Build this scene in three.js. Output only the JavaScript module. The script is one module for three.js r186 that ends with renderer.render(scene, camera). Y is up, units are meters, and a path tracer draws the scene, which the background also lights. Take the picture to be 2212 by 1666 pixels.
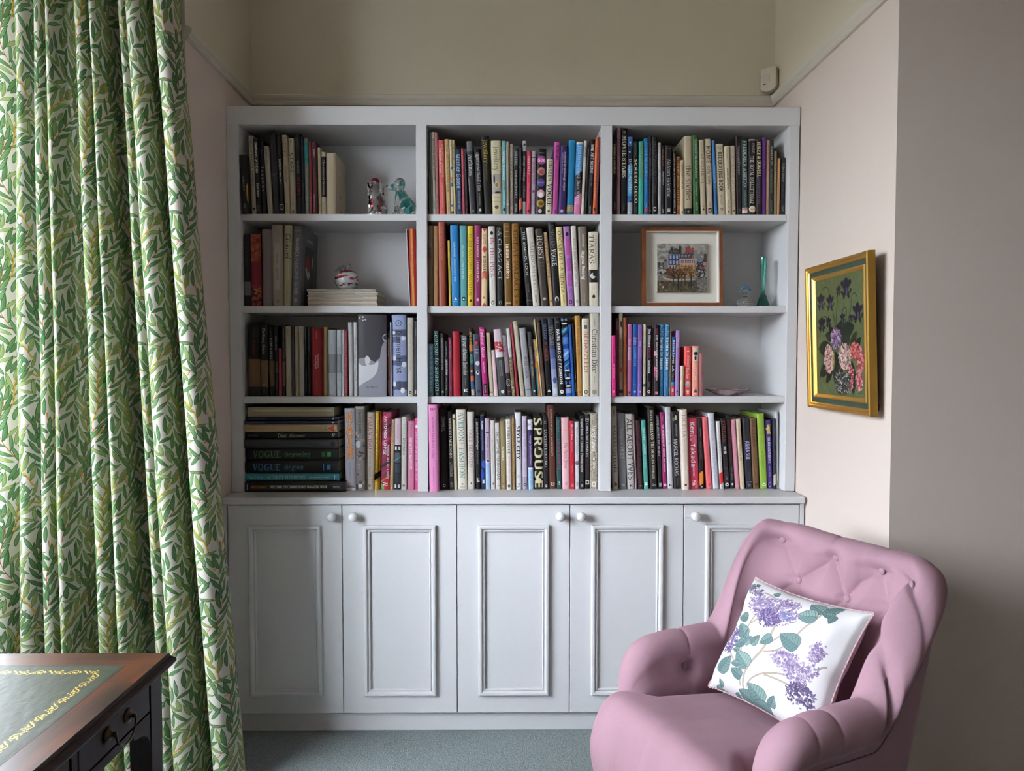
import * as THREE from 'three';
import { RoundedBoxGeometry } from 'three/addons/geometries/RoundedBoxGeometry.js';
import { mergeGeometries, mergeVertices, toCreasedNormals } from 'three/addons/utils/BufferGeometryUtils.js';
import { MarchingCubes } from 'three/addons/objects/MarchingCubes.js';
import { ImprovedNoise } from 'three/addons/math/ImprovedNoise.js';

// ---------------------------------------------------------------- camera, sky, exposure
const scene = new THREE.Scene();
const camera = new THREE.PerspectiveCamera(56.55, 2212 / 1666, 0.05, 60);
camera.position.set(0, 1.256, 2.45);
camera.rotation.set(-0.037059, -0.0073852, -0.000288, 'YXZ');
scene.add(camera);
scene.background = new THREE.Color().setRGB(0.885, 0.955, 1.06);   // even overcast sky
scene.backgroundIntensity = 27;
const renderer = new THREE.WebGLRenderer({ antialias: true });
renderer.shadowMap.enabled = true;
renderer.toneMapping = THREE.LinearToneMapping;
renderer.toneMappingExposure = 1.13;

// ---------------------------------------------------------------- helpers
const V3 = (x, y, z) => new THREE.Vector3(x, y, z);
let seed = 12345;
const rnd = () => { seed = (seed + 0x6d2b79f5) | 0; let t = Math.imul(seed ^ (seed >>> 15), 1 | seed); t = (t + Math.imul(t ^ (t >>> 7), 61 | t)) ^ t; return ((t ^ (t >>> 14)) >>> 0) / 4294967296; };
const reseed = (s) => { seed = s; };
const lerp = THREE.MathUtils.lerp, clamp = THREE.MathUtils.clamp, smooth = (x, a, b) => { const t = clamp((x - a) / (b - a), 0, 1); return t * t * (3 - 2 * t); };
const perlin = new ImprovedNoise(), noise = (x, y, z = 0) => perlin.noise(x, y, z);
const counts = {};
const numbered = (name) => { const n = counts[name] = (counts[name] ?? -1) + 1; return n ? `${name}_${String(n).padStart(3, '0')}` : name; };
function tag(o, label, category, group) { o.userData = { label, category }; if (group) o.userData.group = group; return o; }
function thing(name, label, category, [x, y, z] = [0, 0, 0], turn = 0, group) {
  const o = new THREE.Group(); o.name = numbered(name); scene.add(o); o.position.set(x, y, z); o.rotation.y = turn; return tag(o, label, category, group);
}
function part(name, geometry, material, parent) { const m = new THREE.Mesh(geometry, material); m.name = name; parent.add(m); return m; }
function struct(name, geometry, material, parent = scene) { const m = part(name, geometry, material, parent); if (parent === scene) m.userData.kind = 'structure'; return m; }
function box(x0, x1, y0, y1, z0, z1, r = 0) {
  const g = r ? new RoundedBoxGeometry(x1 - x0, y1 - y0, z1 - z0, 2, r) : new THREE.BoxGeometry(x1 - x0, y1 - y0, z1 - z0);
  return g.translate((x0 + x1) / 2, (y0 + y1) / 2, (z0 + z1) / 2);
}
const merge = (list) => mergeGeometries(list.map((g) => { const h = g.index ? g.toNonIndexed() : g; for (const k of Object.keys(h.attributes)) if (!['position', 'normal', 'uv'].includes(k)) h.deleteAttribute(k); return h; }));
function tube(points, r, seg = 24, rad = 8, closed = false) { return new THREE.TubeGeometry(new THREE.CatmullRomCurve3(points, closed), seg, r, rad, closed); }
function lathe(pts, seg = 32) { return new THREE.LatheGeometry(pts.map(([x, y]) => new THREE.Vector2(Math.max(x, 1e-5), y)), seg); }
// a grid surface from f(u, v) -> Vector3, u along nu, v along nv; uv = 0..1 unless uvf
function gridSurface(nu, nv, f, uvf, closedU = false) {
  const pos = [], uv = [], idx = [];
  for (let j = 0; j <= nv; j++) for (let i = 0; i <= nu; i++) {
    const p = f(i / nu, j / nv); pos.push(p.x, p.y, p.z);
    const t = uvf ? uvf(i / nu, j / nv, p) : [i / nu, j / nv]; uv.push(t[0], t[1]);
  }
  for (let j = 0; j < nv; j++) for (let i = 0; i < nu; i++) { const a = j * (nu + 1) + i, b = a + 1, c = a + nu + 1, d = c + 1; idx.push(a, b, d, a, d, c); }
  const g = new THREE.BufferGeometry();
  g.setAttribute('position', new THREE.Float32BufferAttribute(pos, 3)); g.setAttribute('uv', new THREE.Float32BufferAttribute(uv, 2)); g.setIndex(idx); g.computeVertexNormals();
  return g;
}
// mitred moulding round a rectangle (in the xy plane, facing +z); profile = [inset, height] from the outer edge
function mouldRect(x0, x1, y0, y1, profile) {
  const pos = [], idx = [];
  for (const [o, d] of profile) pos.push(x0 + o, y0 + o, d, x1 - o, y0 + o, d, x1 - o, y1 - o, d, x0 + o, y1 - o, d);
  for (let i = 0; i + 1 < profile.length; i++) for (let s = 0; s < 4; s++) { const a = i * 4 + s, b = i * 4 + (s + 1) % 4, c = a + 4, d = b + 4; idx.push(a, b, d, a, d, c); }
  let g = new THREE.BufferGeometry(); g.setAttribute('position', new THREE.Float32BufferAttribute(pos, 3)); g.setIndex(idx);
  g = g.toNonIndexed(); g.computeVertexNormals();
  return toCreasedNormals(g, 0.5);
}
function canvas(w, h, draw) { const c = document.createElement('canvas'); c.width = w; c.height = h; draw(c.getContext('2d'), w, h); return c; }
function canvasMap(c, srgb = true) { const t = new THREE.CanvasTexture(c); if (srgb) t.colorSpace = THREE.SRGBColorSpace; t.wrapS = t.wrapT = THREE.RepeatWrapping; t.magFilter = THREE.LinearFilter; return t; }
function dataMap(w, h, f, srgb = true) {
  const d = new Uint8Array(w * h * 4);
  for (let y = 0; y < h; y++) for (let x = 0; x < w; x++) { const c = f(x, y); const i = (y * w + x) * 4; d[i] = c[0]; d[i + 1] = c[1]; d[i + 2] = c[2]; d[i + 3] = 255; }
  const t = new THREE.DataTexture(d, w, h); if (srgb) t.colorSpace = THREE.SRGBColorSpace; t.wrapS = t.wrapT = THREE.RepeatWrapping; t.magFilter = THREE.LinearFilter; t.needsUpdate = true; return t;
}
const std = (o) => new THREE.MeshStandardMaterial(o), phys = (o) => new THREE.MeshPhysicalMaterial(o);
const lin = (r, g, b) => new THREE.Color().setRGB(r, g, b);
// planar uv in metres
function planarUV(g, ax, ay, s = 1) { const p = g.attributes.position, uv = new Float32Array(p.count * 2); for (let i = 0; i < p.count; i++) { uv[2 * i] = p.getComponent(i, ax) * s; uv[2 * i + 1] = p.getComponent(i, ay) * s; } g.setAttribute('uv', new THREE.BufferAttribute(uv, 2)); return g; }

// ---------------------------------------------------------------- materials
const plasterBump = dataMap(256, 256, (x, y) => { const s = 128 + 60 * noise(x / 14, y / 14, 3) + 40 * noise(x / 5, y / 5, 9); return [s, s, s]; }, false);
const M = {
  wallLow: std({ color: lin(0.665, 0.575, 0.51), roughness: 0.9, bumpMap: plasterBump, bumpScale: 0.0006 }),
  wallFar: std({ color: lin(0.6, 0.5, 0.41), roughness: 0.9 }),
  wallHigh: std({ color: lin(0.63, 0.575, 0.45), roughness: 0.92, bumpMap: plasterBump, bumpScale: 0.0006 }),
  ceiling: std({ color: lin(0.62, 0.57, 0.5), roughness: 0.95 }),
  rail: std({ color: lin(0.62, 0.575, 0.49), roughness: 0.55 }),
  paint: std({ color: lin(0.72, 0.725, 0.735), roughness: 0.36 }),
  paintTop: std({ color: lin(0.72, 0.725, 0.735), roughness: 0.2 }),
  knob: phys({ color: lin(0.8, 0.8, 0.8), roughness: 0.25, clearcoat: 0.6, clearcoatRoughness: 0.15 }),
  gap: std({ color: lin(0.05, 0.05, 0.05), roughness: 0.9 }),
  white: std({ color: lin(0.8, 0.8, 0.8), roughness: 0.5 }),
  pane: phys({ color: lin(1, 1, 1), transmission: 1, thickness: 0, roughness: 0.02 }),
  ground: std({ color: lin(0.15, 0.145, 0.13), roughness: 1 }),
  brick: std({ color: lin(0.25, 0.22, 0.185), roughness: 1 }),
};

// ---------------------------------------------------------------- room shell
const XL = -0.944, XR = 0.997, ZB = -0.25, ZC = 0.603, CEIL = 3.05, BX = -1.92, BZ = 0.21, WZ = 0.3, RX = 3.6, RZ = 6.4, BZ2 = 3.2, RAILY = 2.2;
{
  const carpetBase = dataMap(512, 512, (x, y) => {
    const n = 0.55 * noise(x / 3, y / 3, 1) + 0.5 * noise(x / 1.4, y / 1.4, 5) + 0.4 * noise(x / 11, y / 11, 2), k = 1 + 0.34 * n + (rnd() - 0.5) * 0.34;
    return [132 * k, 142 * k, 143 * k].map((c) => clamp(c, 0, 255));
  });
  carpetBase.repeat.set(3.2, 3.2);
  const carpetBump = dataMap(256, 256, () => { const s = 255 * rnd(); return [s, s, s]; }, false); carpetBump.repeat.set(3.2, 3.2);
  const carpet = std({ map: carpetBase, bumpMap: carpetBump, bumpScale: 0.004, roughness: 1 });
  struct('floor', planarUV(box(BX - 0.2, RX + 0.2, -0.12, 0, ZB - 0.15, RZ + 0.2), 0, 2), carpet);
  struct('ceiling', box(BX - 0.2, RX + 0.2, CEIL, CEIL + 0.15, ZB - 0.15, RZ + 0.2), M.ceiling);
  const wallUV = (g) => { planarUV(g, 0, 1); const p = g.attributes.position, uv = g.attributes.uv; for (let i = 0; i < p.count; i++) uv.setX(i, p.getX(i) + p.getZ(i)); return g; };
  const two = (name, x0, x1, z0, z1) => {   // the paint changes colour at the picture rail
    const low = struct(name, wallUV(box(x0, x1, 0, RAILY + 0.015, z0, z1)), M.wallLow);
    struct('wall_section', wallUV(box(x0, x1, RAILY + 0.015, CEIL, z0, z1)), M.wallHigh, low);
  };
  two('wall_back', XL - 0.1, XR + 0.1, ZB - 0.12, ZB);
  two('wall_left', XL - 0.1, XL, ZB, WZ);
  two('wall_right', XR, XR + 0.12, ZB, ZC - 0.1);
  struct('wall_chimney', wallUV(box(XR, RX, 0, CEIL, ZC - 0.1, ZC)), M.wallLow);
  struct('wall_far_right', wallUV(box(RX, RX + 0.12, 0, CEIL, ZC, RZ)), M.wallFar);
  struct('wall_front', wallUV(box(XL - 0.1, RX, 0, CEIL, RZ, RZ + 0.12)), M.wallFar);
  struct('wall_left_front', wallUV(box(XL - 0.1, XL, 0, CEIL, BZ2, RZ)), M.wallFar);
  struct('wall_bay_end', wallUV(box(BX, XL - 0.1, 0, CEIL, BZ2, BZ2 + 0.12)), M.wallLow);
  // square bay: the side behind the curtain and the long window side
  const wallWithHole = (name, along, a0, a1, h0, h1, y0, y1, c0, c1) => {
    const B = (p, q, r, s) => along === 'x' ? box(p, q, r, s, c0, c1) : box(c0, c1, r, s, p, q);
    struct(name, merge([B(a0, h0, 0, CEIL), B(h1, a1, 0, CEIL), B(h0, h1, 0, y0), B(h0, h1, y1, CEIL)]), M.wallLow);
  };
  wallWithHole('wall_bay_side', 'x', BX, XL - 0.1, -1.86, -1.4, 0.85, 2.42, BZ - 0.12, BZ);
  wallWithHole('wall_bay', 'z', BZ - 0.12, BZ2 + 0.12, 0.7, 2.5, 0.85, 2.42, BX - 0.12, BX);
  const sash = (name, along, a0, a1, c0, c1, bars) => {
    const B = (p, q, r, s, d = 0) => along === 'x' ? box(p, q, r, s, c0 + d, c1 - d) : box(c0 + d, c1 - d, r, s, p, q);
    const w = new THREE.Group(); w.name = name; w.userData.kind = 'structure'; scene.add(w);
    part('window_frame', merge([B(a0, a0 + 0.05, 0.85, 2.42), B(a1 - 0.05, a1, 0.85, 2.42), B(a0 + 0.05, a1 - 0.05, 0.85, 0.91), B(a0 + 0.05, a1 - 0.05, 2.36, 2.42), B(a0 + 0.05, a1 - 0.05, 1.58, 1.63)]), M.white, w);
    for (let i = 1; i < bars; i++) { const m = lerp(a0, a1, i / bars); part('glazing_bar', merge([B(m - 0.012, m + 0.012, 0.91, 1.58), B(m - 0.012, m + 0.012, 1.63, 2.36)]), M.white, w); }
    for (let i = 0; i < bars; i++) for (const [r, s] of [[0.91, 1.58], [1.63, 2.36]]) {
      const p0 = lerp(a0, a1, i / bars) + (i ? 0.012 : 0.05), p1 = lerp(a0, a1, (i + 1) / bars) - (i < bars - 1 ? 0.012 : 0.05), cm = (c0 + c1) / 2;
      const pg = new THREE.PlaneGeometry(p1 - p0, s - r); if (along === 'z') pg.rotateY(Math.PI / 2);
      part('window_pane', pg.translate(along === 'x' ? (p0 + p1) / 2 : cm, (r + s) / 2, along === 'x' ? cm : (p0 + p1) / 2), M.pane, w);
    }
  };
  sash('window_1', 'x', -1.86, -1.4, BZ - 0.09, BZ - 0.04, 2);
  sash('window_2', 'z', 0.7, 2.5, BX - 0.09, BX - 0.04, 3);
  struct('outdoor_ground', box(-16, BX - 0.12, -0.7, -0.6, -14, 16), M.ground);
  struct('outdoor_wall', box(-12.4, -12, -0.6, 2.3, -14, 16), M.brick);   // the house front across the street
  // picture rail: an ogee run along the three alcove walls
  const prof = [[0, -0.022], [0.008, -0.02], [0.012, -0.012], [0.011, -0.006], [0.016, 0.0], [0.02, 0.007], [0.02, 0.012], [0.014, 0.017], [0.006, 0.02], [0, 0.021]];
  const pos = [], idx = [];
  for (const [o, d] of prof) { const y = RAILY + 0.015 + d; pos.push(XL + o, y, WZ, XL + o, y, ZB + o, XR - o, y, ZB + o, XR - o, y, ZC - 0.0005); }
  for (let i = 0; i + 1 < prof.length; i++) for (let s = 0; s < 3; s++) { const a = i * 4 + s, b = a + 1, c = a + 4, d = b + 4; idx.push(a, b, d, a, d, c); }
  for (let i = 1; i + 1 < prof.length; i++) idx.push(0, i * 4 + 4, i * 4, 3, i * 4 + 3, i * 4 + 7);   // closed ends
  let g = new THREE.BufferGeometry(); g.setAttribute('position', new THREE.Float32BufferAttribute(pos, 3)); g.setIndex(idx); g = g.toNonIndexed(); g.computeVertexNormals();
  struct('trim_1', toCreasedNormals(g, 0.6), M.rail);
}

// ---------------------------------------------------------------- built-in bookcase, worktop and cabinets
const SHELF = { 1: 1.749, 2: 1.437, 3: 1.127, 4: 0.799 }, COLS = { 1: [-0.902, -0.306], 2: [-0.27, 0.3195], 3: [0.3575, 0.958] };
{
  const b = thing('bookcase', 'tall white built-in bookcase of three bays above the worktop', 'bookcase');
  const zb = ZB + 0.001;
  part('side_panel', box(-0.9425, -0.902, 0.8, 2.09, zb, 0, 0.0015), M.paint, b);
  part('side_panel', box(0.958, 0.9925, 0.8, 2.09, zb, 0, 0.0015), M.paint, b);
  part('divider', box(-0.306, -0.27, 0.8, 2.044, zb + 0.006, 0, 0.0015), M.paint, b);
  part('divider', box(0.3195, 0.3575, 0.8, 2.044, zb + 0.006, 0, 0.0015), M.paint, b);
  part('top_rail', box(-0.9435, 0.9935, 2.044, 2.106, -0.03, 0.001, 0.0015), M.paint, b);
  part('top_panel', box(-0.902, 0.958, 2.045, 2.066, zb, -0.03), M.paint, b);
  part('back_panel', box(-0.902, 0.958, 0.8, 2.045, zb, zb + 0.006), M.paint, b);
  for (const c of [1, 2, 3]) for (const r of [1, 2, 3]) part('shelf', box(COLS[c][0], COLS[c][1], SHELF[r] - 0.023, SHELF[r], zb + 0.006, -0.012, 0.002), M.paint, b);
  const w = thing('worktop', 'white painted worktop running under the bookcase and over the cupboards', 'worktop');
  part('slab', box(XL + 0.002, 0.99, 0.7755, 0.799, ZB + 0.001, 0.098, 0.004), M.paintTop, w);
  const xs = [-0.926, -0.547, -0.166, 0.21, 0.59, 0.975], kn = [-0.575, -0.505, 0.177, 0.246, 0.624];
  const knobG = lathe([[0, 0.037], [0.006, 0.0362], [0.011, 0.0335], [0.0145, 0.029], [0.0158, 0.0235], [0.0148, 0.018], [0.0115, 0.0135], [0.0085, 0.0105], [0.0078, 0.006], [0.0095, 0.0022], [0.0105, 0]], 28).rotateX(Math.PI / 2);
  const mould = [[0, 0], [0.0005, 0.009], [0.003, 0.0125], [0.007, 0.0138], [0.011, 0.0125], [0.014, 0.009], [0.0152, 0.0058], [0.0172, 0.0058], [0.0185, 0.0075], [0.0205, 0.0078], [0.0222, 0.006], [0.023, 0]];
  const cab = (label, d0, d1) => {
    const c = thing('base_cabinet', label, 'cabinet', [0, 0, 0], 0, 'white base cabinets under the worktop');
    const cx0 = d0 === 0 ? XL + 0.003 : xs[d0] + 0.0006, cx1 = d1 === 4 ? 0.992 : xs[d1 + 1] - 0.0006;
    part('carcass', box(cx0, cx1, 0.066, 0.775, ZB + 0.001, 0.062), M.paint, c);
    if (d0 === 0) part('end_stile', box(XL + 0.003, xs[0] - 0.002, 0.066, 0.775, 0.0625, 0.083, 0.001), M.paint, c);
    if (d1 === 4) part('end_stile', box(xs[5] + 0.002, 0.992, 0.066, 0.775, 0.0625, 0.083, 0.001), M.paint, c);
    for (let d = d0; d <= d1; d++) {
      const door = part('door', box(xs[d] + 0.0013, xs[d + 1] - 0.0013, 0.069, 0.771, 0.064, 0.085, 0.0015), M.paint, c);
      const x0 = xs[d] + 0.071, x1 = xs[d + 1] - 0.069;
      part('moulding', mouldRect(x0, x1, 0.13, 0.7045, mould).translate(0, 0, 0.0851), M.paint, door);
      part('knob', knobG, M.knob, door).position.set(kn[d], 0.736, 0.085);
    }
  };
  cab('white two-door base cabinet at the left, partly behind the green curtain', 0, 1);
  cab('white two-door base cabinet in the middle, third and fourth doors', 2, 3);
  cab('white single-door base cabinet at the right behind the pink armchair', 4, 4);
  const p = thing('plinth', 'white plinth board along the carpet under the cabinet doors', 'plinth');
  part('board', box(XL + 0.003, 0.992, 0.0005, 0.0655, 0.045, 0.066, 0.001), M.paint, p);
}

// ---------------------------------------------------------------- books
// one row per book: x, width, height, depth, set-forward (mm), lean (degrees), colour, label, print on the spine
// print: T text | B band | D slanted band | E ellipse | U upright word | V stacked letters | Y triangle | L lozenge | N blotches
const BOOKS = {
  s11: [
    [-894.6, 23.6, 193.9, 158.2, 4, -2.01, '#131419', "short black book with a yellow edge, first from the left on the top left shelf", 'T|OLARULES|#b9bac0|.36|.56|.3|s;T|OUT|#9a8f55|.57|.63|.3|s;T|SPEX|#a9aab0|.84|.92|.3|s;E|#b98a28|.98|.66|.16|1.35'],
    [-870.8, 17.2, 266.4, 206.4, -25.6, -1.98, '#b9b09a', "cream book with tall thin black capitals, second from the left on the top left shelf", 'T|HELMUT NEWTON  PORTRAITS|#26241f|.05|.65|.42|s;E|#26241f|.5|.93|.2|.22'],
    [-853.4, 16.6, 257.7, 198.9, -21.1, -1.98, '#121215', "black book with bold white title about snapshots of the 60s on the top left shelf", 'T|SNAPSHOTS OF THE 60S|#d9d7d0|.06|.46|.55|b;T|BRIAN DUFFY|#c9c7c0|.59|.77|.5|b;T|Ecco|#77767a|.88|.97|.5|s'],
    [-835.9, 17.4, 251.9, 205.7, -26.3, -2.14, '#101013', "black book lettered legends in widely spaced small letters on the top left shelf", 'T|l e g e n d s|#a9a8ab|.36|.69|.6|r;T|the|#6f6f74|.12|.18|.35|r;T|x|#5b5b60|.9|.94|.4|s'],
    [-815.3, 17, 230.6, 171.5, -22.2, -2.89, '#a8a194', "short pale grey book standing between black spines on the top left shelf", 'T|georgian jolies|#6a6257|.03|.27|.45|i;T|HACHETTE|#6a6257|.84|.96|.3|s'],
    [-797.4, 21.1, 279.9, 208.3, -23.7, -2.15, '#27262c', "tallest dark grey book with a faint handwritten title on the top left shelf", 'T|the look|#3b3a44|.04|.16|.35|i;T|Y|#45434f|.46|.6|.8|i;T|photographs|#3b3a44|.78|.95|.3|s'],
    [-776.1, 18.1, 273.7, 205.5, -26.5, -2.11, '#1a161c', "dark book with the white title ending in OWN STYLE on the top left shelf", 'T|the world of style|#5a4a55|.03|.26|.3|i;T|DIETRICHS OWN STYLE|#cfcdd2|.31|.62|.42|b;T|a life in clothes|#77707a|.64|.8|.2|s;T|Q|#9a98a0|.86|.95|.8|r'],
    [-756.8, 17.3, 267.8, 201.2, -22.4, -1.68, '#b3a98f', "cream book with tall olive lettering beside the STARS spine on the top left shelf", 'T|ESSENCE|#4f4a36|.1|.27|.75|r;T|Gold|#7a7050|.03|.1|.5|i;T|Jenna Oliver|#5f583f|.39|.6|.42|i;T|Norfolk|#6a6347|.86|.97|.45|i'],
    [-739.3, 19.4, 258.2, 193.5, -26.7, -1.32, '#b6ac95', "cream book with the title STARS! in large thin black capitals on the top left shelf", 'T|STARS!|#26231e|.19|.48|.72|s;T|DEVI|#5a5444|.03|.06|.35|s;T|FOUR LIVES|#6b6552|.74|.88|.3|s;E|#4a4436|.5|.96|.2|.2'],
    [-716.8, 18.4, 273.4, 208.9, -23.1, -0.86, '#16171d', "black book with a long red word low on its spine on the top left shelf", 'T|CLASSICS|#b7b7bb|.33|.49|.36|s;T|ALLURE|#a32733|.53|.76|.6|R;T|photo|#55555c|.06|.16|.35|s;B|#30323c|.8|.97|.3|.7'],
    [-698.2, 9, 264.1, 205.6, -26.4, -0.85, '#2b2c33', "narrow charcoal book right of the spine with red word on the top left shelf", 'T|Hollywood at home|#63646c|.05|.25|.5|s;T|and|#63646c|.58|.64|.5|s'],
    [-689.1, 16, 258.7, 195.2, -26.2, -0.44, '#77837d', "grey green book with a turquoise upper third on the top left shelf", 'B|#2f8f90|.05|.33;T|STYLE|#1f6f70|.06|.3|.6|b;T|THE SHOES OF A CENTURY|#b9c0b8|.38|.93|.36|s'],
    [-671.8, 9, 246.9, 194.2, -23.2, -0.5, '#8e3437', "narrow brick red book beside a maroon spine on the top left shelf", 'T|A READER|#c98a86|.7|.93|.4|s'],
    [-661.2, 17.7, 244.4, 193.3, -19.6, -0.76, '#4b1f27', "maroon book with pink title near its top on the top left shelf", 'T|BERNICE|#c79095|.1|.22|.45|b;T|dresses and days|#7f4a52|.35|.6|.3|i;B|#8a5a60|.72|.97|.25|.5'],
    [-643.3, 10.6, 227.6, 175.2, -25.9, -0.39, '#b9ae8c', "thin cream book with mustard lettering and yellow edge on the top left shelf", 'T|THE HISTORY OF THE PAST IN FILM|#8f8034|.05|.75|.5|s;T|books|#7a6e3c|.84|.96|.45|s'],
    [-632.5, 16.1, 211.4, 165.7, -25, 0, '#bdb398', "small book with a black panel between cream ends on the top left shelf", 'B|#17131c|.07|.72;T|The story of the rose|#cfc9bd|.12|.68|.4|i;T|VOLUME|#6b6350|.8|.95|.35|s'],
    [-613.6, 30.7, 205.7, 164.5, -15, 0.47, '#b5a68c', "thick plain cream book at the open end of the row on the top left shelf", 'T|no|#a3957c|.25|.3|.3|s', {board: 'cream'}],
  ],
  s12: [
    [-265, 7.7, 279.7, 205.5, -26.5, -0.9, '#6d6f62', "thin olive grey book, first from the left on the top middle shelf", 'T|MADELINE IN LONDON STORIES|#2b2d26|.08|.48|.6|b;T|viking|#33352e|.8|.95|.5|s'],
    [-257.1, 6.5, 277.9, 206.9, -25.1, -0.86, '#7e9ba0', "thin pale blue book, second from the left on the top middle shelf", 'T|rhymes|#3f5c62|.75|.92|.6|s'],
    [-250.4, 8.7, 278.6, 207.5, -20.9, -0.86, '#c8c0ac', "thin cream book with black title, third from the left on the top middle shelf", 'T|MADELINE AND THE BAD HAT|#3a342a|.08|.58|.55|b;T|bemel|#55503f|.82|.93|.5|s'],
    [-241.3, 9.7, 278.2, 208.8, -23.2, -0.9, '#b87d85', "thin dusty pink book, fourth from the left on the top middle shelf", 'T|Madeline in pink|#8a4a55|.04|.6|.5|s;T|THE RESCUE|#5a2f36|.75|.93|.45|b'],
    [-229.1, 20.1, 252.5, 199.9, -24.2, -1, '#cc5a58', "coral red book lettered MAD ABOUT in pale capitals on the top middle shelf", 'T|MAD ABOUT MADELINE|#efb9a6|.05|.5|.42|s|.22;T|THE COMPLETE TALES|#f0dcd0|.11|.44|.28|b|-.2;T|LUDWIG BEMELMANS|#eab09f|.58|.9|.3|s|.1;U|viking|#efb9a6|.96|.7|s'],
    [-204.7, 15.3, 254.7, 208.7, -21.7, -1.51, '#c4a877', "tan book of silly goose stories in black lettering on the top middle shelf", 'T|PETUNIA the Silly Goose Stories|#33291a|.2|.7|.5|r;T|Knopf|#5a4a30|.07|.17|.4|r;T|R Duvoisin|#4a3b22|.83|.96|.4|i'],
    [-189.2, 8.6, 253.7, 204.4, -22.9, -1.29, '#d3c7a8', "thin cream book with scattered blue patches on the top middle shelf", 'E|#3568a5|.6|.38|.4|.5;E|#3568a5|.5|.6|.4|.9;B|#c98f6a|.5|.56;E|#3568a5|.5|.88|.5|.5;E|#2f4f86|.5|.97|.5|.5;T|the tales|#5a5138|.06|.3|.5|s'],
    [-180.4, 7.9, 253.5, 193.4, -24.3, -1.17, '#cfc08c', "thin straw yellow book with dark capitals on the top middle shelf", 'T|TWELVE CATS AND OTHER CATS|#3d3a26|.05|.62|.6|b;T|puffin|#5d5a3a|.9|.97|.5|s'],
    [-170.8, 19.6, 219.7, 169.3, -19.9, -1.12, '#23304f', "navy book of nursery rhymes with pale blue lettering on the top middle shelf", 'T|Mother Goose|#9fb6cf|.07|.6|.85|b;T|NURSERY RHYMES|#a9bccf|.63|.92|.42|s;U|bodley|#b9c6d5|.96|.7|s'],
    [-149.9, 8.4, 222.9, 176.9, -20.7, -1.4, '#b24d5a', "thin raspberry book beside the navy rhymes book on the top middle shelf", 'T|the book of the dance|#e0a9ad|.05|.3|.5|s;T|stories and songs|#d79aa0|.4|.7|.5|s'],
    [-140.5, 8.1, 221.7, 164.5, -24.8, -1.61, '#4a4247', "thin faded plum book left of the silver topped spine on the top middle shelf", 'T|a journal|#6e646b|.3|.6|.5|s;E|#2a262a|.5|.88|.3|.4'],
    [-124.8, 20.8, 248.1, 192.8, -21.8, -2.87, '#38383c', "charcoal book with Perfumes in large white serif letters on the top middle shelf", 'B|#6a6a6e|.0|.14;T|Perfumes|#e6e4df|.18|.47|.7|r;B|#8a8a8c|.5|.97|.03|.12;T|R|#a9a9ab|.93|.97|.4|i'],
    [-100.9, 22.8, 221.1, 166.6, -22.3, -2.68, '#131315', "black book with white script and dotted flourishes on the top middle shelf", 'T|Oggetti artisti Gioielli e Stile|#e2e0db|.05|.64|.5|i;T|ARTE CONTEMPORANEA|#b9b7b3|.67|.86|.2|s;B|#dddbd6|.91|.95|.35|.65'],
    [-74.8, 26.3, 263.9, 197.8, -19.1, -2.57, '#0e0d0c', "tall black book with Jewellery in gold lettering on the top middle shelf", 'T|Jewellery|#b9a53f|.04|.34|.62|r;T|through the ages|#8d7f36|.35|.57|.3|r;T|hamlyn|#7a6f30|.94|.98|.2|s'],
    [-48.3, 33.2, 249.6, 185.9, -20.4, -1.18, '#cdc6a4', "wide cream jewellery book with a grey clasp picture on the top middle shelf", 'T|Jewellery|#5a5328|.08|.41|.55|r;T|understanding|#6a6334|.12|.26|.16|r|.38;B|#a8a2a0|.45|.72;E|#cdbb8a|.5|.6|.28|.36;E|#8a7a4c|.5|.6|.16|.2;E|#201c16|.25|.52|.09|.5;E|#2a241c|.6|.7|.3|.1;U|David Bennett|#7a744e|.77|.7|s;U|Daniela Mascetti|#7a744e|.82|.85|s;E|#5a5132|.45|.9|.2|.18'],
    [-14.9, 14.6, 250, 200.4, -24.4, -0.44, '#6fa9b3', "light blue book with white script title about jewellery on the top middle shelf", 'T|Vintage Jewellery|#e9f0ee|.14|.53|.6|i;E|#c9884a|.5|.58|.22|.26;E|#b5763a|.5|.64|.22|.26;T|Caroline Cox|#dfe9e8|.68|.87|.4|i;E|#1b2a33|.5|.93|.34|.36'],
    [0.3, 7.9, 246.7, 185.1, -18.2, -0.28, '#b1a99d', "thin stone grey book beside the light blue one on the top middle shelf", 'T|fine things|#8a8074|.06|.25|.5|s;E|#e2ddd4|.5|.86|.3|.4;T|batsford|#857b6f|.89|.98|.5|s'],
    [9.8, 13.7, 240.7, 182.9, -25.9, -0.23, '#c9bda9', "cream book with tall grey COSTUME lettering on the top middle shelf", 'T|COSTUME JEWELLERY IN VOGUE|#6d6353|.19|.88|.6|r;T|jane mulvagh|#9a8f7d|.03|.16|.3|s;B|#a89c88|.93|.97|.25|.75'],
    [24.3, 17.4, 224, 172.7, -23.2, 0, '#111113', "black book with a grey panel above a white title on the top middle shelf", 'B|#3a3d40|.0|.27;T|MILLERS|#b9bcbd|.04|.24|.45|r;T|Costume Jewelry|#d3d1cc|.33|.75|.5|r;T|JUDITH MILLER|#c9c7c2|.83|.96|.4|b'],
    [42.3, 9.6, 236.1, 191.2, -20.2, 0, '#141416', "thin black book with an orange corner at its foot on the top middle shelf", 'T|Fifty Key Looks That Changed Fashion  1930s|#b9b7b4|.04|.52|.45|s;D|#d8694a|.76|.94'],
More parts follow.
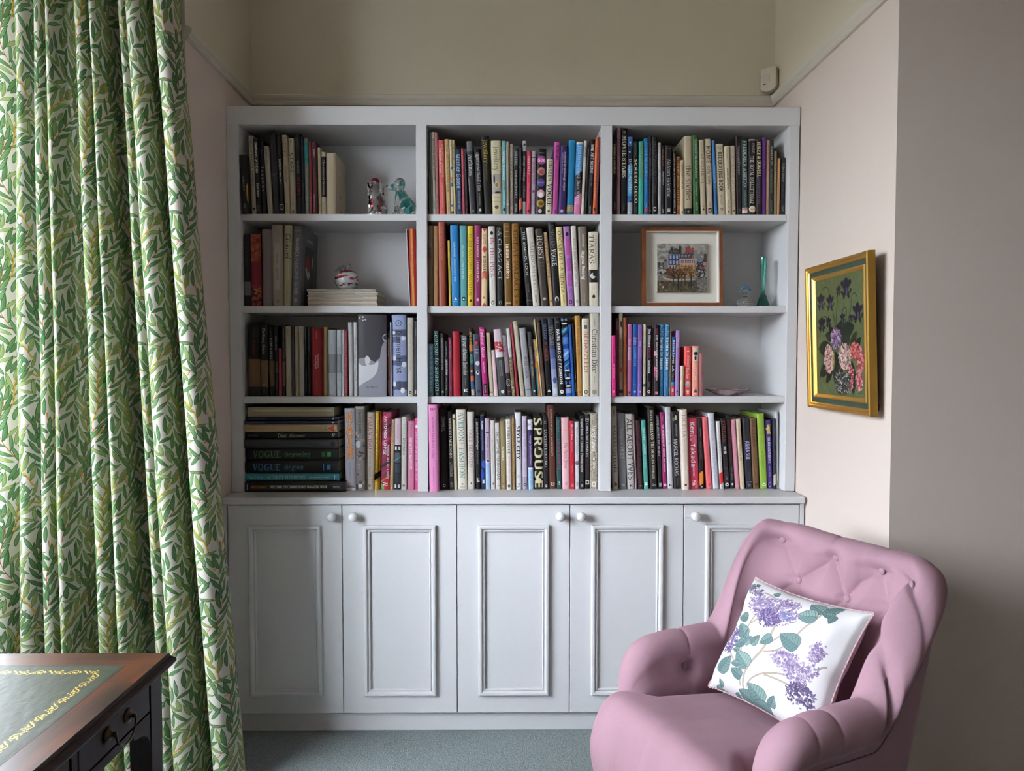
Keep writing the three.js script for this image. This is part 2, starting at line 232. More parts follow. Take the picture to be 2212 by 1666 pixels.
    [52.3, 14.3, 250.5, 187, -25.6, 0.43, '#17171a', "black weddings book with silver grey ends on the top middle shelf", 'B|#b4b3b8|.0|.14;E|#2a2a2e|.5|.05|.25|.3;B|#adadb3|.82|1;T|vintage weddings|#d9d6d6|.2|.55|.55|i;T|1920|#8a888c|.6|.78|.6|i;T|carlton|#3b3b40|.87|.95|.3|s'],
    [68.2, 13.8, 217.1, 168.4, -22.6, 0.52, '#c9415c', "crimson pink book beside the lilac shoe book on the top middle shelf", 'T|TIMES STYLE|#f0b9c0|.08|.38|.6|b;T|fashion and the times|#e095a3|.5|.82|.35|s;E|#3a1620|.5|.94|.3|.32'],
    [83, 16.1, 216.8, 169.9, -26.6, 0.63, '#b3a5b5', "lilac grey book with magenta lettering about shoes on the top middle shelf", 'T|VINTAGE SHOES|#94406f|.16|.52|.62|s;E|#3a2a33|.5|.1|.4|.12;E|#55485a|.5|.63|.25|.3;T|1940|#7c6f84|.72|.86|.6|s;B|#8b7e90|.92|.925'],
    [99.9, 31.2, 221.7, 179.7, -21, 1.33, '#151214', "black book with five round coloured badges down its spine on the top middle shelf", 'U|lifestyle|#cfc6cc|.06|.6|s;U|fashion of the|#b09aa8|.11|.85|s;E|#a83f8c|.5|.17|.46|.46;U|50s|#f0dfee|.17|.75|b;E|#b5786e|.5|.34|.42|.44;E|#8e4c50|.5|.35|.25|.28;E|#5a4390|.5|.51|.42|.44;U|vintage|#cfc6e6|.51|.7|s;E|#d9a3b8|.5|.68|.42|.44;E|#f0e9ea|.5|.7|.26|.3;E|#a88a3a|.5|.83|.42|.44;E|#6a4f22|.5|.83|.25|.22;E|#d9d4c8|.45|.945|.2|.22'],
    [133.8, 21.3, 187.4, 151, -20.1, 1.28, '#d5ceb8', "short cream book, shortest standing left of the magenta one on the top middle shelf", 'T|UNSEEN|#4d473a|.03|.4|.62|s;T|VOGUE|#28241c|.44|.85|.8|R;E|#5a5342|.45|.94|.2|.2'],
    [156.9, 18.8, 246, 199.1, -21.8, 1.67, '#b84d97', "magenta book about textiles with purple capitals on the top middle shelf", 'T|WARHOL|#3a1748|.04|.28|.6|b;T|THE TEXTILES|#7a2a78|.35|.57|.36|s;T|Geoffrey Rayner|#8a3a80|.62|.8|.25|s;T|pp|#2a1030|.93|.98|.4|b'],
    [177.3, 24.2, 233.1, 177.7, -19.1, 1.97, '#3a2560', "deep purple book with two lines of small white lettering on the top middle shelf", 'T|a colourful life: pat borough, designer|#dcd4e6|.09|.66|.3|b|.18;T|edited by an artist|#b9aecb|.1|.4|.22|s|-.16;E|#b9aecb|.45|.95|.22|.24'],
    [204.8, 24.5, 252.5, 195.2, -24.2, 1.79, '#1b7fae', "bright blue book with a tan label at its foot on the top middle shelf", 'B|#2a94c0|.0|.03;B|#c4a878|.87|.965;U|ARTISTS|#5a4a30|.89|.7|s;U|LIVES|#5a4a30|.92|.5|s;U|SERIES|#5a4a30|.95|.6|s'],
    [230.3, 23.1, 245.6, 188.8, -20.7, 2.13, '#4a97d6', "blue, black and pink book with white script on the top middle shelf", 'B|#101014|.4|.7;D|#4a97d6|.34|.45;B|#d678a8|.7|1;D|#101014|.66|.75;B|#d9d6cc|.0|.03;T|Thats the way I see it  David Hockney|#e9ecf0|.05|.86|.5|r'],
    [254.8, 9.8, 250.6, 203.2, -21.7, 2.38, '#cfc9ba', "thin cream book between the tricolour and black ones on the top middle shelf", 'T|David Hockney|#4a453a|.08|.22|.5|b;T|pictures|#7a7464|.72|.85|.4|s'],
    [266.3, 9, 240, 196, -21.8, 2.36, '#17161a', "thin black book left of THE ART SCENE on the top middle shelf", 'T|SCENARIO by the Sea|#8d8a90|.05|.3|.5|s;T|the drawings|#5a585f|.68|.9|.4|s'],
    [276.9, 17.1, 255.2, 191.9, -22.9, 2.04, '#121114', "black book lettered THE ART SCENE in bold white on the top middle shelf", 'T|THE ART SCENE|#e9e6df|.06|.45|.62|b;T|London 1960|#b9b6b0|.46|.62|.3|s;T|Royal Books|#d9d6d0|.88|.98|.35|b'],
    [295, 9.2, 259.5, 195.7, -19.4, 1.87, '#d5653f', "orange book with faded pale capitals on the top middle shelf", 'T|DAUGHTERS OF THE CITY|#f0b08c|.2|.8|.6|r;T|stories|#e59a74|.03|.12|.5|s;B|#231a16|.91|.95|.2|.8'],
    [304.4, 6, 262.2, 198.9, -18.5, 1.87, '#6e2a2a', "narrow dark red book, last on the right on the top middle shelf", 'T|Letters|#a06a62|.2|.4|.5|s'],
  ],
  s13: [
    [363.7, 13.3, 264.8, 207.1, -24.9, -0.38, '#17131a', "black book with yellow title STARS SUR LA PASSERELLE on the top right shelf", 'T|STARS SUR LA PASSERELLE|#d9c98f|.09|.47|.6|b;T|ZONTAG|#c9bd92|.84|.94|.4|s'],
    [377.2, 12.7, 294.3, 209.4, -22.6, 0, '#94707c', "tall slim mauve book with a lighter top on the top right shelf", 'B|#b58ea0|.0|.12;T|KATHARINE HEPBURN AN INDEPENDENT|#4a343e|.03|.32|.5|b;T|costumes for stage and screen|#6d505b|.35|.66|.4|s'],
    [392.3, 18.9, 292.3, 210.3, -21.7, 0, '#121013', "black book with MOVIE STARS in large cream capitals on the top right shelf", 'T|MOVIE STARS|#d9cfb0|.08|.57|.8|R;T|THE|#b9af92|.03|.06|.4|R;T|profile|#8a8270|.58|.61|.35|s;T|hyde|#77705f|.87|.95|.4|s'],
    [413.6, 18.4, 264.8, 201.3, -24.6, 0, '#3d6fae', "mottled blue and white book beside MOVIE STARS on the top right shelf", 'B|#1a2338|.12|.36;B|#5fa6cf|.36|.75;B|#b9bcc6|.84|1;N|#3d6fae,#8fc6e0,#1f3f70,#d7e3ea|.0|1|22;T|DAVID BOWIE|#dfe6ec|.28|.7|.55|r'],
    [437, 15.1, 250.2, 192.1, -27, -0.63, '#131114', "black book with SCREEN DECO in bold cream capitals on the top right shelf", 'T|SCREEN DECO|#e0d7b4|.24|.84|.75|b;T|Howard Mandelbaum|#a89f86|.03|.2|.35|s;T|Columbus|#8f8872|.88|.97|.35|s'],
    [452.4, 17.2, 249.7, 192, -23.2, 0, '#2f9b82', "jade green book with faded orange lettering on the top right shelf", 'B|#3fae93|.5|1;T|HOLLYWOOD|#b5934f|.05|.5|.5|s;T|legend|#1f7f68|.6|.7|.3|s'],
    [471.7, 14.6, 259.6, 194.7, -23.7, -0.35, '#1f74b8', "blue book with pale blue title and a red dot on the top right shelf", 'T|AT THE MUSICALS|#8fc3e6|.05|.5|.65|r;T|stage to screen|#6fb0de|.52|.72|.35|s;E|#c8404a|.5|.935|.4|.42;T|Hamlyn|#e6eef5|.84|.91|.3|s'],
    [487.5, 10.5, 266.5, 210.1, -21.9, -0.34, '#171518', "thin black book with grey LEGENDS lettering on the top right shelf", 'T|LEGENDS  TERRY ONEILL|#8d8a8c|.07|.54|.5|s;E|#6a686a|.5|.95|.25|.3'],
    [498.2, 17.1, 262.5, 213.6, -18.4, -0.33, '#151317', "black book with HOLLYWOOD ICONS in thin dim capitals on the top right shelf", 'T|HOLLYWOOD ICONS|#6b6160|.06|.73|.68|s;B|#cfccc8|.9|.955|.25|.8;B|#2a282a|.915|.94|.35|.7'],
    [519, 11, 244, 189.7, -20.8, -0.67, '#aeb0b2', "silver grey book between two black ones on the top right shelf", 'T|HIGH SCREEN STYLE|#e2e3e4|.06|.55|.6|r;T|hollywood on film|#8a8c8e|.6|.9|.4|s'],
    [530.9, 11.4, 234.1, 182.3, -22.4, -0.43, '#141214', "black book with an orange name and white author on the top right shelf", 'T|BRANDO|#b5793f|.04|.3|.65|r;T|ROBERT TANITCH|#d0cdc8|.37|.57|.4|b;T|24|#d6d3ce|.91|.97|.5|b'],
    [543.5, 24.5, 235.4, 175.8, -21.4, -0.41, '#110f13', "black book with flowing silver script, left of the movies book on the top right shelf", 'T|Malcom Valentino|#c5c2c6|.2|.75|.55|i;B|#cfcccd|.91|.96|.3|.7;U|drew|#8a878c|.05|.6|i'],
    [570.7, 10.2, 216, 161.6, -20.9, -0.7, '#151315', "narrow black book with small cream capitals on the top right shelf", 'T|ELEVEN The Best of Hollywood  PATRICK WILSON|#d8d0b6|.04|.9|.45|b;E|#d8c68f|.5|.96|.35|.3'],
    [583.5, 12.5, 198.3, 152.2, -26.5, -0.62, '#cf8f62', "orange book titled BEST of the MOVIES on the top right shelf", 'T|BEST of the MOVIES|#231a16|.02|.83|.75|R;B|#8a5a3c|.9|.98|.3|.7'],
    [596.2, 10.6, 185.8, 141.4, -18.9, -0.61, '#c7ba98', "small cream book titled PRODUCING BRITAIN on the top right shelf", 'T|PRODUCING BRITAIN|#26221a|.08|.53|.5|b;E|#2a261e|.5|.95|.25|.25'],
    [608.8, 26.9, 266.2, 212, -20, -0.67, '#b9ad91', "thick cream book titled the sixties with black foot on the top right shelf", 'T|the sixties|#3a342a|.37|.82|.75|s;U|David Bailey|#6a614e|.05|.6|s;B|#161412|.92|1;E|#8f8672|.5|.96|.13|.16'],
    [640.6, 19.9, 269.5, 202.9, -19.1, -1.36, '#2e5d2e', "dark green conservatory book with white lettering on the top right shelf", 'T|THE BOOK OF THE CONSERVATORY|#d9dfd0|.05|.54|.42|r;T|PETER MARSTON|#c6d0bc|.59|.76|.32|r;T|WEIDEN|#b5c2aa|.84|.95|.4|s'],
    [666.3, 17.2, 253.8, 188.3, -19.8, -2.11, '#c0b497', "cream book lettered GREAT GARDENS on the top right shelf", 'T|GREAT GARDENS|#5a5136|.05|.58|.6|r;E|#3a342a|.5|.93|.18|.2;T|FR|#6a614a|.87|.9|.35|r'],
    [686.8, 22.2, 257.9, 208.5, -23.5, -2.21, '#c8bba4', "cream book with bold brown HOME on the top right shelf", 'T|HOME|#5f4a2a|.09|.32|.72|b;T|orla kiely|#3d342a|.36|.6|.55|s;B|#2a241c|.91|.97|.25|.75;E|#c8bba4|.5|.94|.14|.16;T|CONRAN|#6a5f4c|.82|.89|.3|s'],
    [713.9, 9.8, 253.2, 198.1, -23.4, -2.73, '#3a76ad', "thin mid blue book leaning between cream ones on the top right shelf", 'T|TOO MANY HOUSES|#a9c9e4|.35|.57|.55|s;T|x|#9dc0dd|.93|.96|.4|s'],
    [726.3, 27.2, 241.5, 181.6, -26.1, -2.82, '#cdc2a8', "cream book with a ruled border titled DECORATING BOOK on the top right shelf", 'B|#8d8268|.04|.045|.1|.9;B|#8d8268|.955|.96|.1|.9;B|#a59a80|.04|.96|.1|.115;B|#a59a80|.04|.96|.885|.9;T|DECORATING BOOK|#1d1a16|.11|.67|.55|b;U|THE|#2a261e|.075|.35|b;T|MARY GILLIATT|#4a4436|.71|.86|.28|s;T|DK|#3a342a|.9|.94|.4|b'],
    [753.7, 17.4, 233.3, 182.8, -21.3, -2.29, '#c9bda3', "cream book with small black title low on its spine on the top right shelf", 'T|la bastide a la forme libre|#2a261e|.32|.63|.4|b;T|lisa freund|#8a8068|.05|.18|.25|s;E|#4a4436|.45|.955|.15|.18;T|art|#77705a|.78|.9|.3|s'],
    [772.6, 16, 235.8, 175, -26.4, -1.74, '#cfc4ac', "cream book with pale olive DECORATING WITH PICTURES on the top right shelf", 'T|DECORATING WITH PICTURES|#8d8462|.14|.88|.62|r;T|jane|#8d8462|.05|.1|.35|s;E|#6a6146|.5|.94|.22|.25'],
    [791, 18.4, 268.5, 205.6, -26.4, -1.49, '#1b1216', "tall dark plum ballet book with grey lettering on the top right shelf", 'B|#0f0d10|.0|.08;T|Fonteyn and Nureyev|#b9b0b2|.12|.49|.5|r;T|Alexander Bland|#6a5a60|.58|.72|.35|s;T|OL|#8a7a80|.92|.97|.6|s'],
    [809.6, 20.6, 257.8, 206.9, -25.1, -1.18, '#1d3634', "dark green book with large white capitals down its length on the top right shelf", 'T|FREDERICK ASHTON|#d4d9d2|.02|.64|.66|r;T|DOMINIC & GILBERT|#a9b5ae|.67|.9|.35|s;B|#e2dcd3|.935|.975|.0|1;B|#c98a96|.9|.935|.0|1'],
    [832.1, 25.1, 257.9, 206.5, -25.5, -0.83, '#100e10', "black book about the royal ballet with a cream roundel on the top right shelf", 'T|THE ROYAL BALLET TODAY|#e6e0d6|.22|.85|.55|r|-.08;T|KEITH MONEY|#b9b2a8|.05|.19|.5|s|.12;B|#a9928a|.0|.02;E|#dbcfb0|.5|.92|.46|.46;U|dance|#4a4030|.92|.6|i'],
    [858.1, 17.8, 257.5, 204.9, -23.9, -0.71, '#1c131d', "dark purple book with jagged cream capitals on the top right shelf", 'T|SIBLEY & DOWELL|#dccfa2|.03|.5|.85|R;T|photographs by Leslie Spatt|#8a7a86|.52|.85|.4|s;B|#8a7a80|.93|.935'],
    [878, 14.1, 263.7, 200.6, -26.5, -0.53, '#5a2a7c', "plain purple book on the right of the row on the top right shelf", 'T|arts|#8a62a8|.3|.4|.3|s;B|#b79acb|.0|.008'],
    [892.4, 9.8, 255.5, 196.6, -27, -0.07, '#b08b6a', "light brown book beside the plain purple spine on the top right shelf", 'T|about Rudolf Nureyev|#6a452c|.06|.42|.5|i;T|doubleday|#7a5a40|.8|.95|.35|s'],
    [903.2, 13.5, 253.6, 191.1, -25.6, -0.27, '#1d2524', "greenish black book titled BALLET IN ART on the top right shelf", 'T|BALLET IN ART|#dcd9d0|.08|.34|.5|r;T|Mary Clarke and Clement Crisp|#b5b4ac|.38|.7|.35|s;T|ASH & GRANT|#9aa09a|.8|.96|.35|s'],
    [919.1, 9.5, 218.1, 174.9, -26.1, -0.45, '#8a7b58', "thin olive brown book, third from the right on the top right shelf", 'T|The Dance|#b9ab84|.1|.5|.4|s'],
    [928.8, 8.5, 193.1, 151.1, -23.7, 0.35, '#b98a62', "thin tan book, second from the right on the top right shelf", 'T|steps|#8a5f40|.8|.9|.4|s'],
    [941.5, 15.9, 194, 155.6, -26.8, 0, '#18181b', "short black book titled To Be a Dancer on the top right shelf", 'T|To Be a Dancer|#b9b7b5|.08|.42|.5|s;T|a history|#77757a|.48|.7|.3|i;T|PAUL|#b9b7b5|.83|.94|.45|s'],
  ],
  s21: [
    [-901.4, 23.3, 245.3, 186, -24, 0, '#15151a', "leftmost black book with a grey band near its foot on the second-row left shelf", 'B|#6a6c6c|.66|.85;T|IRISH STYLE|#3f4a58|.1|.45|.5|s;T|a history|#33383f|.47|.64|.25|s'],
    [-876.3, 35, 245.5, 191.8, -25, -0.31, '#7d2030', "red book with orange lattice ornament at both ends on the second-row left shelf", 'B|#a04c36|.0|.38;N|#7d2a2c,#b9643f,#8f3a30|.0|.38|40;B|#4a1c22|.72|1;N|#a8533c,#8a3a30,#c27a50|.72|1|46;T|GOLD|#9a3a42|.4|.7|.35|s'],
    [-835.8, 33.9, 261.6, 201, -19.7, 0, '#756c6c', "plain mauve grey book, third from the left on the second-row left shelf", 'T|N|#6a6162|.9|.94|.2|s'],
    [-800.9, 35.6, 275.6, 204.6, -18.1, 0, '#8a8579', "tall greige book with a paler title panel on the second-row left shelf", 'B|#989388|.22|.8|.22|.72;T|HISTORIES|#4a463e|.35|.49|.24|s|-.02;T|MODE DE PARIS|#4a463e|.53|.68|.24|s|-.02;B|#6d695f|.93|.96|.4|.6'],
    [-765.1, 26.1, 274.4, 203.6, -19.3, 1.27, '#9d9777', "khaki cream book with a large handwritten black title on the second-row left shelf", 'T|Chanel|#191712|.1|.42|.75|i|.05;T|an intimate life of an era|#5a553f|.7|.97|.2|s;B|#b9b38e|.0|.68|.6|.66'],
    [-738.8, 31, 272.4, 200, -19.7, 2.35, '#5d5e60', "grey lexicon of fashion book showing its cover picture on the second-row left shelf", 'T|IN AMERICA  A LEXICON OF FASHION|#a9abad|.15|.86|.42|s;U|Andrew Bolton|#a9abad|.06|.7|s;B|#8a8c8e|.91|.95|.35|.65', {board: 'grey'}],
    [-333.8, 3.9, 262.1, 199.4, -19.6, -2.44, '#c6c3c6', "thin white book left of the red and gold one on the second-row left shelf", 'T|x|#8a8a8a|.5|.52|.4|s'],
    [-329.7, 23.1, 263.1, 209.3, -20.3, -1.39, '#a51f1c', "red book with a gold stripe down its spine on the second-row left shelf", 'B|#c98f32|.0|1|.3|.62;T|JUDITH LEIBER|#7a4a20|.25|.62|.3|r|-.02;T|artful|#8a5a26|.66|.8|.2|s'],
  ],
  s22: [
    [-269.1, 17.3, 274.1, 213.6, -18.4, -0, '#73604f', "taupe brown book with a dark scrawled name on the second-row middle shelf", 'T|Angelo|#2a211a|.26|.42|.8|i;T|Cecil|#5a4a3c|.12|.2|.4|r;T|Mott|#55463a|.86|.95|.35|s'],
    [-251.6, 16.8, 274.1, 209, -23, 0, '#b28a5e', "worn tan book without a title on the second-row middle shelf", 'N|#9a7048,#c09a6c|.1|.9|14'],
    [-231.5, 23.7, 286.7, 213.4, -18.6, -0.44, '#9c4a3c', "tall rust red book with dim gilt capitals on the second-row middle shelf", 'B|#b5705e|.0|1|.08|.2;B|#7d3830|.0|1|.82|1;T|THE DIANA VISION|#b9805a|.06|.45|.4|r|-.1'],
    [-197.1, 7.7, 223.5, 182.7, -18.1, -1.22, '#c9b03e', "short narrow yellow book, fourth from the left on the second-row middle shelf", 'T|i|#8a7a2a|.8|.82|.4|s'],
    [-187.7, 26.8, 275.4, 212.5, -18.4, -1, '#1f7fc4', "bright blue book lettered ONCE UPON A TIME on the second-row middle shelf", 'T|SLIM AARONS . ONCE UPON A TIME|#dfeaf2|.2|.7|.26|s|-.02;Y|#f0f3f5|.5|.91|.16;B|#9cc6e6|.0|1|.0|.05;U|abrams|#dfeaf2|.945|.5|s'],
    [-159.8, 25, 275.2, 208.3, -23.7, -0.28, '#5a9ea0', "sea green book about a place in the sun on the second-row middle shelf", 'T|Slim Aarons . A Place in the Sun|#e0efec|.24|.66|.28|s|-.05;B|#16302f|.885|.935|.3|.7;Y|#e9f0ee|.5|.91|.13'],
    [-134.3, 21, 274.6, 207, -25, 0, '#d9bb2a', "golden yellow book with olive capitals along its spine on the second-row middle shelf", 'T|SLIM AARONS: WOMEN|#8a6f14|.1|.87|.62|r|-.08;E|#2a2410|.5|.93|.2|.22'],
    [-110.6, 22.5, 276.1, 207, -25, 0, '#8f2f62', "plum magenta book lettered LA DOLCE VITA on the second-row middle shelf", 'T|SLIM AARONS . LA DOLCE VITA|#eccfdb|.14|.7|.34|b|-.02;E|#e0b5c8|.5|.92|.2|.22'],
    [-87.2, 19.8, 266.3, 200.7, -25.2, 0.39, '#dfc39a', "cream and red book with lozenge pattern titled DESIGNER on the second-row middle shelf", 'L|#b5434a|.27|.3;L|#b5434a|.64|.3;L|#b5434a|.0|.3;L|#b5434a|1.0|.3;B|#cf6a5c|.56|.66|.12|.88;L|#dfc39a|.66|.2;T|DAVID|#4a3526|.08|.21|.5|s;T|DESIGNER|#33241c|.35|.57|.5|b;E|#8a5a3c|.45|.89|.14|.18'],
    [-57.9, 23.2, 273.2, 205, -25.2, -1.13, '#d8d4cb', "white book with large pink title IN THE PINK on the second-row middle shelf", 'T|IN THE PINK|#b5446a|.14|.64|.66|r;E|#15140f|.5|.085|.22|.28;T|dorothy draper|#a9a59c|.67|.8|.22|s;E|#2a2822|.45|.955|.22|.28;E|#d8d4cb|.45|.955|.13|.18'],
    [-32.2, 21.4, 269, 202.3, -21.4, -0.65, '#1b1d1e', "black book with widely spaced CLASS ACT capitals on the second-row middle shelf", 'T|A CLASS ACT|#b9bcba|.04|.67|.62|s;N|#3a3d3c,#6a6d6a|.02|.11|10;T|william haines|#6a6d6c|.69|.8|.2|s;E|#9a9c98|.5|.955|.24|.28;E|#1b1d1e|.5|.955|.15|.19'],
    [-6.1, 26.2, 282.6, 213.1, -18.9, -1.25, '#6f4e20', "bronze brown book titled Indian Interiors on the second-row middle shelf", 'T|Indian Interiors|#f0e6d4|.25|.67|.5|b;U|The Great|#d9c9a4|.04|.6|s;U|Fatehpur|#d9c9a4|.1|.6|s;U|Inside India|#d9c9a4|.16|.7|s;U|TASCHEN|#e6dcc4|.965|.75|b;B|#8d6a34|.0|1|.06|.16'],
    [20.9, 25.3, 281.8, 212.6, -19.4, -0.79, '#8c5f1d', "old gold book titled GREAT PALACES on the second-row middle shelf", 'T|GREAT PALACES|#3d2812|.08|.9|.72|r;U|W|#5a3c14|.03|.4|r;T|II|#4a3012|.93|.97|.4|r'],
    [69.6, 20.8, 271.4, 204, -22.7, -5.04, '#131114', "black leaning book with THE and LOOK in white on the second-row middle shelf", 'T|THE WARHOL LOOK|#e9e6e2|.06|.62|.45|s;T|Francis Bry|#b9b6b4|.72|.83|.25|s;U|BULFINCH|#d0cdca|.93|.7|b;E|#5a1830|.05|.75|.1|.6'],
    [91.2, 24.3, 268.7, 210.9, -21.1, -5.08, '#cfcabd', "off white leaning book titled AMERICAN STYLE on the second-row middle shelf", 'T|AMERICAN STYLE|#86837c|.17|.84|.55|r;T|Kelly Hoppen|#a9a69c|.03|.14|.3|s;T|ASSOULINE|#2a2824|.86|.96|.26|b'],
    [118.9, 25.9, 263.5, 212.2, -19.8, -4.65, '#3d362f', "dark brown leaning book with large thin pale capitals on the second-row middle shelf", 'T|HORST|#d0c8b8|.08|.4|.78|r;U|SIXTY YEARS|#a99f8c|.44|.75|s;U|OF STYLE|#a99f8c|.48|.6|s;E|#d0c8b8|.5|.91|.2|.2;B|#8a8070|.0|1|.0|.03'],
    [147.9, 14.1, 253.3, 200.7, -26.2, -5.04, '#c6a67c', "tan leaning book with THE FIFTIES in dark capitals on the second-row middle shelf", 'T|THE FIFTIES IN VOGUE|#3a2c1c|.04|.62|.62|r;T|x|#2a2016|.91|.95|.5|b'],
    [162.5, 24.1, 286.1, 210.9, -21.1, -4.21, '#151416', "tall black leaning book with one bold white word on the second-row middle shelf", 'T|UNSEEN|#7a797b|.03|.31|.55|s;T|VOGUE|#f0eeea|.32|.52|.75|R;E|#cfcdc9|.5|.92|.28|.4;E|#151416|.5|.93|.16|.24'],
    [187, 21.5, 269.9, 211.6, -18.8, -3.8, '#d6c78f', "pale yellow leaning book with long dark capitals on the second-row middle shelf", 'T|OSCAR DE LA RENTA|#4d4528|.05|.84|.62|r|-.05;T|ASSOULINE|#5a5232|.86|.96|.22|b'],
    [210.3, 23.1, 272.5, 204.5, -20, -3.54, '#a173b3', "violet book with magenta panels and a black bird on the second-row middle shelf", 'B|#b5549e|.14|.36|.2|.9;B|#a84d9c|.4|.56|.2|.9;B|#a457a0|.6|.75|.2|.9;E|#15121a|.5|.1|.24|.28;T|LILLY|#5a3a78|.78|.84|.4|s;E|#2a1c33|.45|.95|.24|.28;E|#a173b3|.45|.95|.14|.18'],
    [234.8, 17.8, 274.1, 203.2, -20.2, -3.19, '#d3cfc5', "white book with small grey capitals between violet and taupe on the second-row middle shelf", 'T|JACQUELINE KENNEDY: THE WHITE HOUSE YEARS|#55524c|.15|.76|.42|r|-.03;T|letters and albums|#8a867d|.24|.62|.22|s|.24;B|#b5b1a8|.92|.96|.2|.8'],
    [253.9, 28.8, 272.2, 209.3, -22.7, -1.94, '#7d7265', "taupe book with bold slanted white lettering on the second-row middle shelf", 'T|Regina Relang|#f2efe9|.3|.67|.42|O;T|The elegant world of the photographer|#d6d0c6|.09|.26|.28|b|.08;T|Hatje Cantz|#d6d0c6|.84|.95|.14|s'],
    [284, 32.4, 254.8, 201.8, -25.4, -0.57, '#d6cdb7', "cream book titled TIARAS with a black photo panel on the second-row middle shelf", 'T|TIARAS|#4a4436|.04|.43|.55|r|-.2;T|A History of Splendour|#6a634f|.09|.43|.22|i|.22;B|#141214|.51|.68|.04|.96;E|#d9d4ca|.42|.59|.28|.3;E|#141214|.62|.57|.2|.22;U|Geoffrey C.|#857d66|.74|.55|s;U|Munn|#857d66|.765|.3|s;E|#2a2418|.5|.87|.15|.2'],
  ],
  s31: [
    [-891.4, 41.3, 247.5, 183.2, -22.3, 0.64, '#0f0e10', "thick black and tan book with pink letters, leftmost on the third-row left shelf", 'B|#6b5338|.48|.865;T|DORIS DAY|#9a4a5c|.22|.43|.24|s;T|CONSIDERING|#5a565a|.05|.2|.2|s;T|H O L L Y W O O D|#94784e|.53|.76|.08|s;U|E3|#a08050|.81|.12|b;T|Faber|#55504c|.9|.98|.15|i'],
    [-846.9, 26, 247.3, 198.8, -18.6, 0.12, '#100f10', "black and tan book with flowing white script on the third-row left shelf", 'B|#6b5338|.5|.87;T|The Nancy Sinatra|#d0ccc8|.05|.42|.42|i;T|COLLECTED BY FATE|#96794e|.53|.77|.16|s;E|#a08050|.5|.835|.12|.15;T|Julien|#77716a|.9|.98|.25|i'],
    [-819.2, 20.4, 240.9, 181.6, -23.1, -0.24, '#121011', "black and tan book titled ICONS & IDOLS on the third-row left shelf", 'B|#5f4b33|.49|.86;T|ICONS & IDOLS|#c5c1bc|.17|.47|.42|s;T|volume one|#4f4b4c|.04|.14|.25|s;T|auction week|#8a7048|.63|.85|.24|s;T|Julien|#6a645c|.9|.98|.25|i'],
    [-796.9, 12.5, 240.7, 187.3, -19.2, -0.29, '#141213', "narrow black and brown book left of the short pink one on the third-row left shelf", 'B|#54432f|.5|.66|.0|1;T|ICONS & IDOLS|#a9a5a2|.13|.34|.5|s;T|AUCTION WEEK|#77623f|.66|.9|.3|s'],
    [-784.2, 8.9, 165.5, 132.1, -19.6, 0.42, '#a5354c', "short thin rose red book in front of tan banded ones on the third-row left shelf", 'T|Julie|#d98a98|.9|.97|.4|s'],
    [-775.1, 11.1, 246.1, 193.1, -25.1, 0.46, '#131112', "narrow black and tan book right of the short pink one on the third-row left shelf", 'B|#5f4b33|.52|.86;T|ICONS & IDOLS MUSIC|#86827f|.05|.48|.5|s;T|volume|#8a7048|.58|.8|.3|s'],
    [-761.6, 19.3, 241, 184.6, -24.7, 0, '#a9a28c', "cream book beside the black and tan row on the third-row left shelf", 'T|art|#6a6452|.03|.15|.25|s;T|fine designs|#7a745e|.72|.9|.2|s'],
    [-740.1, 9.5, 240.1, 187.6, -24.4, 0, '#35363f', "thin slate book between two cream ones on the third-row left shelf", 'T|sale|#6a6b75|.1|.3|.3|s'],
    [-729.9, 13.6, 240.7, 188.8, -24.8, 0, '#9f987f', "narrow cream book right of the thin slate one on the third-row left shelf", 'T|a private collection|#6a6450|.5|.95|.25|s'],
    [-714.8, 16.6, 240.6, 193.1, -21.7, 0, '#a6a294', "pale cream book left of two thin black ones on the third-row left shelf", 'T|on view|#7a766a|.03|.12|.25|s;T|collection|#7a766a|.6|.85|.2|s'],
    [-697.6, 9.1, 239.2, 179, -24.7, 0.34, '#1f2220', "thin black book, left of a pair beside red on the third-row left shelf", 'T|the costume and fashion sale|#7c817c|.02|.4|.45|s;T|christie|#6a6e6a|.8|.95|.4|s'],
    [-686.9, 12, 238.5, 187.2, -23.2, 0.28, '#191c1b', "thin black book touching the thick red one on the third-row left shelf", 'T|marilyn auction at dusk|#6d716d|.03|.35|.35|s;T|christie|#6a6e6a|.82|.96|.3|s'],
    [-673.8, 38.8, 236.2, 179.5, -25.8, 0.05, '#8e1d24', "thick dark red book with small white script on the third-row left shelf", 'T|The Personal Property of|#d9b5b2|.39|.58|.14|b|.12;T|Marilyn|#d9b5b2|.4|.6|.2|b|-.08;T|CHRISTIES|#c99a96|.05|.17|.14|s;T|auction|#b98280|.76|.96|.1|s;B|#a8353a|.0|1|.2|.24'],
    [-630.9, 13.9, 238.3, 181.6, -18.8, 0.49, '#8d7955', "tan cloth book right of the thick red one on the third-row left shelf", 'B|#9c8862|.0|1|.4|.6'],
    [-615.7, 27.2, 228.9, 183.5, -23.8, 0.25, '#b7c0c8', "pale blue white book, wider of two sharing a grey label on the third-row left shelf", 'B|#8f979c|.37|.65;T|the gowns|#77808a|.22|.36|.2|s;T|part one|#77808a|.66|.78|.2|s;T|sale|#77808a|.84|.92|.15|s'],
    [-586.2, 17.4, 228.9, 178.7, -22.9, 0.49, '#b5bec6', "pale blue white book, narrower of two sharing a grey label on the third-row left shelf", 'B|#8d959a|.37|.65;T|jewels|#77808a|.26|.36|.25|s;T|part two|#77808a|.66|.78|.25|s;T|sale|#77808a|.84|.92|.2|s'],
    [-567.4, 8.5, 229.4, 180.1, -21.7, 0.51, '#c5c7c9', "thin white book beside a thin red one on the third-row left shelf", 'T|collection of|#8a8c90|.3|.7|.3|s'],
